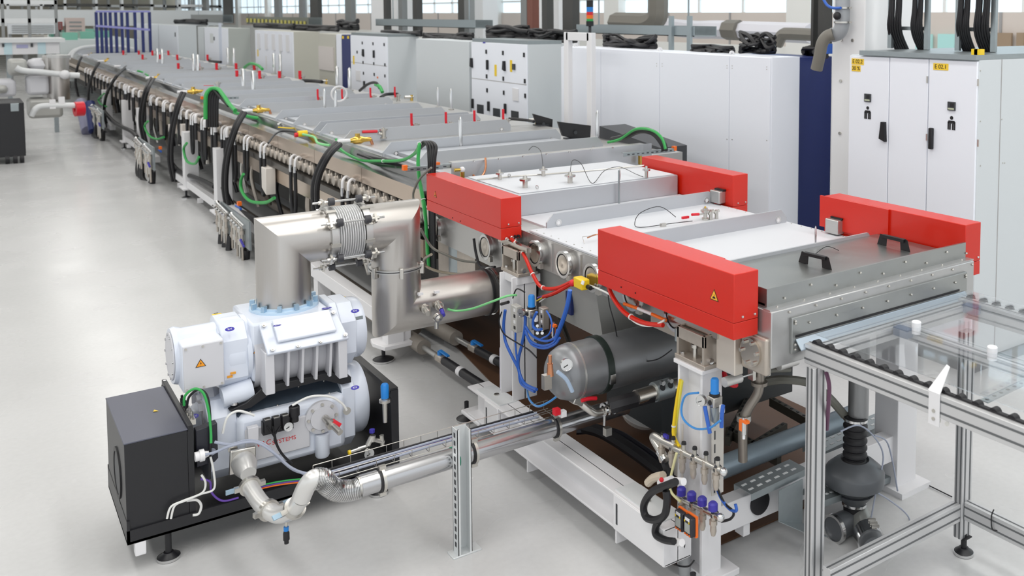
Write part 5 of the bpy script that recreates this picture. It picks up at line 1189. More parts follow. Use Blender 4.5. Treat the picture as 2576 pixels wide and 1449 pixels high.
m_ = at(1665, 985, y=3.75); c = MB().ring((m_.x, 3.75, a.z), (1, 0, 0), .038, .05, .10, 24).build('coupling', galv, t)
for s in (-.025, .025): MB().cyl((m_.x + s, 3.70, a.z + .055), (m_.x + s, 3.72, a.z + .055), .012, 8).build('bolt', chrome, c); MB().lathe((m_.x + s, 3.712, a.z + .03), (0, -1, .4), [(0, .016), (.004, .016)], 12).build('window', black, c)
hose('black_hose', [at(1535, 1022, y=3.80), at(1570, 1012, y=3.77), at(1640, 993, y=3.75)], .041, black, 'thick black sleeve at the end of the polished pipe')
solo(MB().lathe(at(1605, 1060, z=.06), V((.2, -.3, 1)), [(0, .04), (.01, .10), (.05, .135), (.055, .13), (.02, .08)], 30), 'white_bowl', mat('white_plastic', '#E0DFDC', .4), 'shallow white plastic ring lying on the brown reflection sheet', 'ring')
solo(MB().prism([(2.56, 3.35, .002), (4.3, 3.35, .002), (4.3, 8.4, .002), (3.2, 8.4, .002), (2.75, 5.0, .002), (2.56, 4.8, .002)], (0, 0, .008)), 'brown_floor_reflection', brown_reflect, 'dark brown floor reflection painted as a flat sheet under the machine', 'sheet')  # flat sheet whose colour paints the brown reflection under the machine
hose('black_hose_bundle', [at(1470, 1075, z=.22), at(1520, 1090, z=.22), at(1600, 1140, z=.20), at(1680, 1200, z=.18)], .035, black, 'thick black hose bundle running diagonally above the brown reflection sheet')
hose('black_hose', [at(1450, 1085, z=.2), at(1540, 1085, z=.2), at(1620, 1130, z=.2), at(1700, 1190, z=.2)], .02, mat('blueish_black', '#14151F', .4), 'thinner black hose beside the thick bundle')
# valve group at the end of the polished pipe
v = thing('angle_valve', 'steel angle valve with red lever at the end of the polished pipe', 'valve', tuple(at(1490, 1020, y=3.95)))
MB().tube([at(1440, 998, y=3.98), at(1460, 1012, y=3.96), at(1480, 1028, y=3.94), at(1500, 1038, y=3.93), at(1535, 1028, y=3.92)], .02, 16, True, 8).build('elbow', fitting, v)
MB().ob(at(1452, 1004, y=3.96), (.06, .05, .05), V((1, 0, -.5))).build('valve_block', fitting, v, bevel=.004)
MB().tube([at(1463, 1008, y=3.9), at(1480, 1003, y=3.9), at(1500, 1002, y=3.9)], .010, 8).build('red_lever', redh, v)
for px, py in ((1520, 1030), (1532, 1026), (1545, 1024)): MB().ring(at(px, py, y=3.92), (1, 0, 0), .02, .034, .012, 18).build('flange', chrome, v)
MB().cyl(at(1520, 1070, y=3.92), at(1521, 1040, y=3.92), .007, 8).build('stem', chrome, v); MB().ob(at(1528, 1085, y=3.92), (.035, .03, .04)).build('block', fitting, v)
for px, py in ((1400, 1035), (1415, 1040)): MB().ob(at(px, py, y=3.95), (.03, .03, .03)).build('connector', redh if px == 1400 else white, v)
# ================================================================ pneumatic units and hoses on the posts
def airunit(px, py, x, label, dial=True):
    """blue-capped pressure regulator: cap pixel"""
    p = at(px, py, x=x); t = thing('pressure_regulator', label, 'regulator', tuple(p))
    MB().lathe(p, (0, 0, 1), [(-.02, .021), (-.015, .0185), (.038, .0185), (.045, .014)], 18).build('blue_cap', bright_blue, t)
    MB().lathe(p + V((0, 0, -.032)), (0, 0, 1), [(0, .024), (.012, .024)], 18).build('ring', black, t)
    MB().ob(p + V((0, 0, -.055)), (.05, .05, .045)).build('body', fitting, t, bevel=.004)
    MB().lathe(p + V((-.025, -.0, -.058)), (-1, -.3, 0), [(0, .012), (.004, .010)], 12).build('port', black, t)
    if dial: gauge(p + V((-.045, .045, -.06)), (-1, -.35, .05), .024, t)
    MB().lathe(p + V((0, 0, -.08)), (0, 0, -1), [(0, .022), (.02, .022), (.06, .019), (.07, .012)], 16).build('bowl', galv, t)
    MB().ob(p + V((.0, -.05, -.075)), (.02, .02, .035)).build('white_elbow', white, t, bevel=.004)
    return t
airunit(1337, 762, 2.47, 'blue capped pressure regulator by the coils of blue hose')
airunit(1798, 977, 2.57, 'blue capped pressure regulator on the front post')
# solenoid valve blocks behind
def vblock(px, py, x, w_, h, label, m=None):
    p = at(px, py, x=x); t = thing('valve_block', label, 'valve block', tuple(p)); MB().ob(p, (.04, w_, h)).build('housing', m or mat('pale_grey_plastic', '#B9B7B3', .45), t, bevel=.004)
    for k in range(4): MB().ob(p + V((-.021, -w_ * .25, h * (.35 - k * .22))), (.004, w_ * .25, h * .12)).build('button', black if k % 2 else white, t)
    return t
vblock(1299, 800, 2.47, .07, .15, 'pale grey valve block left of the blue capped regulator')
vblock(1368, 800, 2.5, .05, .12, 'grey valve block right of the regulator with blue caps above', mat('steel_plate', '#A9A29B', .4, .6))
MB_ = thing('mounting_plate', 'small dark plate with push fittings beside the blue hose coils', 'plate', tuple(at(1362, 845, x=2.52)))
MB().ob(at(1362, 838, x=2.53), (.006, .16, .13)).build('plate', mat('dark_plate', '#3B3838', .5), MB_)
for k in range(3):
    for s in (0, 1): MB().cyl(at(1352 + s * 12, 820 + k * 9, x=2.52), at(1352 + s * 12, 820 + k * 9, x=2.50), .009, 10).build('push_fitting', chrome, MB_)
solo(MB().ob(at(1433, 762, x=2.72), (.02, .06, .13)), 'blue_plate', navy, 'dark blue plate hanging right of the bundled blue hoses', 'plate', bevel=.003)
for px, py, x, l in ((1391, 828, 2.48, 'orange clip fitting by the blue hose coils'), (1868, 1070, 2.62, 'orange sensor body right of the front post')):
    p = at(px, py, x=x); t = thing('orange_sensor', l, 'sensor', tuple(p)); MB().ob(p, (.02, .03, .05)).build('body', orange, t, bevel=.004)
    MB().cyl(p + V((-.01, -.02, -.03)), p + V((-.01, -.02, .045)), .009, 10).build('barrel', chrome, t); MB().ob(p + V((-.01, -.03, .03)), (.02, .03, .012)).build('lug', orange, t); MB().cyl(p + V((-.01, -.02, -.05)), p + V((-.01, -.02, -.03)), .006, 8).build('plug', white, t)
def hx(l, x, x2=None): n = len(l); return [at(a, b_, x=x + ((x2 if x2 is not None else x) - x) * i / (n - 1)) for i, (a, b_) in enumerate(l)]
hose('green_cable', hx([(1126, 778), (1150, 782), (1190, 776), (1240, 758), (1275, 745), (1300, 742)], 2.2, 2.48), .0065, lgreen, 'light green cable from the duct gauge to the first regulator', 'cable')
BL = [([(1271, 780), (1267, 820), (1272, 860), (1290, 900), (1305, 930), (1312, 965), (1345, 985)], .009, 'blue hose bundle, leftmost strand from the first valve block down'),
      ([(1322, 790), (1320, 830), (1312, 870), (1304, 905), (1306, 935), (1320, 965), (1350, 980)], .009, 'blue hose bundle joining the leftmost strand'),
      ([(1297, 830), (1297, 870), (1303, 920)], .006, 'short straight blue hose between two longer strands'),
      ([(1322, 820), (1340, 845), (1370, 858), (1395, 850), (1402, 830)], .007, 'blue hose coil, upper loop'),
      ([(1322, 830), (1335, 858), (1365, 870), (1392, 862), (1404, 842)], .007, 'blue hose coil, middle loop'),
      ([(1322, 836), (1338, 866), (1368, 876), (1396, 866), (1408, 850)], .007, 'blue hose coil, lowest loop'),
      ([(1434, 730), (1428, 765), (1418, 800), (1405, 835), (1398, 855)], .012, 'thick bundle of blue hoses rising to the yellow switch'),
      ([(1350, 785), (1342, 805), (1342, 822), (1352, 830), (1362, 828)], .008, 'short blue hose bow under the regulator'),
      ([(1375, 782), (1385, 800), (1388, 822), (1380, 842), (1362, 852)], .005, 'thin blue hose bow right of the regulator')]
for l, r, lab in BL: hose('blue_hose', hx(l, 2.46), r, blue, lab)
hose('sky_blue_hose', [at(a, b_, y=y) for (a, b_), y in zip([(1325, 975), (1332, 1005), (1352, 1022), (1380, 1012), (1410, 992), (1440, 988)], (4.7, 4.5, 4.3, 4.2, 4.1, 4.0))], .006, sky_hose, 'sky blue hose dipping in front of the grey tank')
hose('clear_hose', [at(1402, 935, y=3.85), at(1425, 955, y=3.84), at(1440, 985, y=3.84)], .010, mat('milky_blue_hose', '#A8BCD4', .3), 'milky blue tube on the end of the grey tank')
hose('black_cable', hx([(1262, 785), (1256, 810), (1268, 840), (1300, 862), (1330, 880), (1350, 900)], 2.44), .004, black, 'thin black cable bow left of the blue hoses', 'cable')
hose('black_cable', hx([(1290, 750), (1300, 727), (1320, 735)], 2.48), .004, black, 'short black wire bow above the pale grey valve block', 'cable')
t = thing('black_plug', 'black plug lying left of the pale grey valve block', 'plug', tuple(at(1270, 762, x=2.45))); MB().cyl(at(1261, 765, x=2.45), at(1279, 760, x=2.45), .009, 10).build('barrel', black, t)
hose('grey_cable', hx([(1330, 700), (1390, 760), (1420, 830), (1432, 870), (1420, 905), (1395, 925)], 2.9), .016, mat('tar_black', '#2A251F', .4), 'thick dark hose curving behind the blue plate', 'hose')
hose('steel_hose', hx([(1058, 575), (1085, 620), (1120, 640), (1160, 655), (1200, 660)], 2.35, 2.6), .008, dhose, 'grey translucent hose from the cable bundle to the left rear bracket')
hose('steel_hose', hx([(1085, 640), (1068, 652), (1070, 668), (1100, 682), (1150, 690), (1185, 688)], 2.3, 2.5), .009, mat('bronze_hose', '#8D8474', .3, .6), 'bronze coloured hose lying on the lower duct')
hose('black_hose', hx([(1192, 600), (1198, 640), (1210, 670), (1245, 672)], 2.6), .009, black, 'black hose behind the left rear bearing bracket')
# ---- manifolds on the front post
def manifold(p, q, n, label, drops=.10, r=.015, caps=None, x=2.52):
    t = thing('water_manifold', label, 'manifold', tuple(p)); p, q = V(p), V(q)
    MB().cyl(p, q, r, 16).build('header_pipe', fitting, t); MB().sphere(q, r * 1.25, 12).build('end_cap', chrome, t)
    for k in range(n):
        c = p + (q - p) * (k + .5) / n
        b_ = MB().lathe(c + V((-.008, 0, .01)), (0, 0, -1), [(0, .012), (.03, .012), (.03, .018), (.05, .018), (.05, .013), (drops * .8, .015), (drops, .009)], 10).build('valve', castm, t)
        MB().cyl(c, c + V((0, 0, .045)), .009, 8).build('bleed_screw', fitting, b_); MB().lathe(c + V((0, 0, .04)), (0, 0, 1), [(0, .012), (.012, .01)], 8).build('black_cap', black if not caps else fitting, b_)
        if k % 2: MB().ring(c, q - p, r, r + .006, .01, 14).build('joint_ring', darkg, b_)
        if caps: MB().lathe(c + V((-.01, 0, .025)), (0, 0, 1), [(0, .021), (.028, .021), (.036, .014)], 16).build('purple_cap', indigo, b_)
    return t
mx = 2.53
manifold(at(1655, 1108, x=mx), at(1820, 1187, x=mx), 6, 'upper nickel water manifold across the front post')
manifold(at(1706, 1250, x=mx), at(1812, 1302, x=mx), 4, 'lower water manifold with four purple caps on the front post', caps=1)
t = thing('angled_coupling', 'pair of angled nickel couplings with a blue tab at the left of the upper manifold', 'coupling', tuple(at(1650, 1110, x=mx)))
MB().tube([at(1700, 1125, x=mx), at(1672, 1112, x=mx), at(1648, 1098, x=mx), at(1645, 1106, x=mx), at(1672, 1150, x=mx)], .019, 14, True, 6).build('elbow', fitting, t); MB().cyl(at(1660, 1135, x=mx), at(1675, 1158, x=mx), .022, 16).build('sleeve', chrome, t)
MB().ob(at(1675, 1097, x=mx), (.012, .035, .016)).build('blue_tab', indigo, t)
hose('black_hose', hx([(1672, 1160), (1680, 1185), (1684, 1215), (1682, 1240)], 2.56), .02, black, 'black insulated hose dropping from the angled coupling')
def meter(px, py, label):
    p = at(px, py, x=2.44); t = thing('flow_meter', label, 'meter', tuple(p)); MB().ob(p, (.035, .055, .085)).build('case', mat('meter_black', '#26262E', .4), t, bevel=.006)
    MB().ob(p + V((-.018, 0, -.005)), (.003, .035, .04)).build('screen', mat('screen_grey', '#A8ABA6', .3), t); MB().ob(p + V((-.018, -.0, .033)), (.003, .03, .012)).build('label', white, t)
    MB().ob(p + V((.012, .0, .0)), (.012, .062, .092)).build('orange_rim', orange, t)
    for k in range(3): MB().cyl(p + V((-.0195, -.015 + k * .015, -.035)), p + V((-.017, -.015 + k * .015, -.035)), .005, 8).build('button', orange, t)
    MB().ob(p + V((-.018, .018, .022)), (.003, .006, .01)).build('yellow_dot', yellow, t); MB().ob(p + V((-.018, -.012, .022)), (.003, .006, .01)).build('yellow_dot', yellow, t)
meter(1714, 1308, 'black and orange flow meter, the left one of the pair'); meter(1737, 1322, 'black and orange flow meter, the right one of the pair')
hose('black_insulated_hose', hx([(1700, 1212), (1675, 1222), (1640, 1238), (1620, 1270), (1625, 1300), (1650, 1308), (1672, 1295), (1678, 1262), (1676, 1235)], 2.36), .017, black, 'black insulated hose forming a round loop left of the front post')
hose('black_insulated_hose', hx([(1662, 1305), (1650, 1325), (1650, 1345), (1672, 1358), (1695, 1362)], 2.37), .016, black, 'black insulated hose leading to the white sleeve below the flow meters')
for px0, px1, py, l in ((1697, 1720, 1210, 'white sleeve fitting above the purple caps'), (1694, 1716, 1363, 'white sleeve fitting below the flow meters')):
    solo(MB().cyl(at(px0, py, x=2.4), at(px1, py + 2, x=2.4), .016, 16), 'hose_sleeve', white, l, 'fitting')
t = thing('pinch_clamp', 'pale clamp plate with red button at the left of the manifolds', 'clamp', tuple(at(1652, 1210, x=2.5)))
MB().tube([at(1630, 1215, x=2.5), at(1645, 1202, x=2.5), at(1668, 1196, x=2.5)], .02, 10).build('jaw', mat('beige_plastic', '#CFC1AE', .4), t); MB().sphere(at(1664, 1207, x=2.47), .011, 10).build('red_button', redh, t); MB().tube([at(1660, 1215, x=2.49), at(1690, 1205, x=2.49)], .016, 10, False).build('sleeve', white, t)
hose('yellow_hose', hx([(1712, 955), (1704, 1000), (1697, 1050), (1694, 1090), (1702, 1112), (1710, 1124)], 2.57, 2.54), .008, yellow, 'yellow hose running down the left edge of the front post', ties=(.5,))
hose('yellow_hose', hx([(1716, 958), (1708, 1010), (1701, 1060), (1698, 1095)], 2.57), .007, mat('lime_yellow', '#E6D84A', .4), 'second paler yellow hose close beside the first')
hose('sky_blue_hose', hx([(1757, 988), (1725, 995), (1714, 1030), (1722, 1058), (1750, 1078), (1785, 1076), (1812, 1058)], 2.53), .005, sky_hose, 'sky blue hose making a big loop across the front post')
hose('blue_hose', hx([(1773, 1022), (1777, 1045), (1782, 1070), (1786, 1090)], 2.53), .009, blue, 'blue hose straight below the regulator, left')
hose('blue_hose', hx([(1819, 1020), (1816, 1045), (1815, 1075)], 2.55), .009, blue, 'blue hose straight below the regulator, right')
hose('blue_hose', hx([(1802, 1225), (1815, 1255), (1835, 1280), (1852, 1285), (1850, 1268)], 2.62), .007, blue, 'blue hose hooking into the round opening of the cross beam')
hose('black_cable', hx([(1805, 1230), (1822, 1265), (1845, 1288), (1838, 1305), (1815, 1312)], 2.62), .006, black, 'black cable hanging below the blue hook shaped hose', 'cable')
hose('black_cable', hx([(1672, 1372), (1678, 1392), (1695, 1402), (1715, 1395), (1722, 1370)], 2.5), .004, black, 'black wire bow at the foot of the front post', 'cable')
hose('black_cable', hx([(1680, 1395), (1700, 1420), (1730, 1425), (1746, 1410)], 2.52), .004, black, 'second black wire bow at the foot of the front post', 'cable')
hose('cream_hose', hx([(1702, 1140), (1692, 1180), (1685, 1215), (1690, 1240), (1712, 1262)], 2.5), .006, mat('cream_hose', '#E2DDA8', .4), 'cream coloured hose looping left of the purple caps')
solo(MB().cyl(at(1722, 1368, x=2.56), V(at(1722, 1368, x=2.56).xy.to_3d()) + V((0, 0, 0)), .028, 20), 'water_pipe', mat('grey_paint_pipe', '#B4B6B8', .35, .3), 'grey standing pipe at the foot of the front post', 'pipe')
# slotted mounting plate on the post
a, b_ = at(1783, 1030, y=3.16), at(1812, 1030, y=3.16); t = thing('slotted_plate', 'pale slotted mounting plate on the right of the front post', 'plate', (a.x, 3.16, .5))
zt, zb_ = at(1798, 1040, y=3.15).z, at(1798, 1240, y=3.15).z
MB().box(a.x, b_.x, 3.135, 3.14, zb_, zt).build('plate', mat('pale_plate', '#D8D3CC', .4, .4), t)
for k in range(6): z = zb_ + (zt - zb_) * (k + .5) / 6; MB().box(a.x + .012, a.x + .018, 3.133, 3.136, z - .02, z + .02).build('slot', darkg, t)
a, b_ = at(1698, 1040, x=2.59), at(1720, 1040, x=2.59); t = thing('slotted_plate', 'pale slotted plate on the left flange of the front post', 'plate', (2.59, b_.y, .5)); zt, zb_ = at(1708, 1060, x=2.59).z, at(1708, 1200, x=2.59).z
MB().box(2.585, 2.59, b_.y, a.y, zb_, zt).build('plate', MATS['pale_plate'], t)
for k in range(3): z = zb_ + (zt - zb_) * (k + .5) / 3; MB().box(2.583, 2.586, b_.y + .012, b_.y + .02, z - .02, z + .02).build('slot', darkg, t)
# cable bundle at the left rear red cover: black strands and a green one, arching
bx = 2.60
for k in range(4):
    o = k * 5
    hose('black_cable', [at(900 + 6 * k, 388 + 2 * k, x=2.72), at(960, 400 + 2 * k, x=2.76), at(1010, 402 + k, x=2.74), at(1040, 388, x=2.70), at(1056 + o * .6, 366, x=2.64), at(1067 + o, 357, x=2.62), at(1076 + o * 1.4, 368, x=2.60), at(1079 + o, 400, x=2.58), at(1080 + o * .8, 460, x=2.585), at(1082 + o * .7, 560, x=2.585), at(1084 + o * .7, 680, x=2.6)], .0105, black,
         'black cable in the arch beside the left rear red cover, %s from the left' % ORD[k], 'cable', 'black cables arching beside the left rear red cover')
hose('green_cable', [at(846, 350, x=2.72), at(860, 378, x=2.72), at(905, 402, x=2.72), at(950, 405, x=2.72), at(1010, 403, x=2.72), at(1045, 385, x=2.66), at(1055, 362, x=2.60), at(1052, 400, x=2.58), at(1055, 450, x=2.57), at(1068, 520, x=2.565), at(1074, 600, x=2.565), at(1079, 675, x=2.58)], .012, green, 'thick green cable running along the edge plate and down beside the red cover', 'cable', ties=(.3, .55, .8))
hose('green_cable', [at(1052, 372, x=2.61), at(1050, 420, x=2.58), at(1058, 480, x=2.57), at(1070, 560, x=2.565), at(1074, 640, x=2.57)], .008, lgreen, 'thinner green cable beside the thick green one', 'cable')
hose('grey_hose', [at(1085, 422, x=2.5), at(1060, 445, x=2.5), at(1045, 470, x=2.5), at(1040, 500, x=2.5), at(1060, 560, x=2.5)], .008, dhose, 'translucent grey hose bow left of the left rear red cover')
for l, m_, r, lab, x in (([(1540, 352), (1570, 345), (1610, 328), (1645, 335), (1668, 362), (1672, 380)], black, .028, 'thick black cable arch above the far right red cover', 4.55), ([(1530, 358), (1560, 350), (1600, 325), (1640, 328), (1665, 348), (1674, 375)], green, .012, 'green cable on top of the black arch above the far right red cover', 4.5)):
    hose('green_cable' if m_ is green else 'black_cable', [at(a, b_, x=x) for a, b_ in l], r, m_, lab, 'cable')
"""brass valve hose pairs, arched cables further along are in the next part"""
# ================================================================ long left side of the line
lf = thing('line_frame', 'white legs and floor beams along the left side of the long line', 'frame', (2.45, 8, 0))
def leg(px0, px1, x=2.45, y_=None, z0=.14, z1=.92, d=.12):
    a, b_ = at(px0, 450, x=x), at(px1, 450, x=x); MB().box(x, x + .175, b_.y, b_.y + .18, z0, z1).build('leg', white, lf, bevel=.003)
    MB().box(x - .04, x + .20, b_.y - .06, b_.y + .26, .12, .145).build('foot_plate', white, lf, bevel=.004); return a.y, b_.y
for p0, p1 in ((510, 545), (433, 466), (332, 352), (297, 315), (255, 266)):
    a, b_ = leg(p0, p1); foot(2.46, b_ + .02, lf, .12, .06)
for y0, y1 in ((11.9, 15.3), (17.2, 20.6), (22.6, 27.5)): MB().box(2.47, 2.57, y0, y1, .145, .24).build('floor_beam', white, lf, bevel=.003)
for y in (12.3, 13.5, 14.9, 18.0, 19.9): MB().box(2.43, 2.5, y, y + .012, .08, .145).build('gusset', white, lf)
# near leg and crossing beam behind the pump, long low beam
MB().box(2.42, 2.54, 6.62, 6.74, .14, .9).build('leg', white, lf, bevel=.003); MB().box(2.54, 2.60, 6.64, 6.72, .14, .9).build('leg_flange', white, lf)
MB().prism([(2.38, 6.58, .12), (2.60, 6.58, .12), (2.62, 6.64, .12), (2.62, 6.82, .12), (2.36, 6.82, .12), (2.34, 6.72, .12)], (0, 0, .03)).build('foot_plate', white, lf, bevel=.004); foot(2.42, 6.72, lf, .12, .075)
a, b_ = at(1000, 835, y=6.66), at(1242, 790, y=6.66)
MB().box(2.54, 4.2, 6.64, 6.72, .36, .47).build('cross_beam', white, lf, bevel=.003)
MB().box(2.44, 2.54, 6.74, 11.9, .22, .33).build('floor_beam', white, lf, bevel=.003)
for y in (8.4, 10.2): MB().box(2.45, 2.56, y, y + .12, .02, .22).build('leg', white, lf)
for i, z in enumerate((.12, .34, .56)): solo(MB().cyl((2.75 + .12 * i, 6.9, z), (2.75 + .12 * i, 14, z), .04 + .012 * i, 16), 'dark_pipe', mat('dusty_pipe', '#6B635B', .45, .5), 'dusty steel pipe under the line, the %s of three' % ('lowest', 'middle one', 'uppermost')[i], 'pipe')
# insulated pipes with blue ball valves on the floor
for i, (p0, p1, l) in enumerate((((1030, 850), (1160, 935), 'grey insulated pipe with blue ball valve, the one nearer the duct post'), ((1110, 830), (1245, 905), 'grey insulated pipe with blue ball valve, the one nearer the machine'))):
    a, b_ = at(*p0, z=.12), at(*p1, z=.12); d = (b_ - a).normalized(); L = (b_ - a).length; t = thing('insulated_pipe', l, 'pipe', tuple(a))
    MB().cyl(a - d * .9, a + d * L * .3, .055, 20).build('insulation', mat('grey_insulation', '#8C857D', .55), t); MB().cyl(a + d * L * .3, a + d * L * .55, .02, 12).build('pipe', steel, t)
    c = a + d * L * .62; MB().ob(c, (.10, .05, .05), d).build('ball_valve', castm, t, bevel=.01); MB().cyl(c, c + V((0, 0, .05)), .02, 12).build('valve_stem', bright_blue, t); MB().bar(c + V((0, 0, .055)), c + V((0, 0, .05)) + d * .13, .022, .01).build('blue_lever', bright_blue, t)
    MB().cyl(a + d * L * .7, a + d * L * 1.5, .03, 14).build('black_sleeve', black, t); MB().ring(a + d * L * 1.0, d, .03, .034, .05, 14).build('tape', white, t)
# pairs of elbow hoses hanging from the port row
UL = [630, 672, 748, 880, 600, 573, 548, 522, 495, 466, 425, 392, 376, 348, 330]
n_ = 0
for px in sorted(UL, reverse=True):
    yb = at(px, 440, x=2.57).y; big = px in (600, 573)
    t = thing('water_hose_pair', 'U-shaped black water hose with two white elbows, %s from the near end of the line' % ORD[n_], 'hose', (2.57, yb, .9)); n_ += 1
    dz = .0; L = (.36, .30, .40)[n_ % 3]
    for k in (0, 1):
        y = yb - .075 + k * .15
        MB().tube([(2.60, y + .05, 1.17), (2.57, y + .03, 1.185), (2.535, y, 1.16), (2.53, y, 1.09)], .0125, 8, True, 5).build('elbow', white, t)
        MB().cyl((2.53, y, 1.10), (2.53, y, 1.03), .017, 10).build('ferrule', chrome, t)
    MB().tube([(2.53, yb - .075, 1.04), (2.53, yb - .075, 1.02 - L * .6), (2.53, yb - .045, 1.03 - L), (2.53, yb, 1.0 - L), (2.53, yb + .045, 1.03 - L), (2.53, yb + .075, 1.02 - L * .6), (2.53, yb + .075, 1.04)], .017, 10, True, 6).build('black_hose', black, t)
# second row of white fittings, denser far away
for k in range(26):
    y = 12.2 + k * .62
    t = thing('port_fitting', 'white elbow fitting on the upper port row, %s beyond the near hose pairs' % ORD[k], 'fitting', (2.57, y, 1.17), 'white elbow fittings on the far port row')
    MB().tube([(2.61, y + .05, 1.18), (2.56, y + .02, 1.19), (2.54, y, 1.15), (2.54, y, 1.08)], .02, 8, True, 4).build('elbow', white, t); MB().cyl((2.54, y, 1.08), (2.54, y, .85 - .1 * (k % 3)), .02, 8).build('black_hose', black, t)
    t['label'] = 'white elbow fitting with short black hose, %s past the arched green cables' % ORD[k]
# thick black hoses from the brass valves down to the frame
BH = [(846, 361, 788, 494), (610, 282, 562, 470), (458, 232, 425, 400), (380, 196, 352, 310), (318, 168, 262, 280), (249, 158, 222, 250), (205, 144, 190, 210)]
for i, (x0, y0, x1, y1) in enumerate(BH):
    for k in (0, 1):
        if i > 3 and k: continue
        o = 9 * k * (1 if i == 0 else .8); a = at(x0 + o, y0 + o * .3, z=1.42); c = at(x1 + o, y1, x=2.42)
        m1 = at(x0 - (x0 - x1) * .45 + o, y0 + (y1 - y0) * .22, x=2.48); m2 = at(x1 + (x0 - x1) * .12 + o, y0 + (y1 - y0) * .6, x=2.42)
        hose('black_hose', [a, m1, m2, c, c + V((.06, .1, -.35))], .024 if i < 4 else .03, black, 'thick black hose curving down from the %s brass valve, %s' % (ORD[i], 'the right one of two' if k else ('the left one of two' if i < 4 else 'a single one')))
hose('black_hose', [at(562, 470, x=2.45), at(585, 520, x=2.5), at(620, 540, x=2.5), at(645, 560, x=2.45), at(660, 620, x=2.4)], .034, black, 'very thick black hose bulging down behind the nearest valve manifold')
hose('black_hose', [at(425, 400, x=2.45), at(450, 430, x=2.5), at(500, 450, x=2.5), at(540, 470, x=2.5)], .03, black, 'thick black hose drooping between two white legs')
hose('black_hose', [at(262, 280, x=2.4), at(290, 310, x=2.4), at(330, 330, x=2.4), at(345, 345, x=2.4)], .035, black, 'distant thick black hose sloping right above the second manifold')
# green cable loops
for pts, l in (([(612, 438), (606, 455), (608, 480), (628, 505), (665, 510), (690, 498)], 'big green cable loop hanging above the nearest valve manifold'),
               ([(470, 360), (462, 375), (470, 405), (490, 412), (500, 395)], 'green cable loop hanging between the legs in the middle of the line'),
               ([(372, 305), (364, 318), (376, 342), (395, 350), (412, 345)], 'green cable loop hanging above the second valve manifold'),
               ([(262, 235), (248, 250), (254, 262), (268, 268)], 'small far green cable loop near the line end')):
    hose('green_cable', [at(a, b_, x=2.42) for a, b_ in pts], .017, green, l, 'cable')
# white junction boxes under the lower strip
for px, py, w_, h, l in ((663, 455, .17, .28, 'white sheet box hanging under the lower strip between two hose loops'), (455, 330, .14, .2, 'small grey box under the strip in the middle of the line'), (425, 325, .12, .14, 'smaller grey box beside it under the strip')):
    p = at(px, py, x=2.5); solo(MB().prism([(2.5, p.y - w_ / 2, p.z - h / 2), (2.5, p.y + w_ / 2, p.z - h * .3), (2.5, p.y + w_ / 2, p.z + h / 2), (2.5, p.y - w_ / 2, p.z + h / 2)], (.1, 0, 0)), 'sheet_box', mat('box_white', '#DAD3CC', .45), l, 'box', bevel=.006)
for px, py, l in ((848, 560, 'white box standing behind the duct bellows'),):
    pass
# dense plumbing behind hoses: short hanging pipes
for k in range(34):
    y = 7.2 + k * .52; r_ = random.random()
    t = solo(MB().tube([(2.66, y, .95), (2.62 + .05 * r_, y + .05, .7), (2.68, y + .1 * r_, .35 + .2 * r_)], .02 + .015 * r_, 8), 'hanging_pipe', (castm, fitting, black, MATS['dusty_pipe'])[k % 4],
             'bent pipe in the shadow behind the white legs, %s of the %s ones' % (ORD[k % 17], 'near' if k < 17 else 'far'), 'pipe', 'bent pipes in the shadow under the line')
# valve manifold boards (silver clusters) standing by the aisle
def manifold_board(px, py, x, s, label, cols=5):
    p = at(px, py, x=x); t = thing('valve_manifold', label, 'manifold', tuple(p)); rnd = random.Random(int(px))
    for r_ in range(2):
        o = V((.02 * r_, -.62 * s * r_ + .55, -.03 * r_))
        MB().cyl(p + o + V((0, .26 * s, .16 * s)), p + o + V((0, -.28 * s, .13 * s)), .022 * s, 12).build('header_pipe', chrome, t); MB().sphere(p + o + V((0, .27 * s, .165 * s)), .03 * s, 10).build('end_cap', chrome, t)
        for k in range(cols):
            c = p + o + V((-.01, .22 * s - k * .11 * s, .15 * s - k * .005 * s)); h = .30 + rnd.random() * .12
            v = MB().lathe(c, (0, 0, -1), [(0, .014 * s), (.05 * s, .014 * s), (.05 * s, .024 * s), (.09 * s, .024 * s), (.09 * s, .014 * s), (.16 * s, .014 * s), (.16 * s, .022 * s), (.22 * s, .022 * s), (.22 * s, .012 * s), (h * s, .012 * s)], 10).build('valve', fitting if k % 2 else castm, t)
            MB().cyl(c + V((-.02, 0, -.02)), c + V((-.05 * s, 0, .0)), .012 * s, 8).build('fitting', chrome, v)
    MB().box(p.x + .03, p.x + .05, p.y - .5 * s, p.y + .8 * s, p.z - .12 * s, p.z + .18 * s).build('board', galv, t)
    for k in range(3):
        g = MB().tube([p + V((.02, .7 * s - .2 * k * s, -.12 * s)), p + V((-.01, .6 * s - .18 * k * s, -.3 * s)), p + V((.02, .3 * s - .12 * k * s, -.36 * s)), p + V((.05, -.1 * s - .05 * k * s, -.34 * s)), p + V((.05, -.3 * s, -.15 * s))], .034 * s, 10).build('black_hose_loop', black, t)
    for k in range(5): MB().sphere(p + V((-.02, -.36 * s - .03 * k * s, -.03 * s - .01 * k)), .014 * s, 8).build('purple_knob', indigo, t)
    return t
manifold_board(590, 580, 2.27, 1.0, 'silver valve manifold with black hose loops, nearest in the aisle behind the duct')
manifold_board(365, 395, 2.22, 1.15, 'silver valve manifold with black hose loops in the middle of the line')
manifold_board(245, 300, 2.22, 1.25, 'silver valve manifold with black hose loops, farthest from the camera', 4)
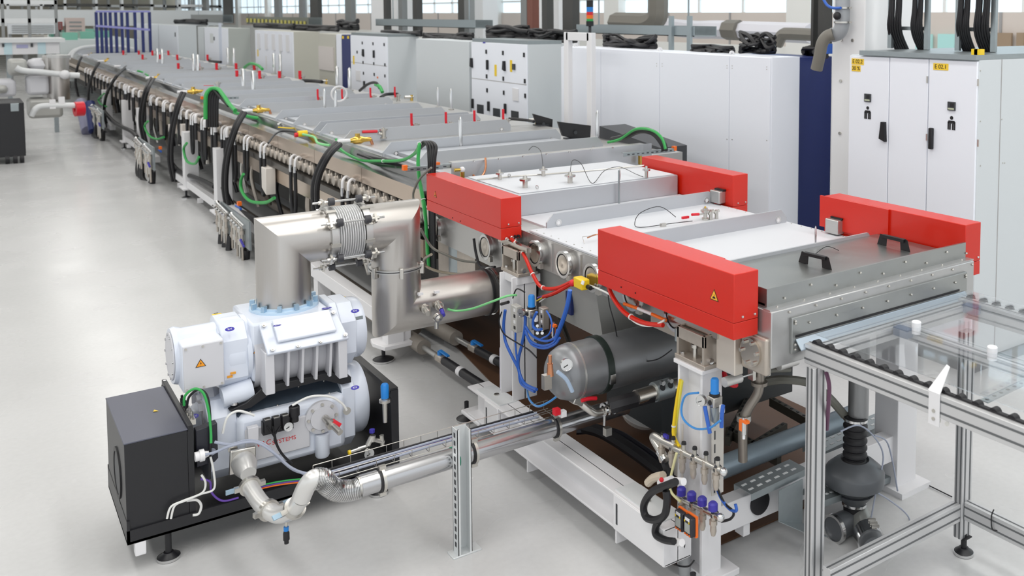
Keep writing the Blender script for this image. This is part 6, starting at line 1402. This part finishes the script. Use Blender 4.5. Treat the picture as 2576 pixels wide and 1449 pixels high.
for px, py, l in ((602, 512, 'orange cap with blue hose above the nearest silver manifold'), (403, 372, 'orange cap on the post beside the middle manifold')):
    p = at(px, py, x=2.35); t = thing('orange_cap_sensor', l, 'sensor', tuple(p)); MB().ob(p, (.04, .05, .04)).build('cap', orange, t); MB().tube([p + V((0, .15, -.05)), p + V((0, .0, -.045)), p + V((0, -.06, -.05))], .014, 8).build('blue_hose', blue, t)
p = at(215, 290, x=2.15); t = thing('blue_fabric_hose', 'grey and dark blue wrapped hose bundle at the far end of the line', 'hose', tuple(p))
MB().tube([at(204, 260, x=2.15), at(212, 285, x=2.15), at(222, 330, x=2.15)], .13, 12).build('wrap', mat('violet_grey', '#8C8CA5', .5), t); MB().tube([at(226, 260, x=2.2), at(232, 300, x=2.2), at(236, 330, x=2.2)], .1, 12).build('blue_wrap', navy, t)
# arched cable bundle with green cables at the third rail
for k in range(5):
    x = 2.70 + .07 * k; hose('black_cable', [at(522 + 6 * k, 320, y=12.72), at(522 + 6 * k, 262, y=12.72), at(525 + 6 * k, 236 + k % 2 * 3, y=12.72), at(537 + 4 * k, 227, y=12.68), at(556 + 2 * k, 246, y=12.5), at(575, 266, y=12.3)], .02, black, 'black cable in the distant arch under the orange capped rail, %s from the left' % ORD[k], 'cable', 'black cables in the distant arch')
hose('green_cable', [at(517, 300, y=12.7), at(517, 262, y=12.7), at(519, 238, y=12.7), at(530, 224, y=12.7), at(548, 224, y=12.6), at(562, 240, y=12.4), at(577, 262, y=12.2), at(592, 278, y=12)], .024, green, 'thick green cable arching over the distant black cable arch', 'cable')
hose('green_cable', [at(590, 283, z=1.38), at(640, 296, z=1.34), at(690, 300, z=1.32), at(730, 308, z=1.31)], .02, green, 'green cable on the edge plate between the first and second brass valves', 'cable')
hose('green_cable', [at(345, 178, z=1.45), at(360, 182, z=1.42), at(372, 190, z=1.4)], .018, green, 'far green cable stub by the fourth brass valve', 'cable')
hose('green_cable', [at(615, 170, x=4.6), at(630, 160, x=4.6), at(648, 164, x=4.6), at(660, 174, x=4.6)], .028, green, 'green cable hump on the far right edge of the line', 'cable')
hose('green_cable', [at(945, 213, x=4.6), at(955, 218, x=4.6), at(962, 232, x=4.6)], .024, green, 'green cables falling at the right edge before the two-tier cabinet', 'cable')
hose('black_cable', [at(905, 228, x=4.6), at(925, 212, x=4.6), at(945, 208, x=4.6), at(955, 222, x=4.6)], .02, black, 'black cable arch before the two-tier cabinet', 'cable')
for pts, m_, r, l in (([(700, 312), (725, 305), (755, 308)], wcable, .012, 'white tube end pointing at the yellow plug'), ([(675, 360), (690, 340), (705, 331), (725, 330), (748, 333)], black, .009, 'thin dark cable arching to the yellow plug'), ([(762, 338), (790, 345), (800, 360), (830, 366)], lgreen, .012, 'light green cable right of the yellow plug'), ([(700, 320), (740, 322), (758, 310), (790, 318)], yellow, .006, 'thin yellow wire behind the yellow plug')):
    hose('cable', [at(a, b_, z=1.36) for a, b_ in pts], r, m_, l, 'cable')
p = at(762, 336, z=1.36); t = thing('yellow_plug', 'yellow plug with red tip on the edge plate', 'plug', tuple(p)); MB().cyl(p - V((.05, 0, 0)), p + V((.04, 0, 0)), .032, 12).build('body', yellow, t); MB().cyl(p - V((.08, 0, 0.01)), p - V((.05, 0, 0.01)), .024, 12).build('red_tip', redh, t)
# ================================================================ second pump station far left and washing end
YQ = 21.2
ps2 = thing('far_pump_station', 'grey vacuum pumps on a black wheeled skid at the far left', 'pump', (.9, YQ, 0))
p = at(60, 258, y=19.5); x1 = p.x; 
MB().box(x1 - 1.0, x1, 19.5, 20.6, .12, p.z).build('black_housing', blackp, ps2, bevel=.01)
q = at(37, 270, y=19.5); MB().box(q.x - .06, q.x + .06, 19.48, 19.5, q.z - .07, q.z + .07).build('round_plate', galv, ps2, bevel=.02)
for px in (15, 35, 52): q = at(px, 310, y=19.5); MB().cyl((q.x - .03, 19.55, .08), (q.x + .03, 19.55, .08), .08, 14).build('caster', black, ps2)
def blob(px0, py0, px1, py1, y, m_, nm, depth=.6, bev=.06):
    a, b_ = at(px0, py0, y=y), at(px1, py1, y=y); return MB().box(a.x, b_.x, y, y + depth, b_.z, a.z).build(nm, m_, ps2, bevel=bev)
blob(-20, 202, 42, 243, YQ, pumpg, 'pump_casing'); blob(66, 192, 125, 238, YQ, pumpg, 'pump_casing'); blob(20, 150, 70, 190, YQ, MATS['grey_hull'], 'motor_casing'); blob(70, 250, 160, 295, YQ, MATS['grey_hull'], 'base_frame'); blob(-10, 215, 20, 235, YQ - .1, MATS['grey_hull'], 'cover')
blob(70, 150, 148, 180, YQ + .1, pumpg, 'pump_head', .8, .12)
for (a, b_), r in ((((125, 140), (128, 270)), .17),): MB().cyl(at(*a, y=YQ + .2), at(*b_, y=YQ + .2), at(165, 140, y=YQ + .2).x - at(145, 140, y=YQ + .2).x, 20).build('riser', duct, ps2)
MB().cyl(at(147, 143, y=YQ + .1), at(150, 250, y=YQ + .1), .17, 24).build('suction_riser', duct, ps2); MB().cyl(at(147, 138, y=YQ + .1), at(147, 145, y=YQ + .1), .2, 24).build('riser_flange', steel, ps2)
t = thing('white_pipe_run', 'pale pipe sloping across the far pumps towards the line', 'pipe', tuple(at(80, 182, y=YQ)))
MB().tube([at(40, 170, y=YQ - .1), at(60, 178, y=YQ - .1), at(110, 182, y=YQ - .1), at(165, 188, y=YQ - .1), at(200, 190, y=YQ - .1)], .055, 14).build('pipe', foil, t); MB().sphere(at(163, 188, y=YQ - .15), .09, 12).build('joint', white, t)
t = thing('white_pipe_run', 'low pale pipe with red end ring in front of the far pumps', 'pipe', tuple(at(130, 265, y=20.)))
MB().tube([at(78, 292, y=19.8), at(88, 276, y=19.8), at(105, 267, y=19.8), at(150, 265, y=19.8), at(195, 265, y=19.8)], .05, 14).build('pipe', foil, t); MB().ring(at(199, 274, y=19.8), V((1, .2, 0)), .05, .13, .14, 18).build('red_ring', redh, t)
for px, py in ((132, 262), (155, 255)): MB().ob(at(px, py, y=19.8), (.09, .09, .16)).build('valve', white, t)
for i, (px0, px1, py) in enumerate(((-30, 150, 148),)):
    a, b_ = at(px0, 108, y=24), at(px1, 135, y=24)
    t = thing('white_conveyor', 'long white conveyor housing with pale blue panels at the far left', 'conveyor', (b_.x, 24, 1))
    MB().box(a.x, b_.x, 24, 25.2, b_.z, a.z).build('housing', white, t); MB().box(a.x, b_.x + .1, 23.9, 25.3, a.z, a.z + .08).build('top', foil, t)
    for px in (20, 105): c = at(px, 120, y=24); MB().box(c.x - .07, c.x + .07, 23.99, 24.0, b_.z, a.z).build('blue_panel', mat('pale_cyan', '#C6DEE6', .5), t)
    for px in (8, 80): c = at(px, 118, y=24); MB().box(c.x - .02, c.x + .02, 23.97, 24.0, c.z, a.z - .02).build('latch', darkg, t)
    for k in range(2): x = a.x + .3 + k * .8; MB().box(x, x + .08, 24.2, 24.3, 0, b_.z).build('leg', galv, t)
    c = at(56, 116, y=24); MB().box(c.x - .1, c.x + .1, 23.985, 24, c.z - .04, c.z + .03).build('badge', mat('lilac', '#A9A9CC', .5), t)
# glass washing end of the line: translucent green pieces, arching pipes
we = thing('washing_station', 'pale washing section with green tinted sheets closing the far end of the line', 'machine', (2.7, 34.2, 0))
MB().box(2.5, 4.6, 34.1, 44, .5, 1.75).build('housing', mat('washer_grey', '#C8CFCF', .45), we)
for k in range(6):
    MB().box(2.6 + (k % 3) * .6, 3.0 + (k % 3) * .6, 34.5 + k * 1.5, 35.4 + k * 1.5, 1.75, 1.98).build('green_sheet', mat('sea_green_glass', '#7FB9A6', .2), we)
MB().tube([at(168, 150, y=33.8), at(190, 125, y=33.8), at(240, 118, y=33.8), at(300, 117, y=33.9), at(335, 123, y=34)], .05, 10).build('arched_pipe', foil, we)
MB().tube([at(180, 150, y=32.5), at(185, 135, y=32.5), at(205, 120, y=32.5), at(260, 115, y=33)], .05, 10).build('arched_pipe', foil, we)
# blue posts rack
rk = thing('blue_post_rack', 'rack of slender dark blue posts beyond the line end', 'rack', tuple(at(310, 120, y=30)))
RY = 30
for px in (242, 254, 265, 277, 291, 306, 320, 339, 358, 376):
    a, b_ = at(px, 30, y=RY), at(px, 118, y=RY); MB().box(a.x - .035, a.x + .035, RY, RY + .07, max(b_.z - .3, .0), a.z).build('post', navy, rk)
a, b_ = at(241, 29, y=RY), at(377, 29, y=RY); MB().bar(a, b_, .05, .05).build('top_rail', mat('lilac_rail', '#8F90C8', .5), rk)
a, b_ = at(241, 65, y=RY), at(377, 75, y=RY); MB().bar(a, b_, .05, .06).build('mid_rail', mat('lilac_rail', '#8F90C8', .5), rk)
# ================================================================ overhead and background services
def bgtube(name, pts, x, r, m_, label, cat='pipe', seg=14, sub=6): return hose(name, [at(a, b_, x=x) for a, b_ in pts], r, m_, label, cat)
bgtube('white_duct', [(1640, 62), (1740, 74), (1820, 75), (2040, 84)], 9.2, .14, mat('duct_white', '#DCDBE2', .45), 'big pale round duct running behind the white enclosure')
hose('grey_pipe_elbow', [at(1548, 56, x=8.6), at(1590, 57, x=8.6), at(1630, 58, x=8.6), at(1652, 45, x=8.6), at(1655, 20, x=8.6), at(1655, -15, x=8.6)], .16, mat('taupe_pipe', '#77736B', .5), 'thick taupe pipe elbow rising above the white enclosure', 'pipe')
bgtube('taupe_clamp', [(1828, 75), (1862, 76)], 9.15, .15, MATS['taupe_pipe'], 'taupe coupling on the pale round duct', 'coupling')
bgtube('taupe_pipe', [(1955, 112), (1968, 88), (1985, 85), (2050, 88)], 8.6, .08, MATS['taupe_pipe'], 'bent taupe pipe behind the blue cabinet top')
vp = thing('vertical_drain_pipe', 'grey plastic pipe with taupe elbow coming down at the white column', 'pipe', tuple(at(2115, 30, x=5.9)))
MB().tube([at(2120, -20, x=5.9), at(2120, 20, x=5.9), at(2118, 62, x=5.9), at(2110, 82, x=5.9), at(2095, 88, x=5.9)], .062, 16, True, 6).build('pipe', mat('pvc_grey', '#A5A8AC', .4), vp)
MB().tube([at(2096, 86, x=5.85), at(2080, 92, x=5.82), at(2068, 110, x=5.8), at(2062, 140, x=5.8), at(2054, 175, x=5.8)], .052, 16, True, 6).build('elbow', MATS['taupe_pipe'], vp)
for py in (20, 56): MB().ring(at(2120, py, x=5.9), (0, 0, 1), .062, .075, .015, 20).build('pipe_clamp', fitting, vp)
MB().sphere(at(2106, 40, x=5.8), .035, 10).build('plug', black, vp)
hose('blue_hose', [at(2070, -5, x=5.8), at(2080, 12, x=5.8), at(2095, 20, x=5.8), at(2115, 20, x=5.8)], .012, blue, 'blue hose bow at the grey plastic pipe')
bgtube('blue_bag', [(2082, 110), (2082, 135)], 6.1, .06, blue, 'blue cloth hanging beside the taupe elbow', 'cloth')
# galvanised cable trays above cabinets
def gtray(p0, p1, z, w_, h, label, perf=True):
    a, b_ = at(*p0, z=z), at(*p1, z=z); t = thing('overhead_cable_tray', label, 'cable tray', tuple(a)); MB().bar(a, b_, w_, h).build('channel', galv, t)
    return t
def xtray(px0, py0, px1, py1, x, h, label, m_=None):
    a, b_ = at(px0, py0, x=x), at(px1, py1, x=x); z = (a.z + b_.z) / 2; t = thing('overhead_cable_tray', label, 'cable tray', (x, b_.y, z))
    MB().box(x, x + .012, b_.y, a.y, z - h / 2, z + h / 2).build('side', m_ or mat('tray_blue_grey', '#A3ADB1', .45, .5), t); MB().box(x, x + .35, b_.y, a.y, z - h / 2, z - h / 2 + .01).build('bottom', galv, t); MB().box(x + .34, x + .352, b_.y, a.y, z - h / 2, z + h / 2).build('side', galv, t)
    for f in (.12, .88): MB().cyl((x + .17, b_.y + (a.y - b_.y) * f, z - h / 2), (x + .17, b_.y + (a.y - b_.y) * f, 7.6), .012, 6).build('hanger_rod', galv, t)
    return t
xtray(1450, 70, 1745, 82, 6.9, .12, 'blue grey cable tray above the white enclosure')
xtray(945, 55, 1195, 62, 7.4, .15, 'blue grey cable tray between the two cabinets with latches')
xtray(620, 50, 775, 56, 7.2, .22, 'cable tray with yellow and black hazard stripes, far back', mat('tray_dark', '#7C7F74', .5))
hz = thing('hazard_strip', 'yellow and black hazard strip on the far cable tray', 'strip', tuple(at(700, 50, x=7.18)))
for k in range(16):
    a, b_ = at(620 + k * 9.6, 46 + k * .5, x=7.18), at(620 + (k + .5) * 9.6, 56 + k * .5, x=7.18)
    MB().box(7.17, 7.18, b_.y, a.y, b_.z, a.z).build('yellow_mark', mat('hazard_yellow', '#C9C060', .5), hz)
xtray(480, 45, 560, 48, 8, .3, 'grey beam above the bluish white cabinet', mat('beam_grey', '#8E908F', .5))
b0, b1 = at(0, 30, y=45), at(560, 44, y=45)
solo(MB().box(b0.x - 4, b1.x, 45, 45.4, b1.z - .35, b0.z + .1), 'white_gantry_beam', foil, 'long white gantry beam crossing the far left of the hall', 'beam')
# tray posts
for px, x, l in ((1692, 6.9, 'left'), (1738, 6.9, 'right')):
    a = at(px, 40, x=x); b_ = at(px, 128, x=x); solo(MB().box(x - .04, x, b_.y - .03, b_.y + .03, 2.1, a.z), 'tray_post', MATS['tray_blue_grey'], '%s slotted post rising from the enclosure top through the tray' % l, 'post')
# cable bundles lying on cabinet tops
def mess(px0, px1, py, x, n, spread, label, rad=.022, z=None):
    t = thing('cable_bundle', label, 'cables', tuple(at((px0 + px1) / 2, py, x=x))); rnd = random.Random(int(px0 + py))
    for k in range(n):
        pts = [at(px0 + (px1 - px0) * f, py + rnd.uniform(-spread, spread * .3), x=x + rnd.uniform(0, .25)) for f in (0, .25, .5, .75, 1)]
        if k < 3: pts = [V((q.x, q.y, CZ + rad * (1 + k * .8))) for q in pts]
        MB().tube(pts, rad * rnd.uniform(.7, 1.2), 7, True, 6).build('cable', black, t)
    return t
mess(1740, 1845, 130, 5.9, 5, 3, 'black cables lying along the enclosure top at the right'); mess(1862, 1950, 114, 6.0, 12, 34, 'tangle of black cable loops above the right end of the enclosure', .018)
mess(1520, 1650, 112, 5.9, 12, 24, 'black cables heaped on the enclosure top right of the hoop frame'); mess(1330, 1450, 88, 6.3, 12, 14, 'black cables leaving the top of the two-tier cabinet with stickers')
mess(1065, 1190, 94, 5.9, 9, 10, 'black cables on the plain grey enclosure'); mess(960, 1060, 84, 6.0, 6, 6, 'black cables behind the small two-tier cabinet'); mess(1225, 1330, 80, 6.4, 8, 14, 'brown black cable loops above the cabinet with stickers', .03)
mess(640, 740, 66, 6.2, 6, 6, 'dark cables on the cabinet with five slots', .04); mess(735, 850, 75, 6.4, 6, 7, 'dark cables above the beige cabinet', .04); mess(440, 520, 55, 6.4, 5, 5, 'dark cables above the small white cabinet', .05); mess(850, 900, 62, 7, 5, 12, 'dark cables above the narrow blue cabinet', .05)
mess(2020, 2080, 140, 6.4, 8, 22, 'dark hoses and cables above the blue cabinet', .02)
# vertical cable ladders above the E cabinets
def ladder(px0, px1, x, label, ztop=3.4, z0=2.29, strands=((.2, .5),)):
    a, b_ = at(px0, 60, x=x), at(px1, 60, x=x); t = thing('cable_ladder', label, 'cable ladder', (x, b_.y, z0))
    for q in (a, b_): MB().box(x, x + .03, q.y - .02, q.y + .02, z0, ztop).build('rail', galv, t)
    z = z0 + .15
    while z < ztop: MB().box(x + .03, x + .045, b_.y, a.y, z, z + .03).build('rung', galv, t); z += .33
    for (f0, f1) in strands:
        for k in range(6):
            f = f0 + (f1 - f0) * k / 5; y = b_.y + (a.y - b_.y) * f
            MB().tube([(x - .03, y, ztop), (x - .035 + .01 * (k % 3), y, 2.7), (x - .01, y + .02, 2.45), (x + .1, y + .03, 2.28)], .013, 7, True, 5).build('cable', black, t)
    return t
ladder(2238, 2330, 6.1, 'cable ladder with two black cable strands above the door marked E 02.2', strands=((.05, .3), (.62, .95)))
ladder(2408, 2498, 6.1, 'cable ladder with black cable strands above the door marked E 02.1', strands=((.05, .4), (.6, .9)))
for px, l in ((2456, 'left'), (2508, 'right')):
    p = at(px, 142, x=5.7); solo(MB().ob((5.7, max(p.y, 3.96), 2.305), (.05, .05, .04)), 'yellow_transport_foot', yellow, '%s small yellow block on top of the cabinet marked E 02.1' % l, 'block')
# signal tower and service columns
sx = 6.6; p = at(1484, 70, x=sx); st = thing('signal_tower', 'stack light with blue, red, orange and green segments above the hoop frame', 'lamp', (sx, p.y, 2.3))
for (y0, y1), m_ in (((18, 30), bright_blue), ((30, 38), redh), ((38, 47), orange), ((47, 53), green)):
    a, b_ = at(1484, y0, x=sx), at(1484, y1, x=sx); MB().cyl((sx, p.y, b_.z), (sx, p.y, a.z), .045, 16).build('segment', m_, st)
MB().cyl((sx, p.y, at(1484, 66, x=sx).z), (sx, p.y, at(1484, 53, x=sx).z), .05, 16).build('base', black, st); MB().cyl((sx, p.y, 2.19), (sx, p.y, at(1484, 64, x=sx).z), .02, 10).build('stem', darkg, st); MB().cyl((sx, p.y, at(1484, 18, x=sx).z), (sx, p.y, at(1484, 0, x=sx).z), .045, 12).build('top_cap', black, st)
def svc(px0, px1, x, m_, label, z0=2.2, z1=4.5, d=.12):
    a, b_ = at(px0, 40, x=x), at(px1, 40, x=x); return solo(MB().box(x, x + d, b_.y, a.y, z0, z1), 'service_column', m_, label, 'column')
dk = mat('dark_support', '#4B4A48', .5, .3); mg = mat('mid_support', '#8C8E8E', .45, .4)
for i, (a, b_, x, m_, l) in enumerate(((1310, 1325, 7.5, mg, 'grey upright left of the rust coloured one'), (1326, 1340, 7.5, mat('rust', '#7A4A3E', .6), 'upright with rust coloured cap, above the sticker cabinet'), (1363, 1376, 7.4, dk, 'dark upright cable strand before the white column'),
                                      (1415, 1440, 7.0, dk, 'wide black cable strand above the white hoop frame'), (1152, 1168, 8, dk, 'dark brown upright right of the cable tray'), (1168, 1180, 8, mg, 'grey upright beside the dark brown one'),
                                      (1038, 1050, 8, dk, 'dark upright at the middle of the cable tray'), (1002, 1012, 8, mg, 'greenish upright left of the middle of the tray'), (965, 972, 8, dk, 'thin dark upright in front of the white column'),
                                      (868, 884, 8.4, mg, 'grey upright above the narrow blue cabinet'), (780, 800, 8.4, dk, 'dark cable strand above the beige cabinet'), (752, 762, 8.4, mg, 'grey upright left of the dark cable strand'),
                                      (690, 702, 8.8, mg, 'grey upright above the slotted cabinet'), (562, 580, 9, dk, 'dark upright over the bluish white cabinet'), (508, 520, 9.5, mg, 'grey cylinder shaped upright far back'), (2040, 2046, 6.6, dk, 'thin dark upright left of the plastic pipe'), (2058, 2072, 6.6, dk, 'dark grey upright beside the plastic pipe'))):
    svc(a, b_, x, m_, l)
# steel racks and clutter far behind
rnd = random.Random(3)
for i in range(14):
    px = 20 + i * 36; y = 50 + (i % 4) * 3; p = at(px, 20, y=y); 
    t = thing('roof_rack', 'distant steel rack frame under the roof, %s from the left' % ORD[i], 'rack', (p.x, y, 0), 'distant steel racks at the far end of the hall')
    w_ = 1.2
    for s in (0, 1): MB().box(p.x + s * w_ - .05, p.x + s * w_ + .05, y, y + .1, 0, 4.5).build('upright', mg if i % 2 else foil, t)
    for z in (2.9, 3.4, 4.0): MB().box(p.x - .1, p.x + w_ + .1, y, y + .1, z, z + .12).build('shelf', dk if i % 3 else foil, t)
for px0, px1, py0, py1, m_, l in ((165, 215, 45, 95, mat('pinkish', '#CBB8B2', .5), 'slatted pale pink rack end beyond the line'), (20, 145, 60, 85, mat('cool_white', '#DDE0E4', .5), 'white work table top at the far left'), (145, 158, 55, 75, mat('dull_red', '#8A3A38', .5), 'dull red cabinet at the far left'), (60, 120, 88, 100, mat('sand', '#CFC9C0', .5), 'low pale box on the far white table')):
    a, b_ = at(px0, py0, y=38), at(px1, py1, y=38); t = thing('far_furniture', l, 'furniture', (a.x, 38, 0))
    MB().box(a.x, b_.x, 38, 38.6, b_.z, a.z).build('top', m_, t)
    for s in (a.x + .05, b_.x - .05): MB().box(s - .04, s + .04, 38.1, 38.2, 0, b_.z).build('leg', mg, t)
    for k in range(4): MB().box(a.x + .1, b_.x - .1, 37.98, 38.0, b_.z + (a.z - b_.z) * (.15 + .2 * k), b_.z + (a.z - b_.z) * (.22 + .2 * k)).build('slat', mg, t)
for px, l in ((5, 'leftmost'), (72, 'second'), (140, 'third')):
    a = at(px, 5, y=26); solo(MB().box(a.x - .03, a.x + .03, 26, 26.06, 1.9, 3.0), 'thin_post', mg, '%s thin grey post standing on the far conveyor' % l, 'post')
a, b_ = at(-20, 4, y=26), at(143, 4, y=26); solo(MB().box(a.x, b_.x, 26, 26.08, a.z - .05, a.z + .05), 'lamp_rail', foil, 'pale horizontal rail joining the thin grey posts, upper', 'rail')
a, b_ = at(-20, 52, y=26), at(143, 52, y=26); solo(MB().box(a.x, b_.x, 26, 26.08, a.z - .05, a.z + .05), 'lamp_rail', foil, 'pale horizontal rail joining the thin grey posts, lower', 'rail')
